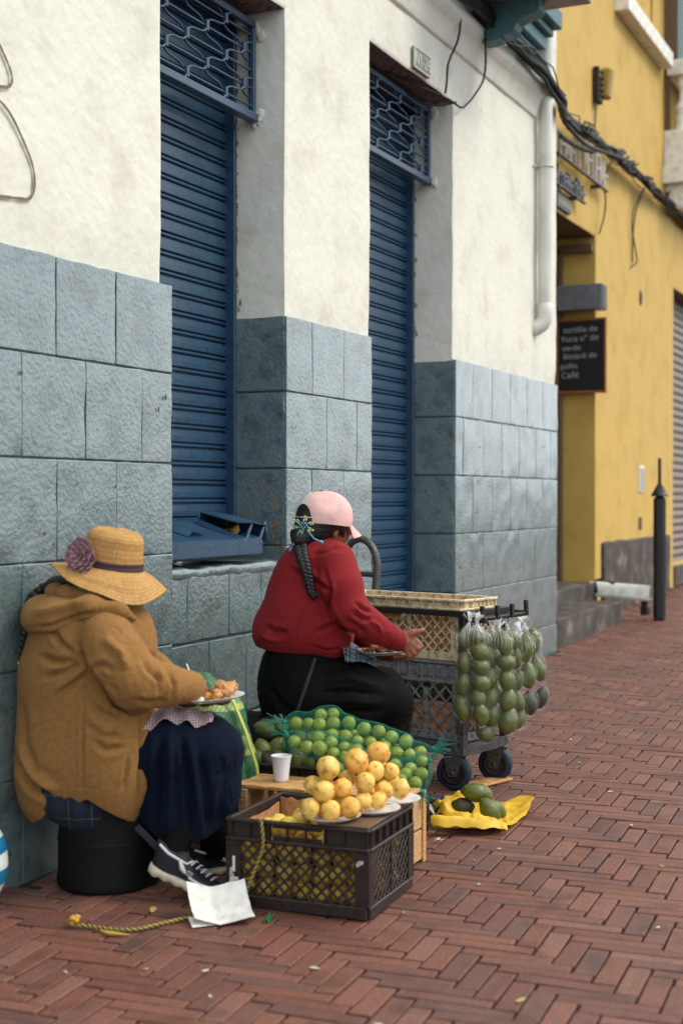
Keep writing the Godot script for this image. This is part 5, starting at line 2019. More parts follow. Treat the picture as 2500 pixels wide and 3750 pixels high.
func build_stall() -> void:
	# dark crate in front
	var g := gy(-3.9)
	var dc := thing("dark_crate", "dark brown plastic crate of yellow fruit standing on the bricks", "crate", Vector3(0.945, g, -3.915), 2.5)
	crate(dc, 0.46, 0.262, 0.39, mats.crate_brown, 0.062, 0.034, true)
	var m := MB.new()
	var rows := []
	for r in 6:
		var row := PackedVector3Array()
		for j in 12:
			var t := j / 11.0
			row.append(Vector3(lerpf(-0.215, 0.0, t), 0.10 + 0.15 * r / 5.0 + (0.016 * noi.get_noise_2d(j * 0.9, 3.0) if r == 5 else 0.0), -0.168 + 0.006 * sin(j * 1.1)))
		rows.append(row)
	m.sheet(rows, 0.004)
	rows = []
	for r in 6:
		var row := PackedVector3Array()
		for j in 9:
			row.append(Vector3(-0.207 + 0.004 * sin(j * 1.3), 0.10 + (0.135 + 0.02 * noi.get_noise_2d(j * 1.2, 9.0)) * r / 5.0, lerpf(0.15, -0.15, j / 8.0)))
		rows.append(row)
	m.sheet(rows, 0.004)
	obj("card_liner", m, mats.card, dc)
	m = MB.new()
	for q in [[Vector3(-0.206, 0.10, 0.1965), 0.02, 0.11], [Vector3(-0.198, 0.07, 0.1966), 0.03, 0.03], [Vector3(0.198, 0.16, 0.1965), 0.022, 0.022]]:
		for k in 5:
			m.cbox(q[0] + Vector3(rng.randf_range(-0.3, 0.3) * q[1], rng.randf_range(-0.4, 0.4) * q[2], 0), Vector3(q[1] * rng.randf_range(0.3, 0.7), q[2] * rng.randf_range(0.2, 0.5), 0.0006), 0.0)
	obj("torn_label", m, mats.paper, dc).set_meta("kind", "stuff")
	# fruit in the crate
	for ly in 3:
		for ix in 7:
			for iz in 3:
				if iz < 2 and ix < 5 and ly < 2:
					continue
				var p := Vector3(-0.18 + ix * 0.059 + rng.randf_range(-0.006, 0.006), 0.05 + ly * 0.054 + rng.randf_range(-0.004, 0.004), -0.13 + iz * 0.135 + rng.randf_range(-0.006, 0.006))
				fruit("yellow_fruit", "citrus_green", dc.transform * p, Vector3.ONE * rng.randf_range(0.027, 0.031), "yellow fruit inside the dark crate: %s layer, %s row, %s from the left" % [["bottom", "middle", "upper"][ly], ["far", "middle", "near"][iz], ordinal(ix + 1)], "fruit", "fruit inside the dark crate")
	var loose := [Vector3(-0.10, 0.225, 0.11), Vector3(-0.055, 0.235, 0.13), Vector3(-0.035, 0.25, 0.075), Vector3(-0.145, 0.215, 0.14), Vector3(-0.09, 0.215, 0.05), Vector3(-0.03, 0.225, 0.01), Vector3(0.03, 0.215, -0.06), Vector3(-0.15, 0.21, 0.07), Vector3(-0.15, 0.205, -0.01), Vector3(-0.08, 0.21, -0.05)]
	for li in loose.size():
		var p: Vector3 = loose[li]
		fruit("yellow_fruit", "citrus_green", dc.transform * p, Vector3.ONE * 0.030, "%s loose yellow fruit from the left at the top of the dark crate" % from_left(loose, li), "fruit", "loose fruit on top of the dark crate")
	# board that carries the plates
	var bd := thing("plate_board", "thin worn board under the plates of yellow fruit", "board", Vector3(1.075, g + 0.262, -3.93), 2.5)
	m = MB.new()
	m.cbox(Vector3(0.015, 0.004, 0.0), Vector3(0.16, 0.008, 0.40), 0.002)
	obj("board", m, mats.brown_wood, bd)
	plate(Vector3(1.033, 0.244, -3.785), 0.092, mats.plate_white, "white plate with the near pile of yellow fruit on the dark crate")
	plate(Vector3(1.105, 0.244, -3.925), 0.088, mats.plate_white, "white plate with the middle pile of yellow fruit on the dark crate")
	plate(Vector3(1.115, 0.244, -4.075), 0.085, mats.plate_white, "white plate with the far pile of yellow fruit on the dark crate")
	for s in [[PILE_A, "near"], [PILE_B, "middle"], [PILE_C, "far"]]:
		for i in s[0].size():
			var q = s[0][i]
			var where := "at the bottom of" if q[1] < 0.30 else "at the top of" if q[1] > 0.38 else "halfway up"
			var peers := []
			var mine := 0
			for e in s[0]:
				if (e[1] < 0.30) == (q[1] < 0.30) and (e[1] > 0.38) == (q[1] > 0.38):
					if e == q:
						mine = peers.size()
					peers.append(e)
			fruit("yellow_fruit", ["citrus", "citrus_b", "citrus_c"][i % 3], Vector3(q[0], q[1] + 0.006, q[2]), Vector3.ONE * q[3], ("blemished yellow fruit %s the %s plate's pile" % [where, s[1]]) + (", %s from the left" % from_left(peers, mine) if peers.size() > 1 else ""), "fruit", "yellow fruit piled on plates")
	# wooden crate behind it
	var wc := thing("wooden_crate", "pale wooden plank crate behind the dark crate", "crate", Vector3(0.805, gy(-4.28), -4.285), 1.5)
	for q in [[Vector3(-0.175, 0.245, 0.07), 0.26, 0.085], [Vector3(-0.165, 0.245, -0.03), 0.27, 0.10]]:
		m = MB.new()
		m.cbox(q[0], Vector3(q[1], 0.013, q[2]), 0.002)
		obj("top_plank", m, mats.wood_pale, wc)
	for q in [[0.07, 0.078], [-0.02, 0.09]]:
		m = MB.new()
		m.cbox(Vector3(0.125, 0.244, q[0]), Vector3(0.33, 0.012, q[1]), 0.002)
		obj("top_plank", m, mats.wood, wc)
	for k in 2:
		for y in [0.06, 0.165]:
			m = MB.new()
			m.cbox(Vector3([-0.282, 0.282][k], y, 0.0), Vector3(0.010, 0.098, 0.235), 0.002)
			obj("side_plank", m, mats.wood, wc)
	for y in [0.05, 0.14]:
		m = MB.new()
		m.cbox(Vector3(0, y, -0.118), Vector3(0.56, 0.07, 0.008), 0.002)
		obj("back_plank", m, mats.wood, wc)
	for sx in [-0.268, 0.268]:
		for sz in [-0.105, 0.105]:
			m = MB.new()
			m.cbox(Vector3(sx, 0.119, sz), Vector3(0.026, 0.236, 0.026), 0.003)
			obj("corner_post", m, mats.wood, wc)
	m = MB.new()
	m.cbox(Vector3(0.290, 0.119, -0.10), Vector3(0.008, 0.236, 0.028), 0.002)
	obj("edge_batten", m, mats.wood_pale, wc)
	# cup
	var cp := MB.new()
	var prof := [Vector2(0.0, 0.002), Vector2(0.021, 0.002), Vector2(0.0225, 0.0)]
	for k in 19:
		var y := 0.006 + 0.058 * k / 18.0
		prof.append(Vector2(0.0235 + 0.0085 * y / 0.085 + (0.0007 if k % 2 else 0.0), y))
	prof.append_array([Vector2(0.0318, 0.068), Vector2(0.0335, 0.083), Vector2(0.0355, 0.084), Vector2(0.0355, 0.087), Vector2(0.0325, 0.087), Vector2(0.0305, 0.066), Vector2(0.023, 0.006), Vector2(0.0, 0.005)])
	cp.lathe(prof, 32)
	var cup := obj("plastic_cup", cp, mats.cup)
	cup.position = Vector3(0.630, gy(-4.28) + 0.2525, -4.262)
	tag(cup, "white ribbed plastic cup on the wooden crate", "cup")
	# low black crate of avocados
	var tr := thing("avocado_crate", "low black plastic crate of avocados behind the wooden crate", "crate", Vector3(0.66, gy(-4.6), -4.60), 1.0)
	crate(tr, 0.62, 0.265, 0.34, mats.crate_brown, 0.05, 0.035, false)
	m = MB.new()
	m.cbox(Vector3(0, 0.2, 0), Vector3(0.57, 0.008, 0.29), 0.002)
	obj("card_layer", m, mats.card, tr)
	var tray := [[0.435, 0.285, -4.50, 0.036, 0.046, 0.3], [0.475, 0.292, -4.53, 0.034, 0.045, -0.4], [0.425, 0.262, -4.47, 0.036, 0.042, 1.2], [0.475, 0.257, -4.475, 0.034, 0.045, 0.9], [0.515, 0.262, -4.48, 0.035, 0.04, 0.4], [0.585, 0.267, -4.48, 0.042, 0.047, 0.2], [0.64, 0.255, -4.475, 0.03, 0.038, 1.4], [0.69, 0.26, -4.48, 0.032, 0.042, 1.0], [0.745, 0.258, -4.48, 0.034, 0.042, 0.6], [0.80, 0.262, -4.50, 0.034, 0.045, 1.3], [0.86, 0.265, -4.52, 0.034, 0.045, 0.8], [0.92, 0.262, -4.55, 0.034, 0.045, 0.2], [0.70, 0.285, -4.56, 0.036, 0.046, 1.2], [0.78, 0.29, -4.58, 0.036, 0.046, 0.6], [0.87, 0.285, -4.60, 0.036, 0.046, 1.0], [0.63, 0.30, -4.58, 0.036, 0.046, 0.2]]
	for i in tray.size():
		var q = tray[i]
		avocado(Vector3(q[0], q[1], q[2]), q[3], q[4], q[5], i % 4 == 3, "%s loose avocado from the left in the low black crate" % from_left(tray, i), "avocados in the low crate")
	var lying := [[0.40, 0.345, -4.60, 0.035, 0.05], [0.455, 0.358, -4.62, 0.036, 0.052], [0.515, 0.355, -4.62, 0.036, 0.052], [0.565, 0.338, -4.60, 0.034, 0.05], [0.60, 0.322, -4.585, 0.03, 0.045]]
	var fb := Body.new()
	for i in lying.size():
		var q = lying[i]
		avocado(Vector3(q[0], q[1], q[2]), q[3], q[4], 1.35, i == 3, "%s avocado from the left in the clear bag lying on the low crate" % from_left(lying, i), "avocados in the lying bag")
		fb.ell(Vector3(q[0], q[1], q[2]), Vector3(q[4] + 0.002, q[3] + 0.003, q[3] + 0.003), 0.05)
	fb.cap(Vector3(0.60, 0.325, -4.57), Vector3(0.645, 0.318, -4.55), 0.025, 0.006, 0.04)
	fb.wave = [[0.004, 38.0, noi]]
	m = MB.new()
	fb.into(m, 0.010)
	var film := obj("plastic_bag", m, mats.film)
	tag(film, "clear plastic bag of avocados lying across the low black crate", "bag", "clear bags of avocados")
	# limes
	for s in [[LIMES_A, "upper"], [LIMES_B, "lower left"], [LIMES_C, "lower right"]]:
		for i in s[0].size():
			var q = s[0][i]
			fruit("lime", "lime_b" if rng.randf() < 0.35 else "lime", Vector3(q[0], q[1], q[2]), Vector3.ONE * q[3], "%s green lime from the left in the %s teal net sack" % [from_left(s[0], i), s[1]], "lime", "limes in the %s net sack" % s[1])
	for k in 16:
		var q = LIMES_A[k]
		if q[1] > 0.33:
			fruit("lime", "lime", Vector3(q[0] + 0.01, q[1] - 0.045, q[2] - 0.012), Vector3.ONE * 0.022, "green lime half hidden at the back of the upper teal net sack", "lime", "limes at the back of the upper net sack")
	net_sack("upper teal net sack of limes with a frayed end by the cart", LIMES_A, [[Vector3(0.565, 0.396, -4.485), Vector3(0.535, 0.398, -4.475)], [Vector3(1.03, 0.31, -4.53), Vector3(1.075, 0.335, -4.53)]])
	net_sack("lower teal net sack of limes behind the cup", LIMES_B, [[Vector3(0.62, 0.358, -4.36), Vector3(0.595, 0.372, -4.37)]])
	net_sack("teal net sack of limes on the right end of the wooden crate", LIMES_C, [[Vector3(1.06, 0.25, -4.40), Vector3(1.09, 0.22, -4.37)], [Vector3(1.06, 0.28, -4.44), Vector3(1.10, 0.315, -4.43)]])
	# green woven sack behind the seated vendor's knees
	var gs := thing("woven_sack", "green woven plastic sack with yellow edge bands standing by the wall", "sack", Vector3(0.355, gy(-4.35), -4.35), YAW)
	var b := Body.new()
	b.ell(Vector3(0, 0.17, 0), Vector3(0.135, 0.20, 0.12), 0.05).ell(Vector3(-0.015, 0.36, 0), Vector3(0.105, 0.17, 0.10), 0.08).cap(Vector3(-0.03, 0.45, 0), Vector3(-0.06, 0.53, 0), 0.085, 0.06, 0.05)
	b.wave = [[0.012, 9.0, noi], [0.004, 30.0, noi]]
	for k in 7:
		var a := -0.12 + 0.04 * k
		b.fold([Vector3(a, 0.05, 0.12), Vector3(a * 0.8 - 0.01, 0.28, 0.11), Vector3(a * 0.5 - 0.03, 0.5, 0.07)], 0.010, -0.006)
	m = MB.new()
	b.into(m, 0.012)
	obj("cloth", m, mats.sack_green, gs)
	m = MB.new()
	m.tube([Vector3(0.0, 0.56, 0.05), Vector3(0.045, 0.50, 0.075), Vector3(0.085, 0.40, 0.072), Vector3(0.122, 0.28, 0.07), Vector3(0.140, 0.16, 0.06), Vector3(0.13, 0.02, 0.06)], 0.009, 8, true, false, 0.5)
	obj("edge_band", m, mats.sack_band, gs)
	# yellow sack with four avocados
	yellow_sack()


func yellow_sack() -> void:
	var o := thing("yellow_sack", "yellow plastic sack spread on the bricks under four avocados", "sack", Vector3(1.06, gy(-5.0), -5.0), YAW)
	var m := MB.new()
	var rows := []
	var nu := 40
	var nv := 30
	for r in nv + 1:
		var row := PackedVector3Array()
		var t := float(r) / nv               # 0 near the camera, 1 far
		for j in nu + 1:
			var s := float(j) / nu           # left to right
			var wl := lerpf(-0.16, -0.13, t) + 0.02 * sin(t * 8.0)
			var wr := lerpf(0.09, 0.215, smoothstep(0.0, 0.75, t)) + 0.03 * smoothstep(0.7, 0.95, t) - 0.05 * smoothstep(0.93, 1.0, t)
			var x := lerpf(wl, wr, s)
			var z := lerpf(0.235, -0.21, t) + 0.05 * (s - 0.5) * (1.0 - t) - 0.13 * pow(maxf(0.0, 0.45 - s), 2.0) * (1 - t) * 4.0
			var y := 0.006
			y += 0.016 * absf(noi.get_noise_2d(s * 3.0, t * 3.0)) + 0.005 * absf(noi.get_noise_2d(s * 9.0 + 5.0, t * 8.0))
			var lip := exp(-pow((t - 0.09) / 0.10, 2.0))
			y += 0.050 * lip * (0.75 + 0.25 * sin(s * 3.5 + 0.2)) * smoothstep(0.0, 0.15, s) * (1.0 - 0.5 * smoothstep(0.75, 1.0, s))
			y += 0.055 * exp(-pow((s - 0.06) / 0.09, 2.0)) * (0.6 + 0.4 * sin(t * 6.0)) + 0.012 * exp(-pow((s - 0.12) / 0.15, 2.0)) * sin(t * 31.0)
			y += 0.03 * exp(-pow((s - 1.0) / 0.12, 2.0)) * smoothstep(0.3, 0.95, t)
			y += 0.05 * exp(-pow((s - 0.22) / 0.1, 2.0) - pow((t - 1.0) / 0.12, 2.0))
			row.append(Vector3(x, y, z))
		rows.append(row)
	m.sheet(rows, 0.0015)
	# the flap folded back over itself
	rows = []
	for r in 9:
		var row := PackedVector3Array()
		var t := r / 8.0
		for j in 25:
			var s := j / 24.0
			row.append(Vector3(lerpf(-0.17, 0.085, s) + 0.01 * sin(t * 6.0), 0.012 + 0.05 * sin(PI * minf(1.0, t * 0.9)) * (0.8 + 0.2 * sin(s * 4.0 + 1.0)) + 0.003 * sin(s * 25.0) * t, 0.20 + 0.045 * t + 0.06 * s * (1.0 - s) + 0.006 * sin(s * 11.0)))
		rows.append(row)
	m.sheet(rows, 0.0015)
	obj("cloth", m, mats.sack_yellow, o)
	m = MB.new()
	for k in 4:
		m.tube([Vector3(-0.155, 0.03, 0.05 + k * 0.02), Vector3(-0.17 - 0.01 * k, 0.06 + 0.01 * k, 0.04 + k * 0.015), Vector3(-0.185, 0.05, 0.06)], 0.002, 5)
	obj("drawstring", m, mats.litter_white, o)
	var spots := [[-0.045, 0.045, 0.0, 0.034, 0.044, 1.4, "dark scarred avocado lying left of the pile on the yellow sack"], [0.045, 0.046, 0.065, 0.036, 0.050, 0.6, "pale green pear-shaped avocado leaning at the front of the yellow sack"], [-0.005, 0.098, 0.01, 0.036, 0.051, 1.45, "avocado with a brown scar on top of the pile on the yellow sack"], [0.075, 0.040, 0.03, 0.031, 0.046, 0.75, "avocado at the right end of the pile on the yellow sack"], [0.035, 0.088, -0.015, 0.030, 0.040, 0.5, "avocado half hidden at the back of the pile on the yellow sack"]]
	for i in spots.size():
		var q = spots[i]
		avocado(o.transform * Vector3(q[0], q[1], q[2]), q[3], q[4], q[5], i == 0, q[6], "avocados on the yellow sack")


# ---------------------------------------------------------------- the cart with its hanging bags
const BAGS := [
	[Vector3(0.926, 0.705, -5.318), [[0.906, 0.628, -5.308, 0.024, 0.028], [0.908, 0.538, -5.308, 0.026, 0.034], [0.904, 0.453, -5.305, 0.026, 0.037], [0.901, 0.362, -5.302, 0.027, 0.042]]],
	[Vector3(0.959, 0.701, -5.310), [[0.956, 0.642, -5.309, 0.024, 0.024], [0.967, 0.585, -5.313, 0.031, 0.025], [0.970, 0.526, -5.314, 0.030, 0.025], [0.973, 0.463, -5.314, 0.030, 0.024], [0.964, 0.405, -5.310, 0.027, 0.031], [0.974, 0.339, -5.313, 0.027, 0.037]]],
	[Vector3(0.943, 0.682, -5.391), [[0.961, 0.622, -5.399, 0.021, 0.026], [0.977, 0.555, -5.405, 0.023, 0.033], [0.980, 0.471, -5.406, 0.026, 0.032], [0.982, 0.390, -5.405, 0.026, 0.036], [0.989, 0.320, -5.408, 0.027, 0.033], [0.963, 0.251, -5.395, 0.030, 0.027]]],
	[Vector3(0.963, 0.671, -5.466), [[0.973, 0.616, -5.470, 0.024, 0.030], [0.976, 0.550, -5.470, 0.022, 0.030], [0.976, 0.479, -5.470, 0.022, 0.030], [0.987, 0.403, -5.474, 0.022, 0.032]]],
	[Vector3(1.011, 0.672, -5.422), [[1.030, 0.613, -5.430, 0.028, 0.041], [1.036, 0.534, -5.432, 0.030, 0.030], [1.042, 0.464, -5.434, 0.029, 0.033], [1.046, 0.387, -5.435, 0.029, 0.038], [1.048, 0.299, -5.435, 0.033, 0.041]]],
	[Vector3(1.010, 0.670, -5.531), [[1.032, 0.615, -5.541, 0.024, 0.034], [1.044, 0.535, -5.545, 0.022, 0.034], [1.050, 0.446, -5.547, 0.022, 0.034], [1.054, 0.366, -5.548, 0.022, 0.034], [1.058, 0.296, -5.549, 0.022, 0.034]]],
	[Vector3(1.046, 0.646, -5.592), [[1.067, 0.577, -5.600, 0.029, 0.046], [1.077, 0.466, -5.604, 0.029, 0.042], [1.083, 0.351, -5.605, 0.029, 0.040]]],
	[Vector3(1.037, 0.666, -5.676), [[1.068, 0.594, -5.689, 0.030, 0.044], [1.090, 0.482, -5.698, 0.026, 0.040], [1.102, 0.362, -5.702, 0.026, 0.038]]],
]
const NTH := ["first", "second", "third", "fourth", "fifth", "sixth", "seventh", "eighth"]


func build_cart() -> void:
	var c := thing("hand_cart", "grey iron hand cart on blue castors carrying two plastic crates", "cart", Vector3(0.875, gy(-5.5), -5.38), -15.2)
	var m := MB.new()
	# frame: base rails, posts, top rails (x runs left along the near side, z away)
	var W := 0.74
	var D := 0.30
	for s in [0.0, -D]:
		m.cbox(Vector3(-W / 2, 0.165, s), Vector3(W - 0.034, 0.045, 0.03), 0.002)
	for s in [0.0, -W]:
		m.cbox(Vector3(s, 0.165, -D / 2), Vector3(0.03, 0.0445, D - 0.034), 0.002)
	obj("base_rail", m, mats.frame_grey, c)
	m = MB.new()
	m.cbox(Vector3(-W / 2, 0.150, -D / 2), Vector3(W - 0.03, 0.008, D - 0.03), 0.001)
	obj("deck", m, mats.frame_dark, c)
	for sx in [0.0, -W]:
		for sz in [0.0, -D]:
			m = MB.new()
			m.cbox(Vector3(sx, 0.607, sz), Vector3(0.027, 0.205, 0.027), 0.002)
			var post := obj("post", m, mats.frame_dark, c)
			m = MB.new()
			m.cbox(Vector3(sx, 0.324, sz), Vector3(0.031, 0.36, 0.031), 0.002)
			obj("socket", m, mats.frame_grey, post)
	m = MB.new()
	for s in [0.004, -D - 0.004]:
		m.cbox(Vector3(-W / 2, 0.712, s), Vector3(W + 0.03, 0.024, 0.030), 0.002)
	for s in [0.004, -W - 0.004]:
		m.cbox(Vector3(s, 0.7125, -D / 2), Vector3(0.030, 0.0235, D - 0.03), 0.002)
	obj("top_rail", m, mats.frame_dark, c)
	# push handle at the far left
	m = MB.new()
	var pts := []
	for q in 13:
		var a := PI * q / 12.0
		pts.append(Vector3(-0.72 - 0.10 + 0.10 * cos(a), 0.86 + 0.13 * sin(a), -D - 0.06))
	pts.insert(0, Vector3(-0.72, 0.60, -D - 0.03))
	pts.append(Vector3(-0.92, 0.60, -D - 0.03))
	m.tube(pts, 0.017, 12)
	m.tube([Vector3(-0.72, 0.83, -D - 0.06), Vector3(-0.92, 0.83, -D - 0.06)], 0.013, 10)
	obj("handle", m, mats.steel_worn, c)
	# hooks
	m = MB.new()
	m.cbox(Vector3(0.05, 0.69, -0.02), Vector3(0.10, 0.022, 0.022), 0.002)
	m.tube([Vector3(0.03, 0.692, -0.03), Vector3(0.075, 0.694, -0.10), Vector3(0.10, 0.70, -0.22), Vector3(0.105, 0.702, -0.31)], 0.010, 8)
	obj("hook_rail", m, mats.frame_dark, c)
	for s in [Vector3(0.060, 0.716, -0.05), Vector3(0.085, 0.717, -0.12), Vector3(0.103, 0.720, -0.20), Vector3(0.107, 0.730, -0.30)]:
		m = MB.new()
		m.cbox(s, Vector3(0.016, 0.055, 0.016), 0.002, Basis(Vector3.BACK, 0.05))
		m.bar(s + Vector3(-0.05, -0.022, 0.01), s + Vector3(0.0, -0.022, 0), 0.014, 0.014)
		obj("peg", m, mats.frame_dark, c)
	# castors
	for s in [Vector3(-0.045, 0, -0.005), Vector3(-0.02, 0, -0.265), Vector3(-0.68, 0, -0.01), Vector3(-0.68, 0, -0.27)]:
		var k := MB.new()
		var turn := Basis(Vector3.UP, deg_to_rad(18.0))
		k.xf = Transform3D(turn, s)
		for side in [-0.026, 0.026]:
			k.extrude([Vector2(-0.038, 0.146), Vector2(-0.018, 0.056), Vector2(0.018, 0.056), Vector2(0.045, 0.146)], Vector3(0, 0, side - 0.002), Vector3(0, 0, 0.004), Vector3.RIGHT, Vector3.UP, true, true)
		k.cbox(Vector3(0.002, 0.147, 0), Vector3(0.095, 0.008, 0.07), 0.002)
		k.tube([Vector3(0, 0.072, -0.033), Vector3(0, 0.072, 0.033)], 0.008, 8)
		var fork := obj("castor", k, mats.steel_worn, c)
		k = MB.new()
		k.xf = Transform3D(turn * Basis(Vector3.RIGHT, PI / 2), s + Vector3(0, 0.072, 0))
		k.lathe([Vector2(0.050, -0.018), Vector2(0.064, -0.018), Vector2(0.0715, -0.010), Vector2(0.0725, 0.0), Vector2(0.0715, 0.010), Vector2(0.064, 0.018), Vector2(0.050, 0.018)], 30)
		obj("tyre", k, mats.wheel_blue, fork)
		k = MB.new()
		k.xf = Transform3D(turn * Basis(Vector3.RIGHT, PI / 2), s + Vector3(0, 0.072, 0))
		k.lathe([Vector2(0.0, -0.02), Vector2(0.014, -0.02), Vector2(0.016, -0.012), Vector2(0.044, -0.012), Vector2(0.051, -0.019), Vector2(0.051, 0.019), Vector2(0.044, 0.012), Vector2(0.016, 0.012), Vector2(0.014, 0.02), Vector2(0.0, 0.02)], 24)
		obj("hub", k, mats.wheel_hub, fork)
	# the two crates
	var grey := thing("grey_crate", "grey plastic crate at the bottom of the cart", "crate", c.transform * Vector3(-W / 2, 0.188, -D / 2), -15.2)
	crate(grey, W - 0.04, 0.325, D - 0.035, mats.crate_grey, 0.085, 0.062, false, 0.0095)
	m = MB.new()
	m.cbox(Vector3(0.225, 0.285, 0.1285), Vector3(0.20, 0.046, 0.004), 0.0015)
	var tab := obj("name_panel", m, mats.crate_grey, grey)
	inst("lettering", text_mesh("100% VIRGEN", 0.036, 0.003), tab, Transform3D(Basis.IDENTITY, Vector3(0.225, 0.283, 0.1312)), mats.crate_grey)
	for sx in [0.17, 0.335]:
		m = MB.new()
		m.cbox(Vector3(sx, 0.125, 0.1275), Vector3(0.02, 0.18, 0.008), 0.001)
		obj("mullion", m, mats.crate_grey, grey)
	var ck := MB.new()
	ck.cbox(Vector3(0.13, 0.09, 0.115), Vector3(0.36, 0.135, 0.005), 0.001)
	ck.cbox(Vector3(0.315, 0.09, 0.0), Vector3(0.005, 0.135, 0.22), 0.001)
	obj("card_liner", ck, mats.card, grey)
	for k in 16:
		var p := Vector3(-0.1 + (k % 8) * 0.062, 0.18 + (k / 8) * 0.045, 0.07 + rng.randf_range(-0.01, 0.01))
		avocado(grey.transform * p, 0.034, 0.046, rng.randf() * 3.0, k % 3 == 0, "%s avocado from the left in the %s layer inside the cart's grey crate" % [ordinal(k % 8 + 1), ["lower", "upper"][k / 8]], "avocados inside the grey crate")
	var tan := thing("tan_crate", "tan plastic crate lined with cardboard on top of the cart", "crate", c.transform * Vector3(-W / 2, 0.515, -D / 2), -15.2)
	crate(tan, W - 0.036, 0.252, D - 0.034, mats.crate_tan, 0.042, 0.044, false, 0.0078)
	for sx in [-0.06, 0.085, 0.305]:
		m = MB.new()
		m.cbox(Vector3(sx, 0.118, 0.128), Vector3(0.016, 0.17, 0.010), 0.001)
		obj("mullion", m, mats.crate_tan, tan)
	m = MB.new()
	m.rbox(Vector3(-0.07, 0.155, 0.120), Vector3(0.06, 0.195, 0.138), 0.05, 0.012, 0.0, noi, 1.0)
	var hp := obj("handle_panel", m, mats.crate_tan, tan)
	m = MB.new()
	m.rbox(Vector3(-0.055, 0.163, 0.128), Vector3(0.048, 0.187, 0.1395), 0.05, 0.004, 0.0, noi, 1.0)
	obj("handle_hole", m, mats.card, hp)
	m = MB.new()
	m.cbox(Vector3(0.0, 0.105, 0.112), Vector3(0.62, 0.185, 0.005), 0.001)
	m.cbox(Vector3(0.325, 0.10, 0.0), Vector3(0.005, 0.18, 0.21), 0.001)
	m.cbox(Vector3(-0.325, 0.10, 0.0), Vector3(0.005, 0.18, 0.21), 0.001)
	m.cbox(Vector3(0.0, 0.10, -0.112), Vector3(0.62, 0.18, 0.005), 0.001)
	m.cbox(Vector3(0.0, 0.17, 0.0), Vector3(0.64, 0.005, 0.21), 0.001)
	obj("card_liner", m, mats.card, tan)
	# bags of avocados on the hooks
	for i in BAGS.size():
		var knot: Vector3 = BAGS[i][0]
		var list: Array = BAGS[i][1]
		var b := Body.new()
		var n := list.size()
		for k in n:
			var q = list[k]
			var p := Vector3(q[0], q[1], q[2])
			var nth: String = "topmost" if k == 0 else "lowest" if k == n - 1 else NTH[k]
			avocado(p, q[3] * 1.22, maxf(q[4], q[3]) * 1.34, (0.9 if q[4] < q[3] * 1.05 else 0.0) + rng.randf_range(-0.35, 0.35), i >= 6 and k == n - 1 or (i + k) % 11 == 10, "%s avocado%s in the %s hanging bag from the cart's post" % [nth, "" if k == 0 or k == n - 1 else " from the top", NTH[i]], "avocados in hanging bags")
			b.ell(p, Vector3(q[3] * 1.22 + 0.004, q[4] * 1.22 + 0.003, q[3] * 1.22 + 0.004), 0.035)
			if k > 0:
				b.cap(Vector3(list[k - 1][0], list[k - 1][1], list[k - 1][2]), p, 0.025, 0.025, 0.03)
		var top := Vector3(list[0][0], list[0][1], list[0][2])
		b.cap(knot, top + Vector3(0, 0.01, 0), 0.005, 0.024, 0.03)
		for k in 9:
			var a := TAU * k / 9.0
			var e := Vector3(cos(a), 0, sin(a))
			b.fold([knot, top + e * 0.026, top + e * 0.03 + Vector3(0, -0.05, 0)], 0.0035, 0.003)
		b.wave = [[0.0035, 42.0, noi], [0.002, 90.0, noi]]
		m = MB.new()
		b.into(m, 0.0085)
		# the sealed corner below
		var low := Vector3(list[n - 1][0], list[n - 1][1] - list[n - 1][4] * 1.1, list[n - 1][2])
		m.sheet([PackedVector3Array([low + Vector3(-0.012, 0.006, 0.004), low + Vector3(0.012, 0.006, -0.004)]), PackedVector3Array([low + Vector3(-0.004, -0.018, 0.006), low + Vector3(0.022, -0.010, -0.006)])], 0.0005)
		var bag := thing("plastic_bag", "%s clear bag of avocados hanging from the cart, counted from its post" % NTH[i], "bag", Vector3.ZERO, 0.0, "clear bags of avocados")
		obj("film", m, mats.film, bag)
		m = MB.new()
		m.blob(knot, Vector3(0.009, 0.008, 0.009), Basis.IDENTITY, 6, 8, 0.5, i * 3.0, noi)
		for k in 7:
			var d := Vector3(rng.randf_range(-1, 1), rng.randf_range(0.4, 1.2), rng.randf_range(-1, 1)).normalized()
			var sd := d.cross(Vector3.UP).normalized() * 0.008
			m.sheet([PackedVector3Array([knot - sd * 0.3, knot + sd * 0.3]), PackedVector3Array([knot + d * 0.02 - sd, knot + d * 0.018 + sd]), PackedVector3Array([knot + d * 0.038 - sd * 1.4 + Vector3(0, 0.003, 0), knot + d * 0.034 + sd * 1.2])], 0.0004)
		# gathered pleats running down from the knot
		for k in 16:
			var a := TAU * k / 16.0 + rng.randf_range(-0.15, 0.15)
			var e := Vector3(cos(a), 0, sin(a))
			var rr: float = list[0][3] * 1.22 + 0.005
			m.tube([knot, knot.lerp(top, 0.45) + e * rr * 0.42, top + e * rr * 0.97 + Vector3(0, 0.012, 0), top + e * rr * 1.02 - Vector3(0, rng.randf_range(0.0, 0.03), 0)], [0.0012, 0.0010, 0.0008, 0.0003], 4)
		obj("knot", m, mats.film_knot, bag)


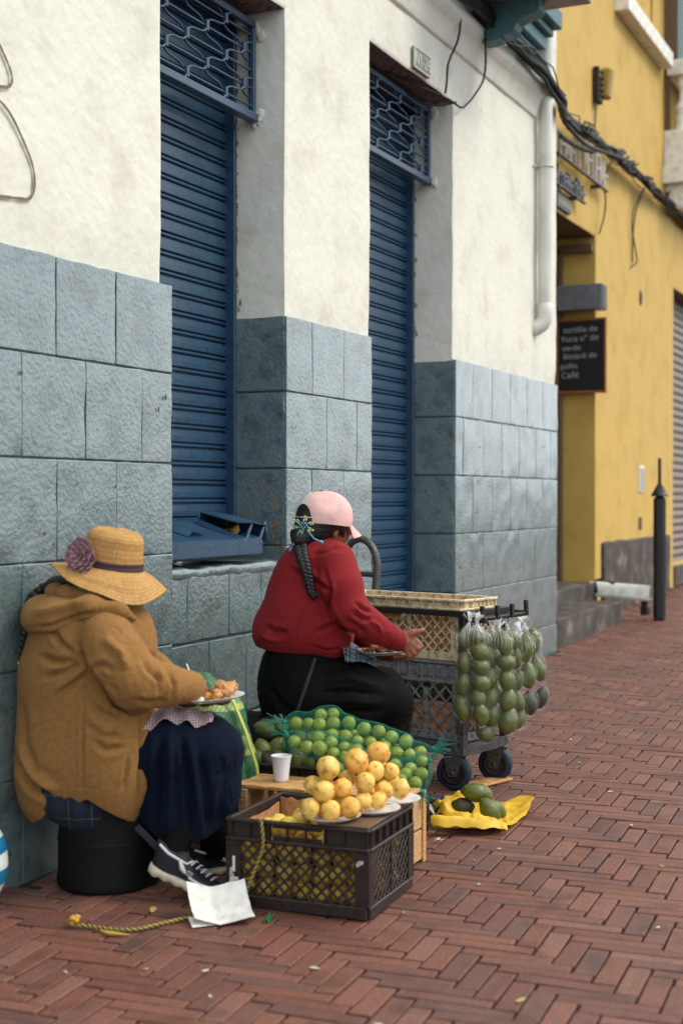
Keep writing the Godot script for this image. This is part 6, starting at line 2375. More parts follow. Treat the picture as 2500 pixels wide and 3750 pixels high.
# ---------------------------------------------------------------- people
# Both vendors are laid out in a frame turned with the view: x to the right, y up, z towards the street's near end.
func braid_into(m: MB, pts: Array, r0: float, r1: float, turns: float) -> void:
	var cv := Curve3D.new()
	for q in pts.size():
		var t: Vector3 = (pts[mini(q + 1, pts.size() - 1)] - pts[maxi(q - 1, 0)]) * 0.16
		cv.add_point(pts[q], -t, t)
	var L := cv.get_baked_length()
	for k in 3:
		var line := []
		var rad := []
		for q in 90:
			var s := L * q / 89.0
			var p := cv.sample_baked(s, true)
			var e := (cv.sample_baked(minf(s + 0.01, L), true) - cv.sample_baked(maxf(s - 0.01, 0.0), true)).normalized()
			var x := e.cross(Vector3(0, 0, 1)).normalized()
			var z := x.cross(e)
			var r := lerpf(r0, r1, s / L)
			var a := turns * TAU * s / L + k * TAU / 3.0
			line.append(p + (x * sin(a) + z * sin(2.0 * a) * 0.42) * r * 0.62)
			rad.append(r * 0.60 * (0.35 if q > 87 else 1.0))
		m.tube(line, rad, 9)


func head_into(m: MB, at: Vector3, turn: Basis, s: float) -> void:
	# +x of the head is its face
	var b := Body.new()
	b.ell(Vector3(-0.005, 0.03, 0), Vector3(0.095, 0.10, 0.075), 0.02)
	b.ell(Vector3(0.035, -0.035, 0), Vector3(0.058, 0.075, 0.058), 0.03)
	b.ell(Vector3(0.062, -0.085, 0), Vector3(0.024, 0.022, 0.028), 0.03)
	b.cap(Vector3(0.085, 0.012, 0), Vector3(0.108, -0.028, 0), 0.009, 0.013, 0.015)
	b.ell(Vector3(0.088, -0.058, 0), Vector3(0.010, 0.008, 0.024), 0.008)
	for k in [-1, 1]:
		b.ell(Vector3(0.078, 0.02, 0.033 * k), Vector3(0.012, 0.008, 0.016), 0.01)
		b.ell(Vector3(0.065, -0.03, 0.042 * k), Vector3(0.022, 0.024, 0.018), 0.02)
		b.ell(Vector3(-0.005, -0.01, 0.073 * k), Vector3(0.017, 0.030, 0.009), 0.006)
		b.ell(Vector3(-0.003, -0.035, 0.072 * k), Vector3(0.009, 0.010, 0.007), 0.006)
	b.cap(Vector3(-0.02, -0.06, 0), Vector3(-0.045, -0.15, 0), 0.052, 0.056, 0.03)
	m.xf = Transform3D(turn.scaled(Vector3.ONE * s), at)
	b.into(m, 0.0062)
	m.xf = Transform3D.IDENTITY


func build_hat_vendor() -> void:
	var base := Vector3(0.256, gy(-3.79), -3.788)
	# bucket seat
	var bk := thing("black_bucket", "upturned black plastic bucket used as a seat by the vendor in the brown coat", "bucket", base, YAW)
	var m := MB.new()
	m.lathe([Vector2(0.0, 0.0), Vector2(0.155, 0.0), Vector2(0.160, 0.006), Vector2(0.160, 0.030), Vector2(0.1575, 0.034), Vector2(0.156, 0.14), Vector2(0.158, 0.143), Vector2(0.158, 0.150), Vector2(0.155, 0.153), Vector2(0.152, 0.285), Vector2(0.146, 0.295), Vector2(0.0, 0.295)], 44)
	obj("shell", m, mats.bucket_black, bk)
	m = MB.new()
	for k in 2:
		m.cbox(Vector3([0.1, -0.1][k], 0.245, 0.12), Vector3(0.03, 0.04, 0.012), 0.003, Basis(Vector3.UP, [0.7, -0.7][k]))
	obj("handle_lug", m, mats.bucket_black, bk)

	var w := thing("person", "seated person in a tan hooded coat and straw hat, eating from a plate", "person", base, YAW)
	# body
	var skin := MB.new()
	var b := Body.new()
	b.ell(Vector3(-0.06, 0.42, 0), Vector3(0.17, 0.13, 0.15), 0.05).ell(Vector3(-0.06, 0.64, 0), Vector3(0.14, 0.18, 0.14), 0.06).ell(Vector3(-0.02, 0.80, 0), Vector3(0.10, 0.09, 0.14), 0.05)
	b.chain([Vector3(0.0, 0.82, 0.0), Vector3(0.035, 0.90, 0.0)], [0.055, 0.05], 0.03)
	b.chain([Vector3(0.03, 0.79, 0.13), Vector3(0.115, 0.66, 0.17), Vector3(0.272, 0.632, 0.10)], [0.055, 0.045, 0.027], 0.03)
	b.chain([Vector3(-0.08, 0.79, -0.13), Vector3(0.10, 0.62, -0.18), Vector3(0.27, 0.585, -0.07)], [0.055, 0.045, 0.027], 0.03)
	b.chain([Vector3(-0.02, 0.40, 0.07), Vector3(0.31, 0.43, 0.06), Vector3(0.262, 0.24, 0.10), Vector3(0.205, 0.11, 0.18)], [0.09, 0.065, 0.042, 0.032], 0.03)
	b.chain([Vector3(-0.04, 0.40, -0.08), Vector3(0.30, 0.42, -0.12), Vector3(0.325, 0.10, -0.07)], [0.09, 0.065, 0.032], 0.03)
	b.into(skin, 0.014)
	# right hand round the spoon, left hand under the plate
	var hd := Body.new()
	hd.chain([Vector3(0.265, 0.632, 0.10), Vector3(0.283, 0.630, 0.098)], [0.026, 0.024], 0.015)
	hd.ell(Vector3(0.290, 0.628, 0.097), Vector3(0.022, 0.032, 0.026), 0.015)
	hd.chain([Vector3(0.300, 0.652, 0.105), Vector3(0.313, 0.645, 0.108), Vector3(0.310, 0.628, 0.118)], [0.0095, 0.009, 0.008], 0.006)
	hd.chain([Vector3(0.302, 0.638, 0.112), Vector3(0.317, 0.628, 0.113), Vector3(0.311, 0.612, 0.120)], [0.0095, 0.009, 0.008], 0.006)
	hd.chain([Vector3(0.300, 0.622, 0.114), Vector3(0.314, 0.611, 0.114), Vector3(0.307, 0.598, 0.118)], [0.009, 0.0085, 0.0075], 0.006)
	hd.chain([Vector3(0.296, 0.608, 0.112), Vector3(0.307, 0.598, 0.112), Vector3(0.300, 0.588, 0.114)], [0.008, 0.0075, 0.007], 0.006)
	hd.chain([Vector3(0.278, 0.648, 0.108), Vector3(0.292, 0.662, 0.112), Vector3(0.306, 0.656, 0.116)], [0.011, 0.0095, 0.0085], 0.008)
	hd.into(skin, 0.0042)
	var lh := Body.new()
	lh.chain([Vector3(0.262, 0.585, -0.07), Vector3(0.30, 0.572, -0.05)], [0.026, 0.024], 0.015)
	lh.ell(Vector3(0.315, 0.569, -0.04), Vector3(0.034, 0.016, 0.034), 0.015)
	for k in 4:
		lh.chain([Vector3(0.335, 0.569, -0.062 + k * 0.017), Vector3(0.36, 0.568, -0.05 + k * 0.018), Vector3(0.383, 0.573, -0.045 + k * 0.018)], [0.009, 0.0085, 0.0075], 0.006)
	lh.chain([Vector3(0.30, 0.575, -0.018), Vector3(0.315, 0.60, 0.0), Vector3(0.335, 0.607, 0.012)], [0.011, 0.0095, 0.0085], 0.008)
	lh.into(skin, 0.0045)
	head_into(skin, Vector3(0.012, 0.945, 0.0), Basis(Vector3.UP, deg_to_rad(32)) * Basis(Vector3.BACK, deg_to_rad(-24)), 0.95)
	obj("body", skin, mats.skin, w)

	# coat
	var c := Body.new()
	c.ell(Vector3(-0.075, 0.40, 0.0), Vector3(0.218, 0.25, 0.19), 0.06)
	c.ell(Vector3(-0.080, 0.64, 0.0), Vector3(0.205, 0.23, 0.185), 0.08)
	c.ell(Vector3(-0.045, 0.80, 0.0), Vector3(0.185, 0.125, 0.175), 0.06)
	c.ell(Vector3(0.03, 0.42, 0.10), Vector3(0.125, 0.25, 0.115), 0.06)
	c.ell(Vector3(0.05, 0.66, 0.02), Vector3(0.11, 0.20, 0.13), 0.06)
	c.chain([Vector3(0.015, 0.795, 0.135), Vector3(0.065, 0.725, 0.185), Vector3(0.115, 0.664, 0.205), Vector3(0.20, 0.645, 0.165), Vector3(0.272, 0.632, 0.105)], [0.085, 0.088, 0.082, 0.067, 0.050], 0.010)
	c.chain([Vector3(-0.08, 0.79, -0.14), Vector3(0.10, 0.63, -0.19), Vector3(0.25, 0.59, -0.075)], [0.09, 0.08, 0.05], 0.03)
	c.ell(Vector3(-0.18, 0.30, -0.02), Vector3(0.10, 0.14, 0.16), 0.05)
	c.hem = [Vector2(-0.34, 0.225), Vector2(-0.22, 0.205), Vector2(-0.185, 0.225), Vector2(-0.13, 0.288), Vector2(-0.085, 0.305), Vector2(-0.06, 0.287), Vector2(-0.035, 0.302), Vector2(0.03, 0.262), Vector2(0.125, 0.200), Vector2(0.145, 0.215), Vector2(0.17, 0.30)]
	# folds, read off the coat
	c.crease([Vector2(-0.065, 0.785), Vector2(-0.038, 0.725), Vector2(0.02, 0.651), Vector2(0.056, 0.589), Vector2(0.105, 0.563), Vector2(0.22, 0.572)], 0.0074, -0.0270)
	c.crease([Vector2(-0.153, 0.818), Vector2(-0.10, 0.766), Vector2(-0.048, 0.725)], 0.0087, -0.0236)
	c.crease([Vector2(-0.125, 0.80), Vector2(-0.085, 0.755), Vector2(-0.055, 0.735)], 0.0087, 0.0151)
	c.crease([Vector2(-0.20, 0.735), Vector2(-0.12, 0.715), Vector2(-0.05, 0.722)], 0.0093, -0.0151)
	c.crease([Vector2(-0.18, 0.665), Vector2(-0.10, 0.69), Vector2(-0.045, 0.718)], 0.0081, -0.0169)
	c.crease([Vector2(-0.14, 0.625), Vector2(-0.08, 0.665), Vector2(-0.03, 0.705)], 0.0081, 0.0135)
	c.crease([Vector2(-0.27, 0.40), Vector2(-0.215, 0.335), Vector2(-0.14, 0.30)], 0.0112, -0.0220)
	c.crease([Vector2(-0.265, 0.46), Vector2(-0.20, 0.365), Vector2(-0.12, 0.315)], 0.0124, 0.0169)
	c.crease([Vector2(-0.25, 0.60), Vector2(-0.235, 0.45), Vector2(-0.19, 0.34)], 0.0136, -0.0135)
	c.crease([Vector2(-0.04, 0.69), Vector2(-0.044, 0.50), Vector2(-0.042, 0.30)], 0.0040, -0.0085)
	c.crease([Vector2(-0.03, 0.60), Vector2(0.02, 0.56), Vector2(0.07, 0.545)], 0.0081, -0.0135)
	c.crease([Vector2(-0.035, 0.555), Vector2(0.025, 0.515), Vector2(0.085, 0.51)], 0.0087, 0.0119)
	c.crease([Vector2(-0.02, 0.49), Vector2(0.03, 0.455), Vector2(0.09, 0.465)], 0.0087, -0.0119)
	c.crease([Vector2(0.095, 0.44), Vector2(0.088, 0.38), Vector2(0.075, 0.33)], 0.0048, -0.0119)
	c.crease([Vector2(0.125, 0.57), Vector2(0.128, 0.42), Vector2(0.112, 0.24)], 0.0048, -0.0119)
	c.crease([Vector2(0.142, 0.58), Vector2(0.146, 0.42), Vector2(0.130, 0.22)], 0.0048, 0.0085)
	c.crease([Vector2(0.145, 0.74), Vector2(0.165, 0.70), Vector2(0.20, 0.665)], 0.0062, -0.0135)
	c.crease([Vector2(0.175, 0.715), Vector2(0.195, 0.67), Vector2(0.19, 0.63)], 0.0050, -0.0101)
	c.crease([Vector2(0.215, 0.70), Vector2(0.235, 0.65), Vector2(0.225, 0.60)], 0.0050, -0.0085)
	c.crease([Vector2(0.12, 0.62), Vector2(0.17, 0.60), Vector2(0.21, 0.61)], 0.0074, -0.0101)
	c.crease([Vector2(0.02, 0.80), Vector2(0.08, 0.76), Vector2(0.11, 0.70)], 0.0124, 0.0135)
	c.crease([Vector2(-0.015, 0.70), Vector2(0.03, 0.72), Vector2(0.07, 0.70)], 0.0074, -0.0101)
	c.wave = [[0.003, 7.0, noi], [0.0008, 40.0, noi]]
	c.wrinkles = [[0.0032, Vector3(3.2, 6.5, 3.2), 0.035, noi, Vector3(3, 1, 7)], [0.0014, Vector3(9.0, 5.0, 7.0), 0.06, noi, Vector3(13, 5, 2)]]
	m = MB.new()
	c.into(m, 0.0070)
	var coat := obj("coat", m, mats.coat, w)
	# hood lying on the shoulders, its fleece lining and the cuff
	var h := Body.new()
	h.chain([Vector3(0.10, 0.845, 0.115), Vector3(0.055, 0.875, 0.145), Vector3(-0.03, 0.885, 0.16), Vector3(-0.13, 0.862, 0.125), Vector3(-0.205, 0.855, 0.03), Vector3(-0.17, 0.875, -0.09), Vector3(-0.05, 0.895, -0.14)], [0.010, 0.020, 0.030, 0.040, 0.043, 0.038, 0.028], 0.04)
	h.ell(Vector3(-0.16, 0.842, 0.06), Vector3(0.095, 0.058, 0.105), 0.05, Basis(Vector3.BACK, 0.15))
	h.crease([Vector2(-0.235, 0.815), Vector2(-0.14, 0.828), Vector2(-0.05, 0.86), Vector2(0.05, 0.878)], 0.0050, -0.0101)
	h.crease([Vector2(-0.22, 0.86), Vector2(-0.12, 0.885), Vector2(-0.02, 0.905)], 0.0112, 0.0101)
	h.wave = [[0.003, 10.0, noi]]
	m = MB.new()
	h.into(m, 0.0095)
	obj("hood", m, mats.coat, coat)
	h = Body.new()
	h.chain([Vector3(0.09, 0.86, 0.10), Vector3(0.06, 0.895, 0.12), Vector3(-0.02, 0.925, 0.13), Vector3(-0.11, 0.915, 0.10), Vector3(-0.16, 0.915, 0.02), Vector3(-0.13, 0.92, -0.08)], [0.010, 0.016, 0.022, 0.026, 0.028, 0.026], 0.03)
	h.wave = [[0.006, 45.0, noi]]
	m = MB.new()
	h.into(m, 0.008)
	obj("fleece_lining", m, mats.coat_fleece, coat)
	m = MB.new()
	var ring := []
	for k in 20:
		var a := TAU * k / 20.0
		ring.append(Vector3(0.274 + 0.012 * sin(a * 3.0) * 0.3, 0.631 + 0.041 * cos(a), 0.103 + 0.040 * sin(a)))
	m.tube(ring, 0.013, 8, false, true)
	obj("cuff", m, mats.coat_fleece, coat)
	m = MB.new()
	m.bar(Vector3(0.115, 0.215, 0.175), Vector3(0.212, 0.112, 0.165), 0.020, 0.006, 0.001, Vector3.BACK)
	obj("strap", m, mats.seam_grey, coat)

	# skirt, plaid underskirt and gingham apron
	var s := Body.new()
	s.chain([Vector3(0.02, 0.40, 0.06), Vector3(0.20, 0.435, 0.06), Vector3(0.325, 0.425, 0.05)], [0.115, 0.10, 0.098], 0.05)
	s.chain([Vector3(0.0, 0.40, -0.08), Vector3(0.31, 0.43, -0.11)], [0.11, 0.085], 0.05)
	s.chain([Vector3(0.325, 0.41, 0.04), Vector3(0.315, 0.30, 0.05), Vector3(0.265, 0.19, 0.07), Vector3(0.25, 0.10, 0.07)], [0.098, 0.098, 0.090, 0.082], 0.05)
	s.ell(Vector3(0.20, 0.28, 0.02), Vector3(0.125, 0.19, 0.14), 0.05)
	s.hem = [Vector2(0.0, 0.33), Vector2(0.11, 0.225), Vector2(0.17, 0.172), Vector2(0.25, 0.155), Vector2(0.33, 0.172), Vector2(0.42, 0.235), Vector2(0.44, 0.27)]
	s.crease([Vector2(0.187, 0.50), Vector2(0.182, 0.36), Vector2(0.17, 0.17)], 0.0087, -0.0252)
	s.crease([Vector2(0.215, 0.51), Vector2(0.217, 0.38), Vector2(0.212, 0.15)], 0.0087, 0.0169)
	s.crease([Vector2(0.249, 0.50), Vector2(0.266, 0.40), Vector2(0.287, 0.15)], 0.0081, -0.0203)
	s.crease([Vector2(0.30, 0.44), Vector2(0.325, 0.33), Vector2(0.335, 0.18)], 0.0099, -0.0135)
	s.crease([Vector2(0.28, 0.46), Vector2(0.30, 0.33), Vector2(0.315, 0.16)], 0.0087, 0.0135)
	s.crease([Vector2(0.395, 0.40), Vector2(0.37, 0.30), Vector2(0.35, 0.19)], 0.0099, -0.0119)
	s.wave = [[0.003, 10.0, noi], [0.0008, 45.0, noi]]
	s.wrinkles = [[0.007, Vector3(8.0, 2.2, 6.0), 0.045, noi, Vector3(1, 9, 4)]]
	m = MB.new()
	s.into(m, 0.0082)
	obj("skirt", m, mats.skirt_navy, w)
	var u := Body.new()
	u.ell(Vector3(-0.09, 0.30, 0.075), Vector3(0.12, 0.10, 0.10), 0.04).ell(Vector3(-0.05, 0.25, 0.09), Vector3(0.085, 0.075, 0.085), 0.04).ell(Vector3(-0.13, 0.28, 0.03), Vector3(0.10, 0.06, 0.12), 0.04)
	u.crease([Vector2(-0.10, 0.33), Vector2(-0.09, 0.20)], 0.012, -0.007)
	u.crease([Vector2(-0.03, 0.33), Vector2(-0.04, 0.19)], 0.012, -0.007)
	m = MB.new()
	u.into(m, 0.012)
	obj("underskirt", m, mats.plaid_navy, w)
	m = MB.new()
	var rows := []
	for r in 19:
		var row := PackedVector3Array()
		var t := r / 18.0
		for j in 25:
			var q := j / 24.0
			var x := lerpf(0.125, 0.335, q)
			var z := lerpf(-0.02, 0.150 - 0.035 * q, t)
			x += 0.008 * sin(t * 9.0)
			var y := maxf(s.top(x, z), 0.44) + 0.012 + 0.007 * sin(q * 19.0 + t * 2.0) * (0.3 + t) + 0.008 * noi.get_noise_2d(q * 5, t * 5)
			row.append(Vector3(x, y, z))
		rows.append(row)
	m.sheet(rows, 0.003)
	obj("apron", m, mats.gingham, w)
	# shins and sneakers
	m = MB.new()
	m.tube([Vector3(0.27, 0.26, 0.09), Vector3(0.250, 0.20, 0.125), Vector3(0.225, 0.14, 0.165), Vector3(0.205, 0.10, 0.18)], [0.055, 0.050, 0.044, 0.042], 14)
	obj("stocking", m, mats.stocking, w)
	m = MB.new()
	m.tube([Vector3(0.33, 0.22, -0.06), Vector3(0.33, 0.13, -0.07), Vector3(0.325, 0.06, -0.07)], [0.055, 0.045, 0.042], 14)
	obj("stocking", m, mats.stocking, w)
	sneaker(w, Transform3D((Basis(Vector3.UP, deg_to_rad(-8)) * Basis(Vector3.BACK, deg_to_rad(-19))).scaled_local(Vector3(1.05, 1.15, 1.05)), Vector3(0.150, 0.078, 0.185)))
	sneaker(w, Transform3D(Basis(Vector3.UP, deg_to_rad(28)), Vector3(0.25, 0.004, -0.04)))

	# hat
	var hat_at := Transform3D(Basis(Vector3.BACK, deg_to_rad(-10.5)) * Basis(Vector3.RIGHT, deg_to_rad(5)), Vector3(0.012, 1.000, 0.01)).scaled_local(Vector3(0.93, 0.95, 0.93))
	m = MB.new()
	m.xf = hat_at
	rows = []
	var prof := []
	for k in 7:
		prof.append(Vector2(0.001 + 0.050 * k / 6.0, 0.130 - 0.005 * pow(k / 6.0, 2.0)))
	for k in range(1, 7):
		var a := PI / 2 * k / 6.0
		prof.append(Vector2(0.051 + 0.036 * sin(a), 0.092 + 0.033 * cos(a)))
	for k in range(1, 9):
		prof.append(Vector2(0.087 + 0.010 * k / 8.0, 0.092 - 0.088 * k / 8.0))
	for k in range(1, 5):
		prof.append(Vector2(0.097 + 0.004 * k, 0.004 - 0.003 * k))
	for k in range(1, 13):
		prof.append(Vector2(0.113 + 0.080 * k / 12.0, -0.008 - 0.036 * pow(k / 12.0, 1.3)))
	for p in prof:
		var row := PackedVector3Array()
		for j in 72:
			var a := TAU * j / 72.0
			var rr: float = p.x
			var yy: float = p.y
			var k := smoothstep(0.11, 0.198, rr)
			yy += k * (0.020 * sin(a * 2.0 + 2.2) + 0.007 * sin(a * 5.0 + 0.4) - 0.022 * maxf(0.0, cos(a - 0.5)))
			rr *= 1.0 + k * (0.03 * cos(a * 2.0) + 0.012 * sin(a * 3.0))
			yy += 0.004 * noi.get_noise_2d(cos(a) * 2.0, sin(a) * 2.0) * (1.0 - k)
			if rr < 0.075:
				yy -= 0.012 * pow(maxf(0.0, 1.0 - absf(sin(a)) * rr / 0.03), 2.0) * (1.0 - rr / 0.075)
			row.append(Vector3(rr * cos(a) * lerpf(1.11, 1.0, k), yy, rr * sin(a) * lerpf(1.03, 0.95, k)))
		rows.append(row)
	m.skin(rows, true)
	var under := []
	for r in range(rows.size() - 1, 12, -1):
		var row := PackedVector3Array()
		for q in rows[r]:
			row.append(q + Vector3(0, -0.003, 0))
		under.append(row)
	m.skin(under, true)
	m.skin([rows[rows.size() - 1], under[0]], true)
	var hat := obj("straw_hat", m, mats.straw, w)
	m = MB.new()
	m.xf = hat_at
	for j in 150:
		var a := TAU * j / 150.0 + rng.randf_range(-0.01, 0.01)
		var e: Vector3 = rows[rows.size() - 1][int(a / TAU * 72) % 72]
		m.tube([e * 0.985, e * 1.008 + Vector3(rng.randf_range(-0.003, 0.003), rng.randf_range(-0.004, 0.002), rng.randf_range(-0.003, 0.003))], 0.0011, 4)
	obj("frayed_edge", m, mats.straw, hat)
	m = MB.new()
	m.xf = hat_at
	var band := []
	for k in 6:
		var row := PackedVector3Array()
		for j in 48:
			var a := TAU * j / 48.0
			var rr: float = 0.1005 + 0.0015 * sin(k * 2.0) - 0.0014 * k * 0.5
			row.append(Vector3(rr * cos(a) * 1.11, 0.003 + 0.0048 * k + 0.002 * sin(a * 3.0), rr * sin(a) * 1.03))
		band.append(row)
	m.skin(band, true, true)
	obj("band", m, mats.hat_band, hat)
	# fabric rosette
	m = MB.new()
	var rc := hat_at * Vector3(-0.082, 0.030, 0.088)
	var face := Basis.looking_at(Vector3(0.45, -0.05, -0.9), Vector3.UP)
	m.xf = Transform3D(face, rc)
	m.xf = Transform3D(face.scaled_local(Vector3.ONE * 1.15), rc)
	for lay in 4:
		var n: int = [11, 9, 7, 4][lay]
		for k in n:
			var a := TAU * k / n + lay * 0.5
			var R: float = [0.047, 0.038, 0.026, 0.013][lay] * rng.randf_range(0.9, 1.08)
			var pr := []
			for r in 5:
				var row := PackedVector3Array()
				var t := r / 4.0
				for j in 7:
					var q := (j / 6.0 - 0.5) * 2.0
					var ang := a + q * 0.42 * (0.4 + t)
					var rad := R * t * (1.0 - 0.12 * q * q) + 0.003
					row.append(Vector3(cos(ang) * rad, sin(ang) * rad, 0.006 + 0.006 * lay + 0.010 * t * t + 0.006 * sin(q * 3.5 + k) * t))
				pr.append(row)
			m.sheet(pr, 0.0012)
	obj("rosette", m, mats.rosette, hat)
	# hair: the nape under the hat and a long braid down the back
	m = MB.new()
	var hb := Body.new()
	hb.ell(Vector3(0.02, 0.975, 0.0), Vector3(0.094, 0.085, 0.090), 0.02)
	hb.ell(Vector3(-0.06, 0.955, 0.02), Vector3(0.075, 0.045, 0.07), 0.03)
	hb.chain([Vector3(-0.10, 0.955, 0.01), Vector3(-0.17, 0.935, -0.03), Vector3(-0.21, 0.92, -0.05)], [0.035, 0.026, 0.022], 0.03)
	hb.into(m, 0.009)
	braid_into(m, [Vector3(-0.20, 0.925, -0.05), Vector3(-0.245, 0.885, -0.045), Vector3(-0.268, 0.82, -0.03), Vector3(-0.283, 0.75, -0.02), Vector3(-0.293, 0.69, -0.015), Vector3(-0.296, 0.645, -0.015)], 0.024, 0.018, 5.5)
	var hair := obj("hair", m, mats.hair, w)
	m = MB.new()
	m.tube([Vector3(-0.292, 0.70, -0.015), Vector3(-0.295, 0.68, -0.015)], 0.021, 10)
	obj("hair_tie", m, mats.white_plastic, hair)

	# what is being eaten
	var inv := w.transform
	plate(inv * Vector3(0.325, 0.580, 0.04), 0.112, mats.plate_white, "white plate of food held by the person in the tan coat", Basis(Vector3.UP, deg_to_rad(YAW)) * Basis(Vector3.BACK, 0.06))
	var bits := [[0.375, 0.612, 0.05, 0.030, "food_tan", "large pale fried piece on the plate held by the person in the tan coat"], [0.392, 0.622, 0.03, 0.024, "food_tan", "fried piece at the back of the heap on the raised plate"], [0.350, 0.606, 0.075, 0.022, "food_tan", "small fried piece at the front of the heap on the raised plate"], [0.362, 0.628, 0.045, 0.020, "food_tan", "fried piece on top of the heap on the raised plate"], [0.315, 0.600, 0.07, 0.030, "food_yellow", "yellow stewed helping beside the fried pieces on the raised plate"], [0.285, 0.596, 0.08, 0.028, "food_yellow", "yellow sauce by the spoon on the raised plate"]]
	for i in bits.size():
		var q = bits[i]
		m = MB.new()
		m.blob(Vector3.ZERO, Vector3(q[3], q[3] * (0.75 if i < 4 else 0.4), q[3] * 0.85), Basis(Vector3.UP, i), 12, 14, 0.7, i * 4.0, noi)
		var f := obj("food_piece", m, mats[q[4]])
		f.position = inv * Vector3(q[0], q[1], q[2])
		tag(f, q[5], "food", "food on the raised plate")
	var sp := MB.new()
	sp.bar(Vector3(0.262, 0.705, 0.118), Vector3(0.300, 0.606, 0.122), 0.009, 0.003, 0.001)
	sp.blob(Vector3(0.303, 0.598, 0.122), Vector3(0.013, 0.018, 0.005), Basis.IDENTITY, 8, 10, 0.0, 1.0, noi)
	var spoon := obj("spoon", sp, mats.white_plastic)
	spoon.transform = inv
	tag(spoon, "white plastic spoon in the hand of the person in the tan coat", "spoon")


func sneaker(p: Node3D, xf: Transform3D) -> void:
	# heel at x = 0, toe at x = 0.235
	var L := 0.235
	var m := MB.new()
	m.xf = xf
	var rows := []
	var n := 26
	for i in n + 1:
		var t := i / float(n)
		var wd := (0.030 + 0.014 * smoothstep(0.2, 0.7, t)) * sqrt(clampf(1.0 - pow(absf(t * 2.0 - 1.0), 5.0), 0.02, 1.0))
		var top := 0.030 - 0.006 * t
		var bot := 0.0 + 0.014 * pow(maxf(0.0, t - 0.75) / 0.25, 2.0) + (0.004 if i % 4 < 2 else 0.0)
		rows.append(PackedVector3Array([Vector3(t * L, top, wd), Vector3(t * L, (top + bot) / 2, wd + 0.004), Vector3(t * L, bot + 0.003, wd), Vector3(t * L, bot, wd * 0.8), Vector3(t * L, bot, -wd * 0.8), Vector3(t * L, bot + 0.003, -wd), Vector3(t * L, (top + bot) / 2, -wd - 0.004), Vector3(t * L, top, -wd)]))
	m.skin(rows, true)
	var sh := obj("sneaker", m, mats.shoe_sole, p)
	m = MB.new()
	m.xf = xf
	rows = []
	for i in n + 1:
		var t := i / float(n)
		var wd := (0.031 + 0.011 * smoothstep(0.2, 0.7, t)) * sqrt(clampf(1.0 - pow(absf(t * 2.0 - 1.0), 5.0), 0.01, 1.0))
		var hi := 0.092 - 0.050 * smoothstep(0.28, 0.72, t) - 0.010 * smoothstep(0.8, 1.0, t) - 0.012 * smoothstep(0.0, 0.25, t) * (1.0 - smoothstep(0.25, 0.4, t))
		if t > 0.93:
			hi -= 0.02 * (t - 0.93) / 0.07
		var row := PackedVector3Array()
		for j in 15:
			var a := PI * j / 14.0
			row.append(Vector3(t * (L - 0.006) + 0.003, 0.026 + (hi - 0.026) * pow(sin(a), 0.75), wd * (cos(a) if absf(cos(a)) < 0.2 else signf(cos(a)) * pow(absf(cos(a)), 0.55))))
		rows.append(row)
	m.skin(rows)
	obj("upper", m, mats.shoe_navy, sh)
	m = MB.new()
	m.xf = xf
	# padded collar, side stripe, eyelets and laces
	m.tube([Vector3(0.012, 0.088, 0.022), Vector3(0.045, 0.076, 0.030), Vector3(0.085, 0.070, 0.031), Vector3(0.105, 0.066, 0.026), Vector3(0.118, 0.074, 0.012)], 0.0042, 6)
	m.tube([Vector3(0.085, 0.068, 0.033), Vector3(0.098, 0.055, 0.039), Vector3(0.112, 0.046, 0.042)], [0.004, 0.008, 0.004], 6)
	m.tube([Vector3(0.125, 0.040, 0.044), Vector3(0.16, 0.032, 0.0445), Vector3(0.20, 0.031, 0.037)], [0.003, 0.006, 0.004], 6)
	for k in 5:
		var x := 0.118 + k * 0.017
		m.tube([Vector3(x, 0.066 - k * 0.0045, 0.022), Vector3(x + 0.006, 0.074 - k * 0.0055, 0.0), Vector3(x + 0.010, 0.066 - k * 0.0045, -0.022)], 0.0028, 5)
	obj("trim", m, mats.shoe_trim, sh)
	m = MB.new()
	m.xf = xf
	for q in [[Vector3(0.124, 0.049, 0.0425), 0.016, 0.011]]:
		for e in [-1, 1]:
			m.cbox(q[0] + Vector3(0, e * q[2] / 2, 0), Vector3(q[1], 0.0018, 0.002), 0.0, Basis(Vector3.BACK, -0.2))
			m.cbox(q[0] + Vector3(e * q[1] / 2, 0, 0), Vector3(0.0018, q[2], 0.002), 0.0, Basis(Vector3.BACK, -0.2))
		m.cbox(q[0], Vector3(q[1] * 0.5, 0.0018, 0.002), 0.0)
	obj("badge", m, mats.shoe_trim, sh)


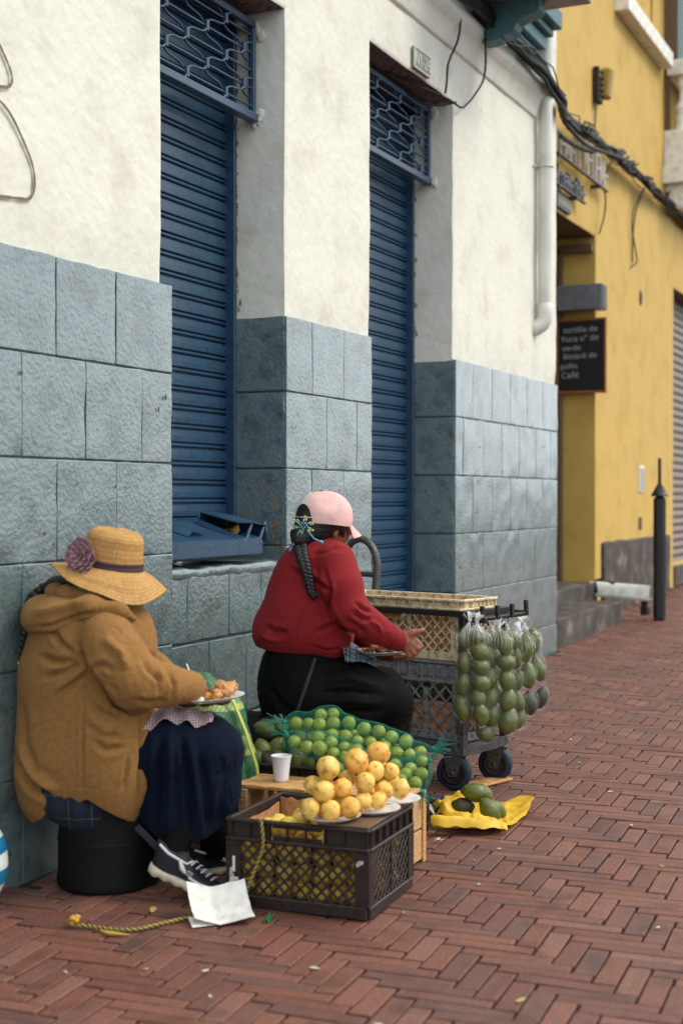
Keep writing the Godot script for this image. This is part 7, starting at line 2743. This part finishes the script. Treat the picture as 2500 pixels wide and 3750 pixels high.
func build_cap_vendor() -> void:
	var base := Vector3(0.540, gy(-4.845), -4.845)
	var st := thing("low_stool", "low wooden stool under the person in the red cardigan", "stool", base + Vector3(-0.10, 0, 0.02), YAW)
	var m := MB.new()
	m.cbox(Vector3(0, 0.345, 0), Vector3(0.30, 0.025, 0.26), 0.004)
	obj("seat", m, mats.brown_wood, st)
	for sx in [-0.12, 0.12]:
		for sz in [-0.10, 0.10]:
			m = MB.new()
			m.cbox(Vector3(sx, 0.166, sz), Vector3(0.03, 0.332, 0.03), 0.003)
			obj("leg", m, mats.brown_wood, st)

	var w := thing("person", "seated person in a red cardigan and pink cap with a long black braid", "person", base, YAW)
	var face := Basis(Vector3.UP, deg_to_rad(40))          # turned a little away
	# body
	var skin := MB.new()
	var b := Body.new()
	b.ell(Vector3(-0.10, 0.48, 0), Vector3(0.13, 0.11, 0.13), 0.05).ell(Vector3(-0.10, 0.72, 0), Vector3(0.12, 0.18, 0.11), 0.06).ell(Vector3(-0.05, 0.94, 0), Vector3(0.08, 0.08, 0.12), 0.05)
	b.chain([Vector3(-0.05, 0.97, 0), Vector3(-0.02, 1.04, 0)], [0.055, 0.05], 0.03)
	b.chain([Vector3(0.02, 0.95, 0.11), Vector3(0.065, 0.775, 0.16), Vector3(0.248, 0.668, 0.115)], [0.05, 0.042, 0.027], 0.03)
	b.chain([Vector3(-0.10, 0.95, -0.10), Vector3(0.03, 0.76, -0.17), Vector3(0.20, 0.60, -0.03)], [0.05, 0.042, 0.027], 0.03)
	b.chain([Vector3(-0.06, 0.46, 0.06), Vector3(0.21, 0.43, 0.06), Vector3(0.19, 0.06, 0.06)], [0.09, 0.06, 0.04], 0.03)
	b.chain([Vector3(-0.06, 0.46, -0.06), Vector3(0.20, 0.43, -0.14), Vector3(0.20, 0.06, -0.14)], [0.09, 0.06, 0.04], 0.03)
	b.into(skin, 0.014)
	var hd := Body.new()
	hd.chain([Vector3(0.240, 0.670, 0.117), Vector3(0.262, 0.666, 0.117)], [0.029, 0.027], 0.015)
	hd.ell(Vector3(0.284, 0.661, 0.118), Vector3(0.036, 0.038, 0.021), 0.018, Basis(Vector3.BACK, -0.25))
	hd.chain([Vector3(0.305, 0.675, 0.122), Vector3(0.322, 0.660, 0.126), Vector3(0.336, 0.644, 0.126)], [0.0115, 0.0105, 0.0085], 0.006)
	hd.chain([Vector3(0.303, 0.656, 0.128), Vector3(0.321, 0.640, 0.131), Vector3(0.312, 0.624, 0.124)], [0.0115, 0.0105, 0.009], 0.006)
	hd.chain([Vector3(0.296, 0.640, 0.130), Vector3(0.308, 0.622, 0.131), Vector3(0.297, 0.611, 0.122)], [0.011, 0.010, 0.009], 0.006)
	hd.chain([Vector3(0.284, 0.629, 0.128), Vector3(0.291, 0.613, 0.128), Vector3(0.281, 0.606, 0.120)], [0.0095, 0.009, 0.008], 0.006)
	hd.chain([Vector3(0.268, 0.684, 0.122), Vector3(0.300, 0.697, 0.126), Vector3(0.334, 0.704, 0.127)], [0.016, 0.0125, 0.010], 0.012)
	hd.into(skin, 0.0042)
	var lh := Body.new()
	lh.chain([Vector3(0.19, 0.61, -0.03), Vector3(0.225, 0.600, 0.0)], [0.027, 0.024], 0.015)
	lh.ell(Vector3(0.24, 0.598, 0.02), Vector3(0.03, 0.015, 0.034), 0.015)
	for k in 4:
		lh.chain([Vector3(0.228 + k * 0.015, 0.600, 0.045), Vector3(0.232 + k * 0.015, 0.600, 0.07), Vector3(0.235 + k * 0.014, 0.606, 0.09)], [0.009, 0.0085, 0.0075], 0.006)
	lh.into(skin, 0.0045)
	var head := Vector3(-0.020, 1.088, 0.0)
	var hturn := face * Basis(Vector3.BACK, deg_to_rad(-10))
	head_into(skin, head, hturn, 0.97)
	obj("body", skin, mats.skin, w)
	# thumb nail
	m = MB.new()
	m.blob(Vector3(0.338, 0.710, 0.130), Vector3(0.0065, 0.003, 0.006), Basis(Vector3.BACK, 0.2), 6, 8, 0.0, 1.0, noi)
	obj("thumb_nail", m, mats.nail, w)

	# cardigan
	var c := Body.new()
	c.ell(Vector3(-0.100, 0.715, 0.0), Vector3(0.165, 0.16, 0.160), 0.06)
	c.ell(Vector3(-0.085, 0.84, 0.0), Vector3(0.146, 0.17, 0.150), 0.07)
	c.ell(Vector3(-0.045, 0.950, 0.0), Vector3(0.118, 0.10, 0.140), 0.06)
	c.ell(Vector3(-0.035, 1.012, 0.0), Vector3(0.075, 0.045, 0.080), 0.04)
	c.ell(Vector3(0.0, 0.69, 0.03), Vector3(0.09, 0.11, 0.12), 0.05)
	c.ell(Vector3(-0.21, 0.69, -0.02), Vector3(0.085, 0.085, 0.12), 0.05)
	c.chain([Vector3(0.018, 0.955, 0.105), Vector3(0.045, 0.87, 0.145), Vector3(0.072, 0.785, 0.168), Vector3(0.15, 0.725, 0.15), Vector3(0.248, 0.668, 0.117)], [0.078, 0.076, 0.068, 0.056, 0.041], 0.012)
	c.chain([Vector3(-0.10, 0.95, -0.10), Vector3(0.03, 0.77, -0.17), Vector3(0.17, 0.63, -0.04)], [0.075, 0.065, 0.042], 0.03)
	c.hem = [Vector2(-0.35, 0.64), Vector2(-0.26, 0.632), Vector2(-0.10, 0.612), Vector2(0.0, 0.588), Vector2(0.05, 0.588), Vector2(0.075, 0.61), Vector2(0.12, 0.60)]
	c.crease([Vector2(-0.03, 0.955), Vector2(0.0, 0.87), Vector2(-0.005, 0.80), Vector2(0.03, 0.735), Vector2(0.10, 0.672)], 0.0062, -0.0220)
	c.crease([Vector2(-0.145, 0.93), Vector2(-0.08, 0.905), Vector2(-0.02, 0.87), Vector2(0.0, 0.845)], 0.0074, -0.0203)
	c.crease([Vector2(-0.15, 0.955), Vector2(-0.09, 0.93), Vector2(-0.04, 0.89)], 0.0099, 0.0135)
	c.crease([Vector2(-0.07, 0.985), Vector2(-0.02, 0.99), Vector2(0.03, 1.02)], 0.0048, -0.0068)
	c.crease([Vector2(-0.135, 0.635), Vector2(-0.115, 0.72), Vector2(-0.09, 0.80)], 0.0048, -0.0068)
	c.crease([Vector2(-0.24, 0.72), Vector2(-0.20, 0.70), Vector2(-0.15, 0.70)], 0.0087, -0.0151)
	c.crease([Vector2(-0.26, 0.69), Vector2(-0.22, 0.67), Vector2(-0.16, 0.665)], 0.0074, 0.0119)
	c.crease([Vector2(-0.06, 0.70), Vector2(0.0, 0.725), Vector2(0.04, 0.745)], 0.0074, -0.0135)
	c.crease([Vector2(-0.08, 0.655), Vector2(-0.01, 0.63), Vector2(0.05, 0.635)], 0.0062, -0.0101)
	c.crease([Vector2(0.085, 0.82), Vector2(0.12, 0.79), Vector2(0.155, 0.775)], 0.0056, -0.0119)
	c.crease([Vector2(0.075, 0.79), Vector2(0.115, 0.755), Vector2(0.16, 0.75)], 0.0062, -0.0101)
	c.crease([Vector2(0.14, 0.755), Vector2(0.175, 0.73), Vector2(0.19, 0.70)], 0.0056, 0.0101)
	c.crease([Vector2(0.05, 0.755), Vector2(0.10, 0.73), Vector2(0.14, 0.69)], 0.0074, -0.0085)
	c.crease([Vector2(0.065, 0.60), Vector2(0.085, 0.66), Vector2(0.09, 0.72)], 0.0056, -0.0101)
	c.wave = [[0.002, 8.0, noi], [0.0006, 40.0, noi]]
	c.wrinkles = [[0.0045, Vector3(3.4, 6.5, 3.4), 0.035, noi, Vector3(8, 2, 1)], [0.0015, Vector3(9.0, 6.0, 7.0), 0.06, noi, Vector3(3, 15, 2)]]
	m = MB.new()
	c.into(m, 0.0072)
	var card := obj("cardigan", m, mats.sweater, w)
	# ribbed cuff and hem
	m = MB.new()
	m.tube([Vector3(0.222, 0.684, 0.130), Vector3(0.240, 0.674, 0.121), Vector3(0.262, 0.661, 0.111)], [0.0425, 0.041, 0.0385], 22, false)
	obj("cuff", m, mats.sweater_rib, card)
	m = MB.new()
	var rows := []
	for r in 6:
		var row := PackedVector3Array()
		for j in 40:
			var x := lerpf(-0.245, 0.062, j / 39.0)
			var y := c.hem_at(x) + 0.038 * (1.0 - r / 5.0) + 0.001
			row.append(Vector3(x, y, c.front(x, y) + 0.003 + 0.0012 * (j % 2)))
		rows.append(row)
	m.sheet(rows, 0.003)
	obj("ribbed_hem", m, mats.sweater_rib, card)
	# trousers under a long skirt
	var s := Body.new()
	s.ell(Vector3(-0.115, 0.50, 0.0), Vector3(0.155, 0.17, 0.165), 0.06)
	s.ell(Vector3(-0.08, 0.58, 0.0), Vector3(0.16, 0.08, 0.14), 0.06)
	s.chain([Vector3(-0.06, 0.46, 0.08), Vector3(0.09, 0.46, 0.09), Vector3(0.215, 0.435, 0.07)], [0.13, 0.118, 0.088], 0.05)
	s.chain([Vector3(-0.06, 0.46, -0.08), Vector3(0.20, 0.45, -0.15)], [0.12, 0.09], 0.05)
	s.chain([Vector3(0.218, 0.43, 0.06), Vector3(0.215, 0.24, 0.06), Vector3(0.205, 0.07, 0.06)], [0.088, 0.080, 0.072], 0.03)
	s.chain([Vector3(0.20, 0.43, -0.14), Vector3(0.20, 0.07, -0.14)], [0.08, 0.065], 0.03)
	s.chain([Vector3(-0.10, 0.44, 0.04), Vector3(-0.03, 0.28, 0.10), Vector3(0.08, 0.16, 0.08)], [0.15, 0.12, 0.10], 0.06)
	for k in 6:
		var y := 0.575 - k * 0.034
		s.crease([Vector2(-0.04, y - 0.02), Vector2(0.07, y - 0.005 * k), Vector2(0.20, y - 0.045 + 0.006 * k)], 0.008, 0.009 if k % 2 else -0.012)
	s.crease([Vector2(0.0, 0.42), Vector2(0.10, 0.36), Vector2(0.20, 0.34)], 0.0074, -0.0220)
	s.crease([Vector2(0.02, 0.37), Vector2(0.12, 0.32), Vector2(0.19, 0.25)], 0.0074, -0.0169)
	s.crease([Vector2(-0.24, 0.52), Vector2(-0.17, 0.44), Vector2(-0.10, 0.40)], 0.0087, -0.0151)
	s.crease([Vector2(-0.22, 0.45), Vector2(-0.16, 0.38), Vector2(-0.08, 0.34)], 0.0087, 0.0135)
	s.wave = [[0.003, 11.0, noi], [0.0008, 45.0, noi]]
	s.wrinkles = [[0.007, Vector3(2.6, 9.0, 4.0), 0.045, noi, Vector3(5, 9, 4)]]
	m = MB.new()
	s.into(m, 0.0082)
	var tr := obj("trousers", m, mats.trousers_black, w)
	m = MB.new()
	var line := []
	for k in 14:
		var x := lerpf(-0.055, -0.135, k / 13.0)
		var y := lerpf(0.605, 0.375, k / 13.0)
		line.append(Vector3(x, y, s.front(x, y) + 0.001))
	m.tube(line, 0.0075, 8, true, false, 0.45)
	obj("side_seam", m, mats.seam_grey, tr)
	for k in 2:
		m = MB.new()
		var q := Vector3(0.19 + 0.01 * k, 0.0, 0.06 - 0.2 * k)
		m.blob(q + Vector3(0.05, 0.035, 0.0), Vector3(0.11, 0.036, 0.042), Basis.IDENTITY, 10, 16, 0.05, 2.0 + k, noi)
		obj("shoe", m, mats.stocking, w)
	# hair, cap and ornament
	var hp := Transform3D(hturn, head)
	m = MB.new()
	var hb := Body.new()
	hb.ell(hp * Vector3(-0.022, 0.032, 0), Vector3(0.098, 0.098, 0.094), 0.02, hturn)
	hb.ell(hp * Vector3(-0.055, -0.035, 0), Vector3(0.052, 0.055, 0.066), 0.03, hturn)
	hb.chain([hp * Vector3(0.025, 0.0, 0.074), hp * Vector3(0.034, -0.035, 0.072)], [0.013, 0.007], 0.01)
	hb.chain([hp * Vector3(0.025, 0.0, -0.074), hp * Vector3(0.034, -0.035, -0.072)], [0.013, 0.007], 0.01)
	hb.chain([hp * Vector3(-0.085, -0.01, 0.0), Vector3(-0.108, 1.055, 0.075), Vector3(-0.112, 1.035, 0.09)], [0.040, 0.034, 0.028], 0.03)
	hb.into(m, 0.0075)
	var bp := []
	for q in [Vector2(-0.106, 1.065), Vector2(-0.112, 1.03), Vector2(-0.103, 0.985), Vector2(-0.088, 0.935), Vector2(-0.077, 0.89), Vector2(-0.066, 0.85)]:
		bp.append(Vector3(q.x, q.y, c.front(q.x, q.y) + 0.016))
	bp[0].z = 0.085
	bp.append(bp[5] + Vector3(0.016, -0.02, 0.002))
	braid_into(m, bp, 0.026, 0.013, 6.5)
	var hair := obj("hair", m, mats.hair, w)
	# beaded hair ornament
	var oc := Vector3(-0.098, 1.092, 0.118)
	for s3 in [["bead_blue", 0], ["bead_yellow", 1], ["bead_red", 2]]:
		m = MB.new()
		if s3[1] == 2:
			m.blob(oc + Vector3(0, 0, 0.012), Vector3.ONE * 0.004, Basis.IDENTITY, 6, 8, 0.0, 0.0, noi)
		else:
			for k in 6:
				var a := TAU * k / 6.0 + 0.3
				var d := Vector3(cos(a), sin(a) * 0.75, 0.0)
				for j in 5:
					var rr := 0.011 + j * 0.0078
					var off := Vector3(-sin(a), cos(a) * 0.75, 0) * (0.004 if (j + s3[1]) % 2 else -0.004)
					if s3[1] == 0 and j < 4 or s3[1] == 1 and j > 1:
						m.blob(oc + d * rr + off + Vector3(0, 0, 0.008 - rr * 0.25), Vector3.ONE * rng.randf_range(0.0032, 0.0048), Basis.IDENTITY, 5, 7, 0.0, 0.0, noi)
			if s3[1] == 0:
				for e in [[Vector3(0.015, -0.02, 0.005), Vector3(0.04, -0.05, 0.012), Vector3(0.068, -0.062, 0.014)], [Vector3(-0.015, -0.02, 0.0), Vector3(-0.03, -0.06, -0.01), Vector3(-0.05, -0.092, -0.022)]]:
					for j in 14:
						var t := j / 13.0
						var p: Vector3 = e[0].lerp(e[1], minf(1.0, t * 2.0)) if t < 0.5 else e[1].lerp(e[2], t * 2.0 - 1.0)
						m.blob(oc + p, Vector3.ONE * (0.0034 if j < 12 else 0.0062), Basis.IDENTITY, 5, 7, 0.0, 0.0, noi)
		obj("hair_bead", m, mats[s3[0]], hair)
	# cap: a dome with an arched opening at the back, a visor, a button and a strap
	var cc := hp * Transform3D(Basis(Vector3.BACK, deg_to_rad(4)), Vector3(-0.010, 0.030, 0))
	for part in 2:
		m = MB.new()
		m.xf = cc
		var a0 := -2.5 if part == 0 else TAU - 2.5 - 0.85
		var a1 := TAU - 2.5 - 0.85 if part == 0 else TAU - 2.5
		rows = []
		var na := 64 if part == 0 else 16
		for r in 15:
			var row := PackedVector3Array()
			for j in na + 1:
				var az := lerpf(a0, a1, j / float(na))
				var da := absf(wrapf(az - PI, -PI, PI))
				var e0 := -0.30
				if da < 0.50:
					e0 = lerpf(-0.20, 0.42, sqrt(1.0 - pow(da / 0.50, 2.0)))
				var el := lerpf(e0, PI / 2, r / 14.0)
				var seam := absf(fposmod(az / (TAU / 6.0), 1.0) - 0.5)
				var k := 1.0 + 0.010 * (0.5 - seam) * cos(el) - 0.006 * exp(-pow((0.5 - seam) / 0.04, 2.0)) + 0.012 * noi.get_noise_3d(cos(az) * 3.0, sin(az) * 3.0, el * 2.0)
				var ce := pow(maxf(0.0, cos(el)), 0.82)
				row.append(Vector3(cos(az) * ce * 0.111, sin(el) * 0.098, sin(az) * ce * 0.100) * k)
			rows.append(row)
		m.sheet(rows, 0.002)
		if part == 0:
			obj("cap", m, mats.cap_pink, w)
		else:
			tag(obj("cap_panel", m, mats.cap_pale, w), "pale off-white rear panel of the pink cap", "")
	m = MB.new()
	m.xf = cc
	rows = []
	for r in 8:
		var row := PackedVector3Array()
		var t := r / 7.0
		for j in 17:
			var az := lerpf(-1.02, 1.02, j / 16.0)
			var ex := cos(az) * 0.106 + t * 0.068 * pow(maxf(0.0, cos(az * 1.35)), 0.5)
			row.append(Vector3(ex, -0.014 - 0.034 * t - 0.028 * (1.0 - cos(az * 1.1)) * (0.4 + t), sin(az) * (0.100 - 0.006 * t)))
		rows.append(row)
	m.sheet(rows, 0.004)
	obj("visor", m, mats.cap_pink, w)
	m = MB.new()
	m.xf = cc
	m.blob(Vector3(0, 0.0985, 0), Vector3(0.010, 0.005, 0.010), Basis.IDENTITY, 6, 12, 0.0, 0.0, noi)
	obj("cap_button", m, mats.cap_pink, w)
	m = MB.new()
	m.xf = cc
	line = []
	for k in 9:
		var az := PI - 0.55 + 1.1 * k / 8.0
		line.append(Vector3(cos(az) * 0.110, -0.010, sin(az) * 0.099))
	m.tube(line, 0.009, 8, true, false, 0.3)
	obj("cap_strap", m, mats.cap_pink, w)

	# meal on the lap
	var inv := w.transform
	plate(inv * Vector3(0.185, 0.612, 0.075), 0.098, mats.plate_grey, "grey plate of food on the lap of the person in red", Basis(Vector3.UP, deg_to_rad(YAW)))
	for i in 7:
		m = MB.new()
		m.blob(Vector3.ZERO, Vector3(0.02, 0.009, 0.015), Basis(Vector3.UP, i * 1.3), 10, 12, 0.8, i * 3.0, noi)
		var f := obj("food_piece", m, mats.food_brown if i % 2 else mats.food_tan)
		f.position = inv * Vector3(0.135 + 0.015 * i, 0.628 + 0.004 * (i % 3), 0.085 + 0.02 * sin(i * 2.0))
		tag(f, "%s morsel of food from the left on the grey plate in the lap" % ordinal(i + 1), "food", "food on the grey plate")
	m = MB.new()
	rows = []
	for r in 15:
		var row := PackedVector3Array()
		var t := r / 14.0
		for j in 19:
			var q := j / 18.0
			var x := lerpf(0.05, 0.165, q) + 0.004 * sin(t * 8.0)
			var z := lerpf(0.04, 0.175 - 0.02 * q, t)
			row.append(Vector3(x, maxf(s.top(x, z), 0.565) + 0.012 + 0.05 * (1.0 - q) * (1.0 - t * 0.5) + 0.006 * sin(t * 11.0 + q * 5.0), z))
		rows.append(row)
	m.sheet(rows, 0.003)
	var cl := obj("checked_cloth", m, mats.plaid_light)
	cl.transform = inv
	tag(cl, "blue and white checked cloth on the lap of the person in red", "cloth")
	# dark bundle between the wall and the stool
	var bn := Body.new()
	bn.ell(Vector3(-0.30, 0.30, -0.02), Vector3(0.10, 0.09, 0.10), 0.05).ell(Vector3(-0.22, 0.27, 0.02), Vector3(0.12, 0.08, 0.11), 0.05).ell(Vector3(-0.27, 0.13, 0.0), Vector3(0.14, 0.14, 0.13), 0.06)
	bn.wave = [[0.02, 8.0, noi], [0.008, 22.0, noi]]
	m = MB.new()
	bn.into(m, 0.013)
	var bu := obj("cloth_bundle", m, mats.cloth_purple)
	bu.transform = inv
	tag(bu, "dark purple cloth bundle on the ground behind the person in red", "bundle")


# ---------------------------------------------------------------- small things on the ground
func build_litter() -> void:
	# plank under the wheel
	var pk := thing("loose_plank", "short split wooden plank on the bricks beside the cart's wheels", "plank", Vector3(0.905, gy(-5.53), -5.535))
	var m := MB.new()
	var d := Vector3(0.11, 0.006, -0.26)
	m.bar(Vector3(0, 0.008, 0) - d * 0.5, Vector3(0, 0.008, 0) + d * 0.5, 0.085, 0.012, 0.003)
	obj("board", m, mats.wood_pale, pk)
	# paper
	var pp := MB.new()
	var rows := []
	for r in 9:
		var row := PackedVector3Array()
		for j in 13:
			var s := j / 12.0
			var t := r / 8.0
			row.append(Vector3(lerpf(-0.085, 0.085, s), 0.004 + 0.035 * absf(s - 0.42) * (1.5 if s < 0.42 else 1.0) + 0.075 * t * t + 0.004 * noi.get_noise_2d(s * 6, t * 6), lerpf(0.075, -0.05, t) + 0.02 * (s - 0.4)))
		rows.append(row)
	pp.sheet(rows, 0.0012)
	rows = []
	for r in 4:
		var row := PackedVector3Array()
		for j in 6:
			row.append(Vector3(-0.095 + 0.09 * j / 5.0, 0.004 + 0.012 * r / 3.0, 0.075 - 0.06 * r / 3.0 - 0.01 * j / 5.0))
		rows.append(row)
	pp.sheet(rows, 0.0012)
	var paper := obj("napkin", pp, mats.paper)
	paper.position = Vector3(0.765, gy(-3.60), -3.60)
	paper.rotation_degrees = Vector3(0, YAW + 18.0, 0)
	tag(paper, "folded white paper napkin on the bricks beside the sneaker", "napkin")
	# green and yellow rope
	var rp := thing("twisted_rope", "green and yellow twisted rope hanging from the dark crate and trailing on the bricks", "rope")
	var pts := [Vector3(0.850, 0.243, -3.712), Vector3(0.852, 0.235, -3.697), Vector3(0.856, 0.17, -3.700), Vector3(0.836, 0.11, -3.700), Vector3(0.812, 0.05, -3.695), Vector3(0.788, -0.005, -3.685), Vector3(0.76, -0.022, -3.66), Vector3(0.70, -0.024, -3.56), Vector3(0.655, -0.026, -3.48), Vector3(0.61, -0.028, -3.40), Vector3(0.55, -0.029, -3.375), Vector3(0.47, -0.029, -3.37), Vector3(0.43, -0.028, -3.36)]
	var cv := Curve3D.new()
	for q in pts.size():
		var t: Vector3 = (pts[mini(q + 1, pts.size() - 1)] - pts[maxi(q - 1, 0)]) * 0.16
		cv.add_point(pts[q], -t, t)
	var L := cv.get_baked_length()
	for k in 4:
		var line := []
		for q in 260:
			var s := L * q / 259.0
			var p := cv.sample_baked(s, true)
			var e := cv.sample_baked(minf(s + 0.004, L), true) - cv.sample_baked(maxf(s - 0.004, 0.0), true)
			var x := e.cross(Vector3(0.2, 0.9, 0.4)).normalized()
			var y := e.cross(x).normalized()
			var a := s * 190.0 + k * PI / 2
			line.append(p + (x * cos(a) + y * sin(a)) * 0.0029)
		m = MB.new()
		m.tube(line, 0.0028, 5)
		obj("strand", m, mats.rope_green if k % 2 else mats.rope_yellow, rp)
	m = MB.new()
	for k in 7:
		var c := Vector3(0.425, -0.022, -3.36) + Vector3(rng.randf_range(-0.014, 0.014), rng.randf_range(0, 0.014), rng.randf_range(-0.012, 0.012))
		m.blob(c, Vector3(0.011, 0.008, 0.008), Basis(Vector3.UP, k), 6, 8, 0.3, k, noi)
	obj("end_knot", m, mats.rope_yellow, rp)
	m = MB.new()
	m.tube([Vector3(0.52, -0.03, -3.355), Vector3(0.565, -0.026, -3.335), Vector3(0.62, -0.030, -3.355)], [0.003, 0.010, 0.002], 8, true, false, 0.5)
	obj("frayed_tail", m, mats.rope_yellow, rp)
	# scraps
	scrap("plastic_scrap", Vector3(0.908, gy(-3.63), -3.635), 0.042, 0.018, mats.plastic_green, "bright green plastic scrap on the bricks in front of the dark crate", "scrap", 1.0)
	scrap("plastic_scrap", Vector3(0.852, gy(-5.1), -5.12), 0.055, 0.05, mats.plastic_blue, "crumpled blue plastic scrap behind the yellow sack", "scrap", 2.0)
	scrap("dry_leaf", Vector3(0.552, gy(-3.58), -3.58), 0.035, 0.012, mats.leaf_dry, "pale dry leaf on the bricks in front of the black bucket", "leaf", 3.0)
	scrap("paper_scrap", Vector3(1.06, gy(-4.80), -4.62), 0.022, 0.014, mats.litter_white, "small white scrap beside the wooden crate", "scrap", 4.0)
	var bits := [[1.76, -3.326, 0.026], [1.20, -3.33, 0.02], [1.35, -4.2, 0.012], [1.83, -4.62, 0.012], [1.62, -5.1, 0.016], [1.42, -5.6, 0.018], [1.25, -4.45, 0.012], [0.95, -3.2, 0.012], [1.05, -3.05, 0.013], [0.80, -3.15, 0.012], [0.62, -3.05, 0.012], [1.55, -6.6, 0.016], [1.32, -6.4, 0.016], [1.95, -4.0, 0.013], [1.50, -3.05, 0.016], [1.24, -3.85, 0.010], [1.28, -4.62, 0.010], [1.9, -5.6, 0.016], [1.16, -6.1, 0.018], [0.98, -6.6, 0.018]]
	for i in bits.size():
		var q = bits[i]
		var near := 0
		for e in bits:
			if e[1] > q[1] or e[1] == q[1] and e[0] > q[0]:
				near += 1
		scrap("litter_bit", Vector3(q[0], gy(q[1]), q[1]), q[2], 0.004, mats.litter_white if i % 3 else mats.leaf_dry, "tiny pale scrap of litter on the bricks, %s nearest to the camera" % ordinal(1 + near), "litter", 10.0 + i, "scraps of litter on the bricks")
	# striped bag at the left edge
	var sb := thing("striped_bag", "blue and white striped bag standing at the wall in the left foreground", "bag", Vector3(0.032, gy(-3.42), -3.41), YAW)
	m = MB.new()
	rows = []
	for r in 17:
		var t := r / 16.0
		var row := PackedVector3Array()
		var rad := 0.125 * sqrt(maxf(0.0, sin(PI * (0.06 + 0.80 * t)))) + 0.01
		for j in 28:
			var a := TAU * j / 28.0
			var w := 1.0 + 0.07 * noi.get_noise_3d(cos(a) * 2.0, t * 3.0, sin(a) * 2.0)
			row.append(Vector3(cos(a) * rad * w, 0.004 + 0.25 * t, sin(a) * rad * w * 0.9))
		rows.append(row)
	m.skin(rows, true, true)
	obj("cloth", m, mats.bag_striped, sb)
	sb.rotation_degrees.z = 14.0


func scrap(called: String, at: Vector3, size: float, lift: float, mt: Material, label: String, category: String, sd: float, group := "") -> void:
	var m := MB.new()
	var rows := []
	for r in 6:
		var row := PackedVector3Array()
		for j in 8:
			var s := j / 7.0 - 0.5
			var t := r / 5.0 - 0.5
			var k := 1.0 + 0.5 * noi.get_noise_3d(s * 3.0 + sd * 5.0, t * 3.0, sd)
			row.append(Vector3(s * size * k * 1.3, 0.002 + lift * absf(noi.get_noise_3d(s * 3.0, t * 3.0, sd * 7.0)) * 1.6, t * size * k * (0.6 - 0.5 * absf(s))))
		rows.append(row)
	m.sheet(rows, 0.001)
	var o := obj(called, m, mt)
	o.position = at
	o.rotation.y = sd * 1.7
	tag(o, label, category, group)
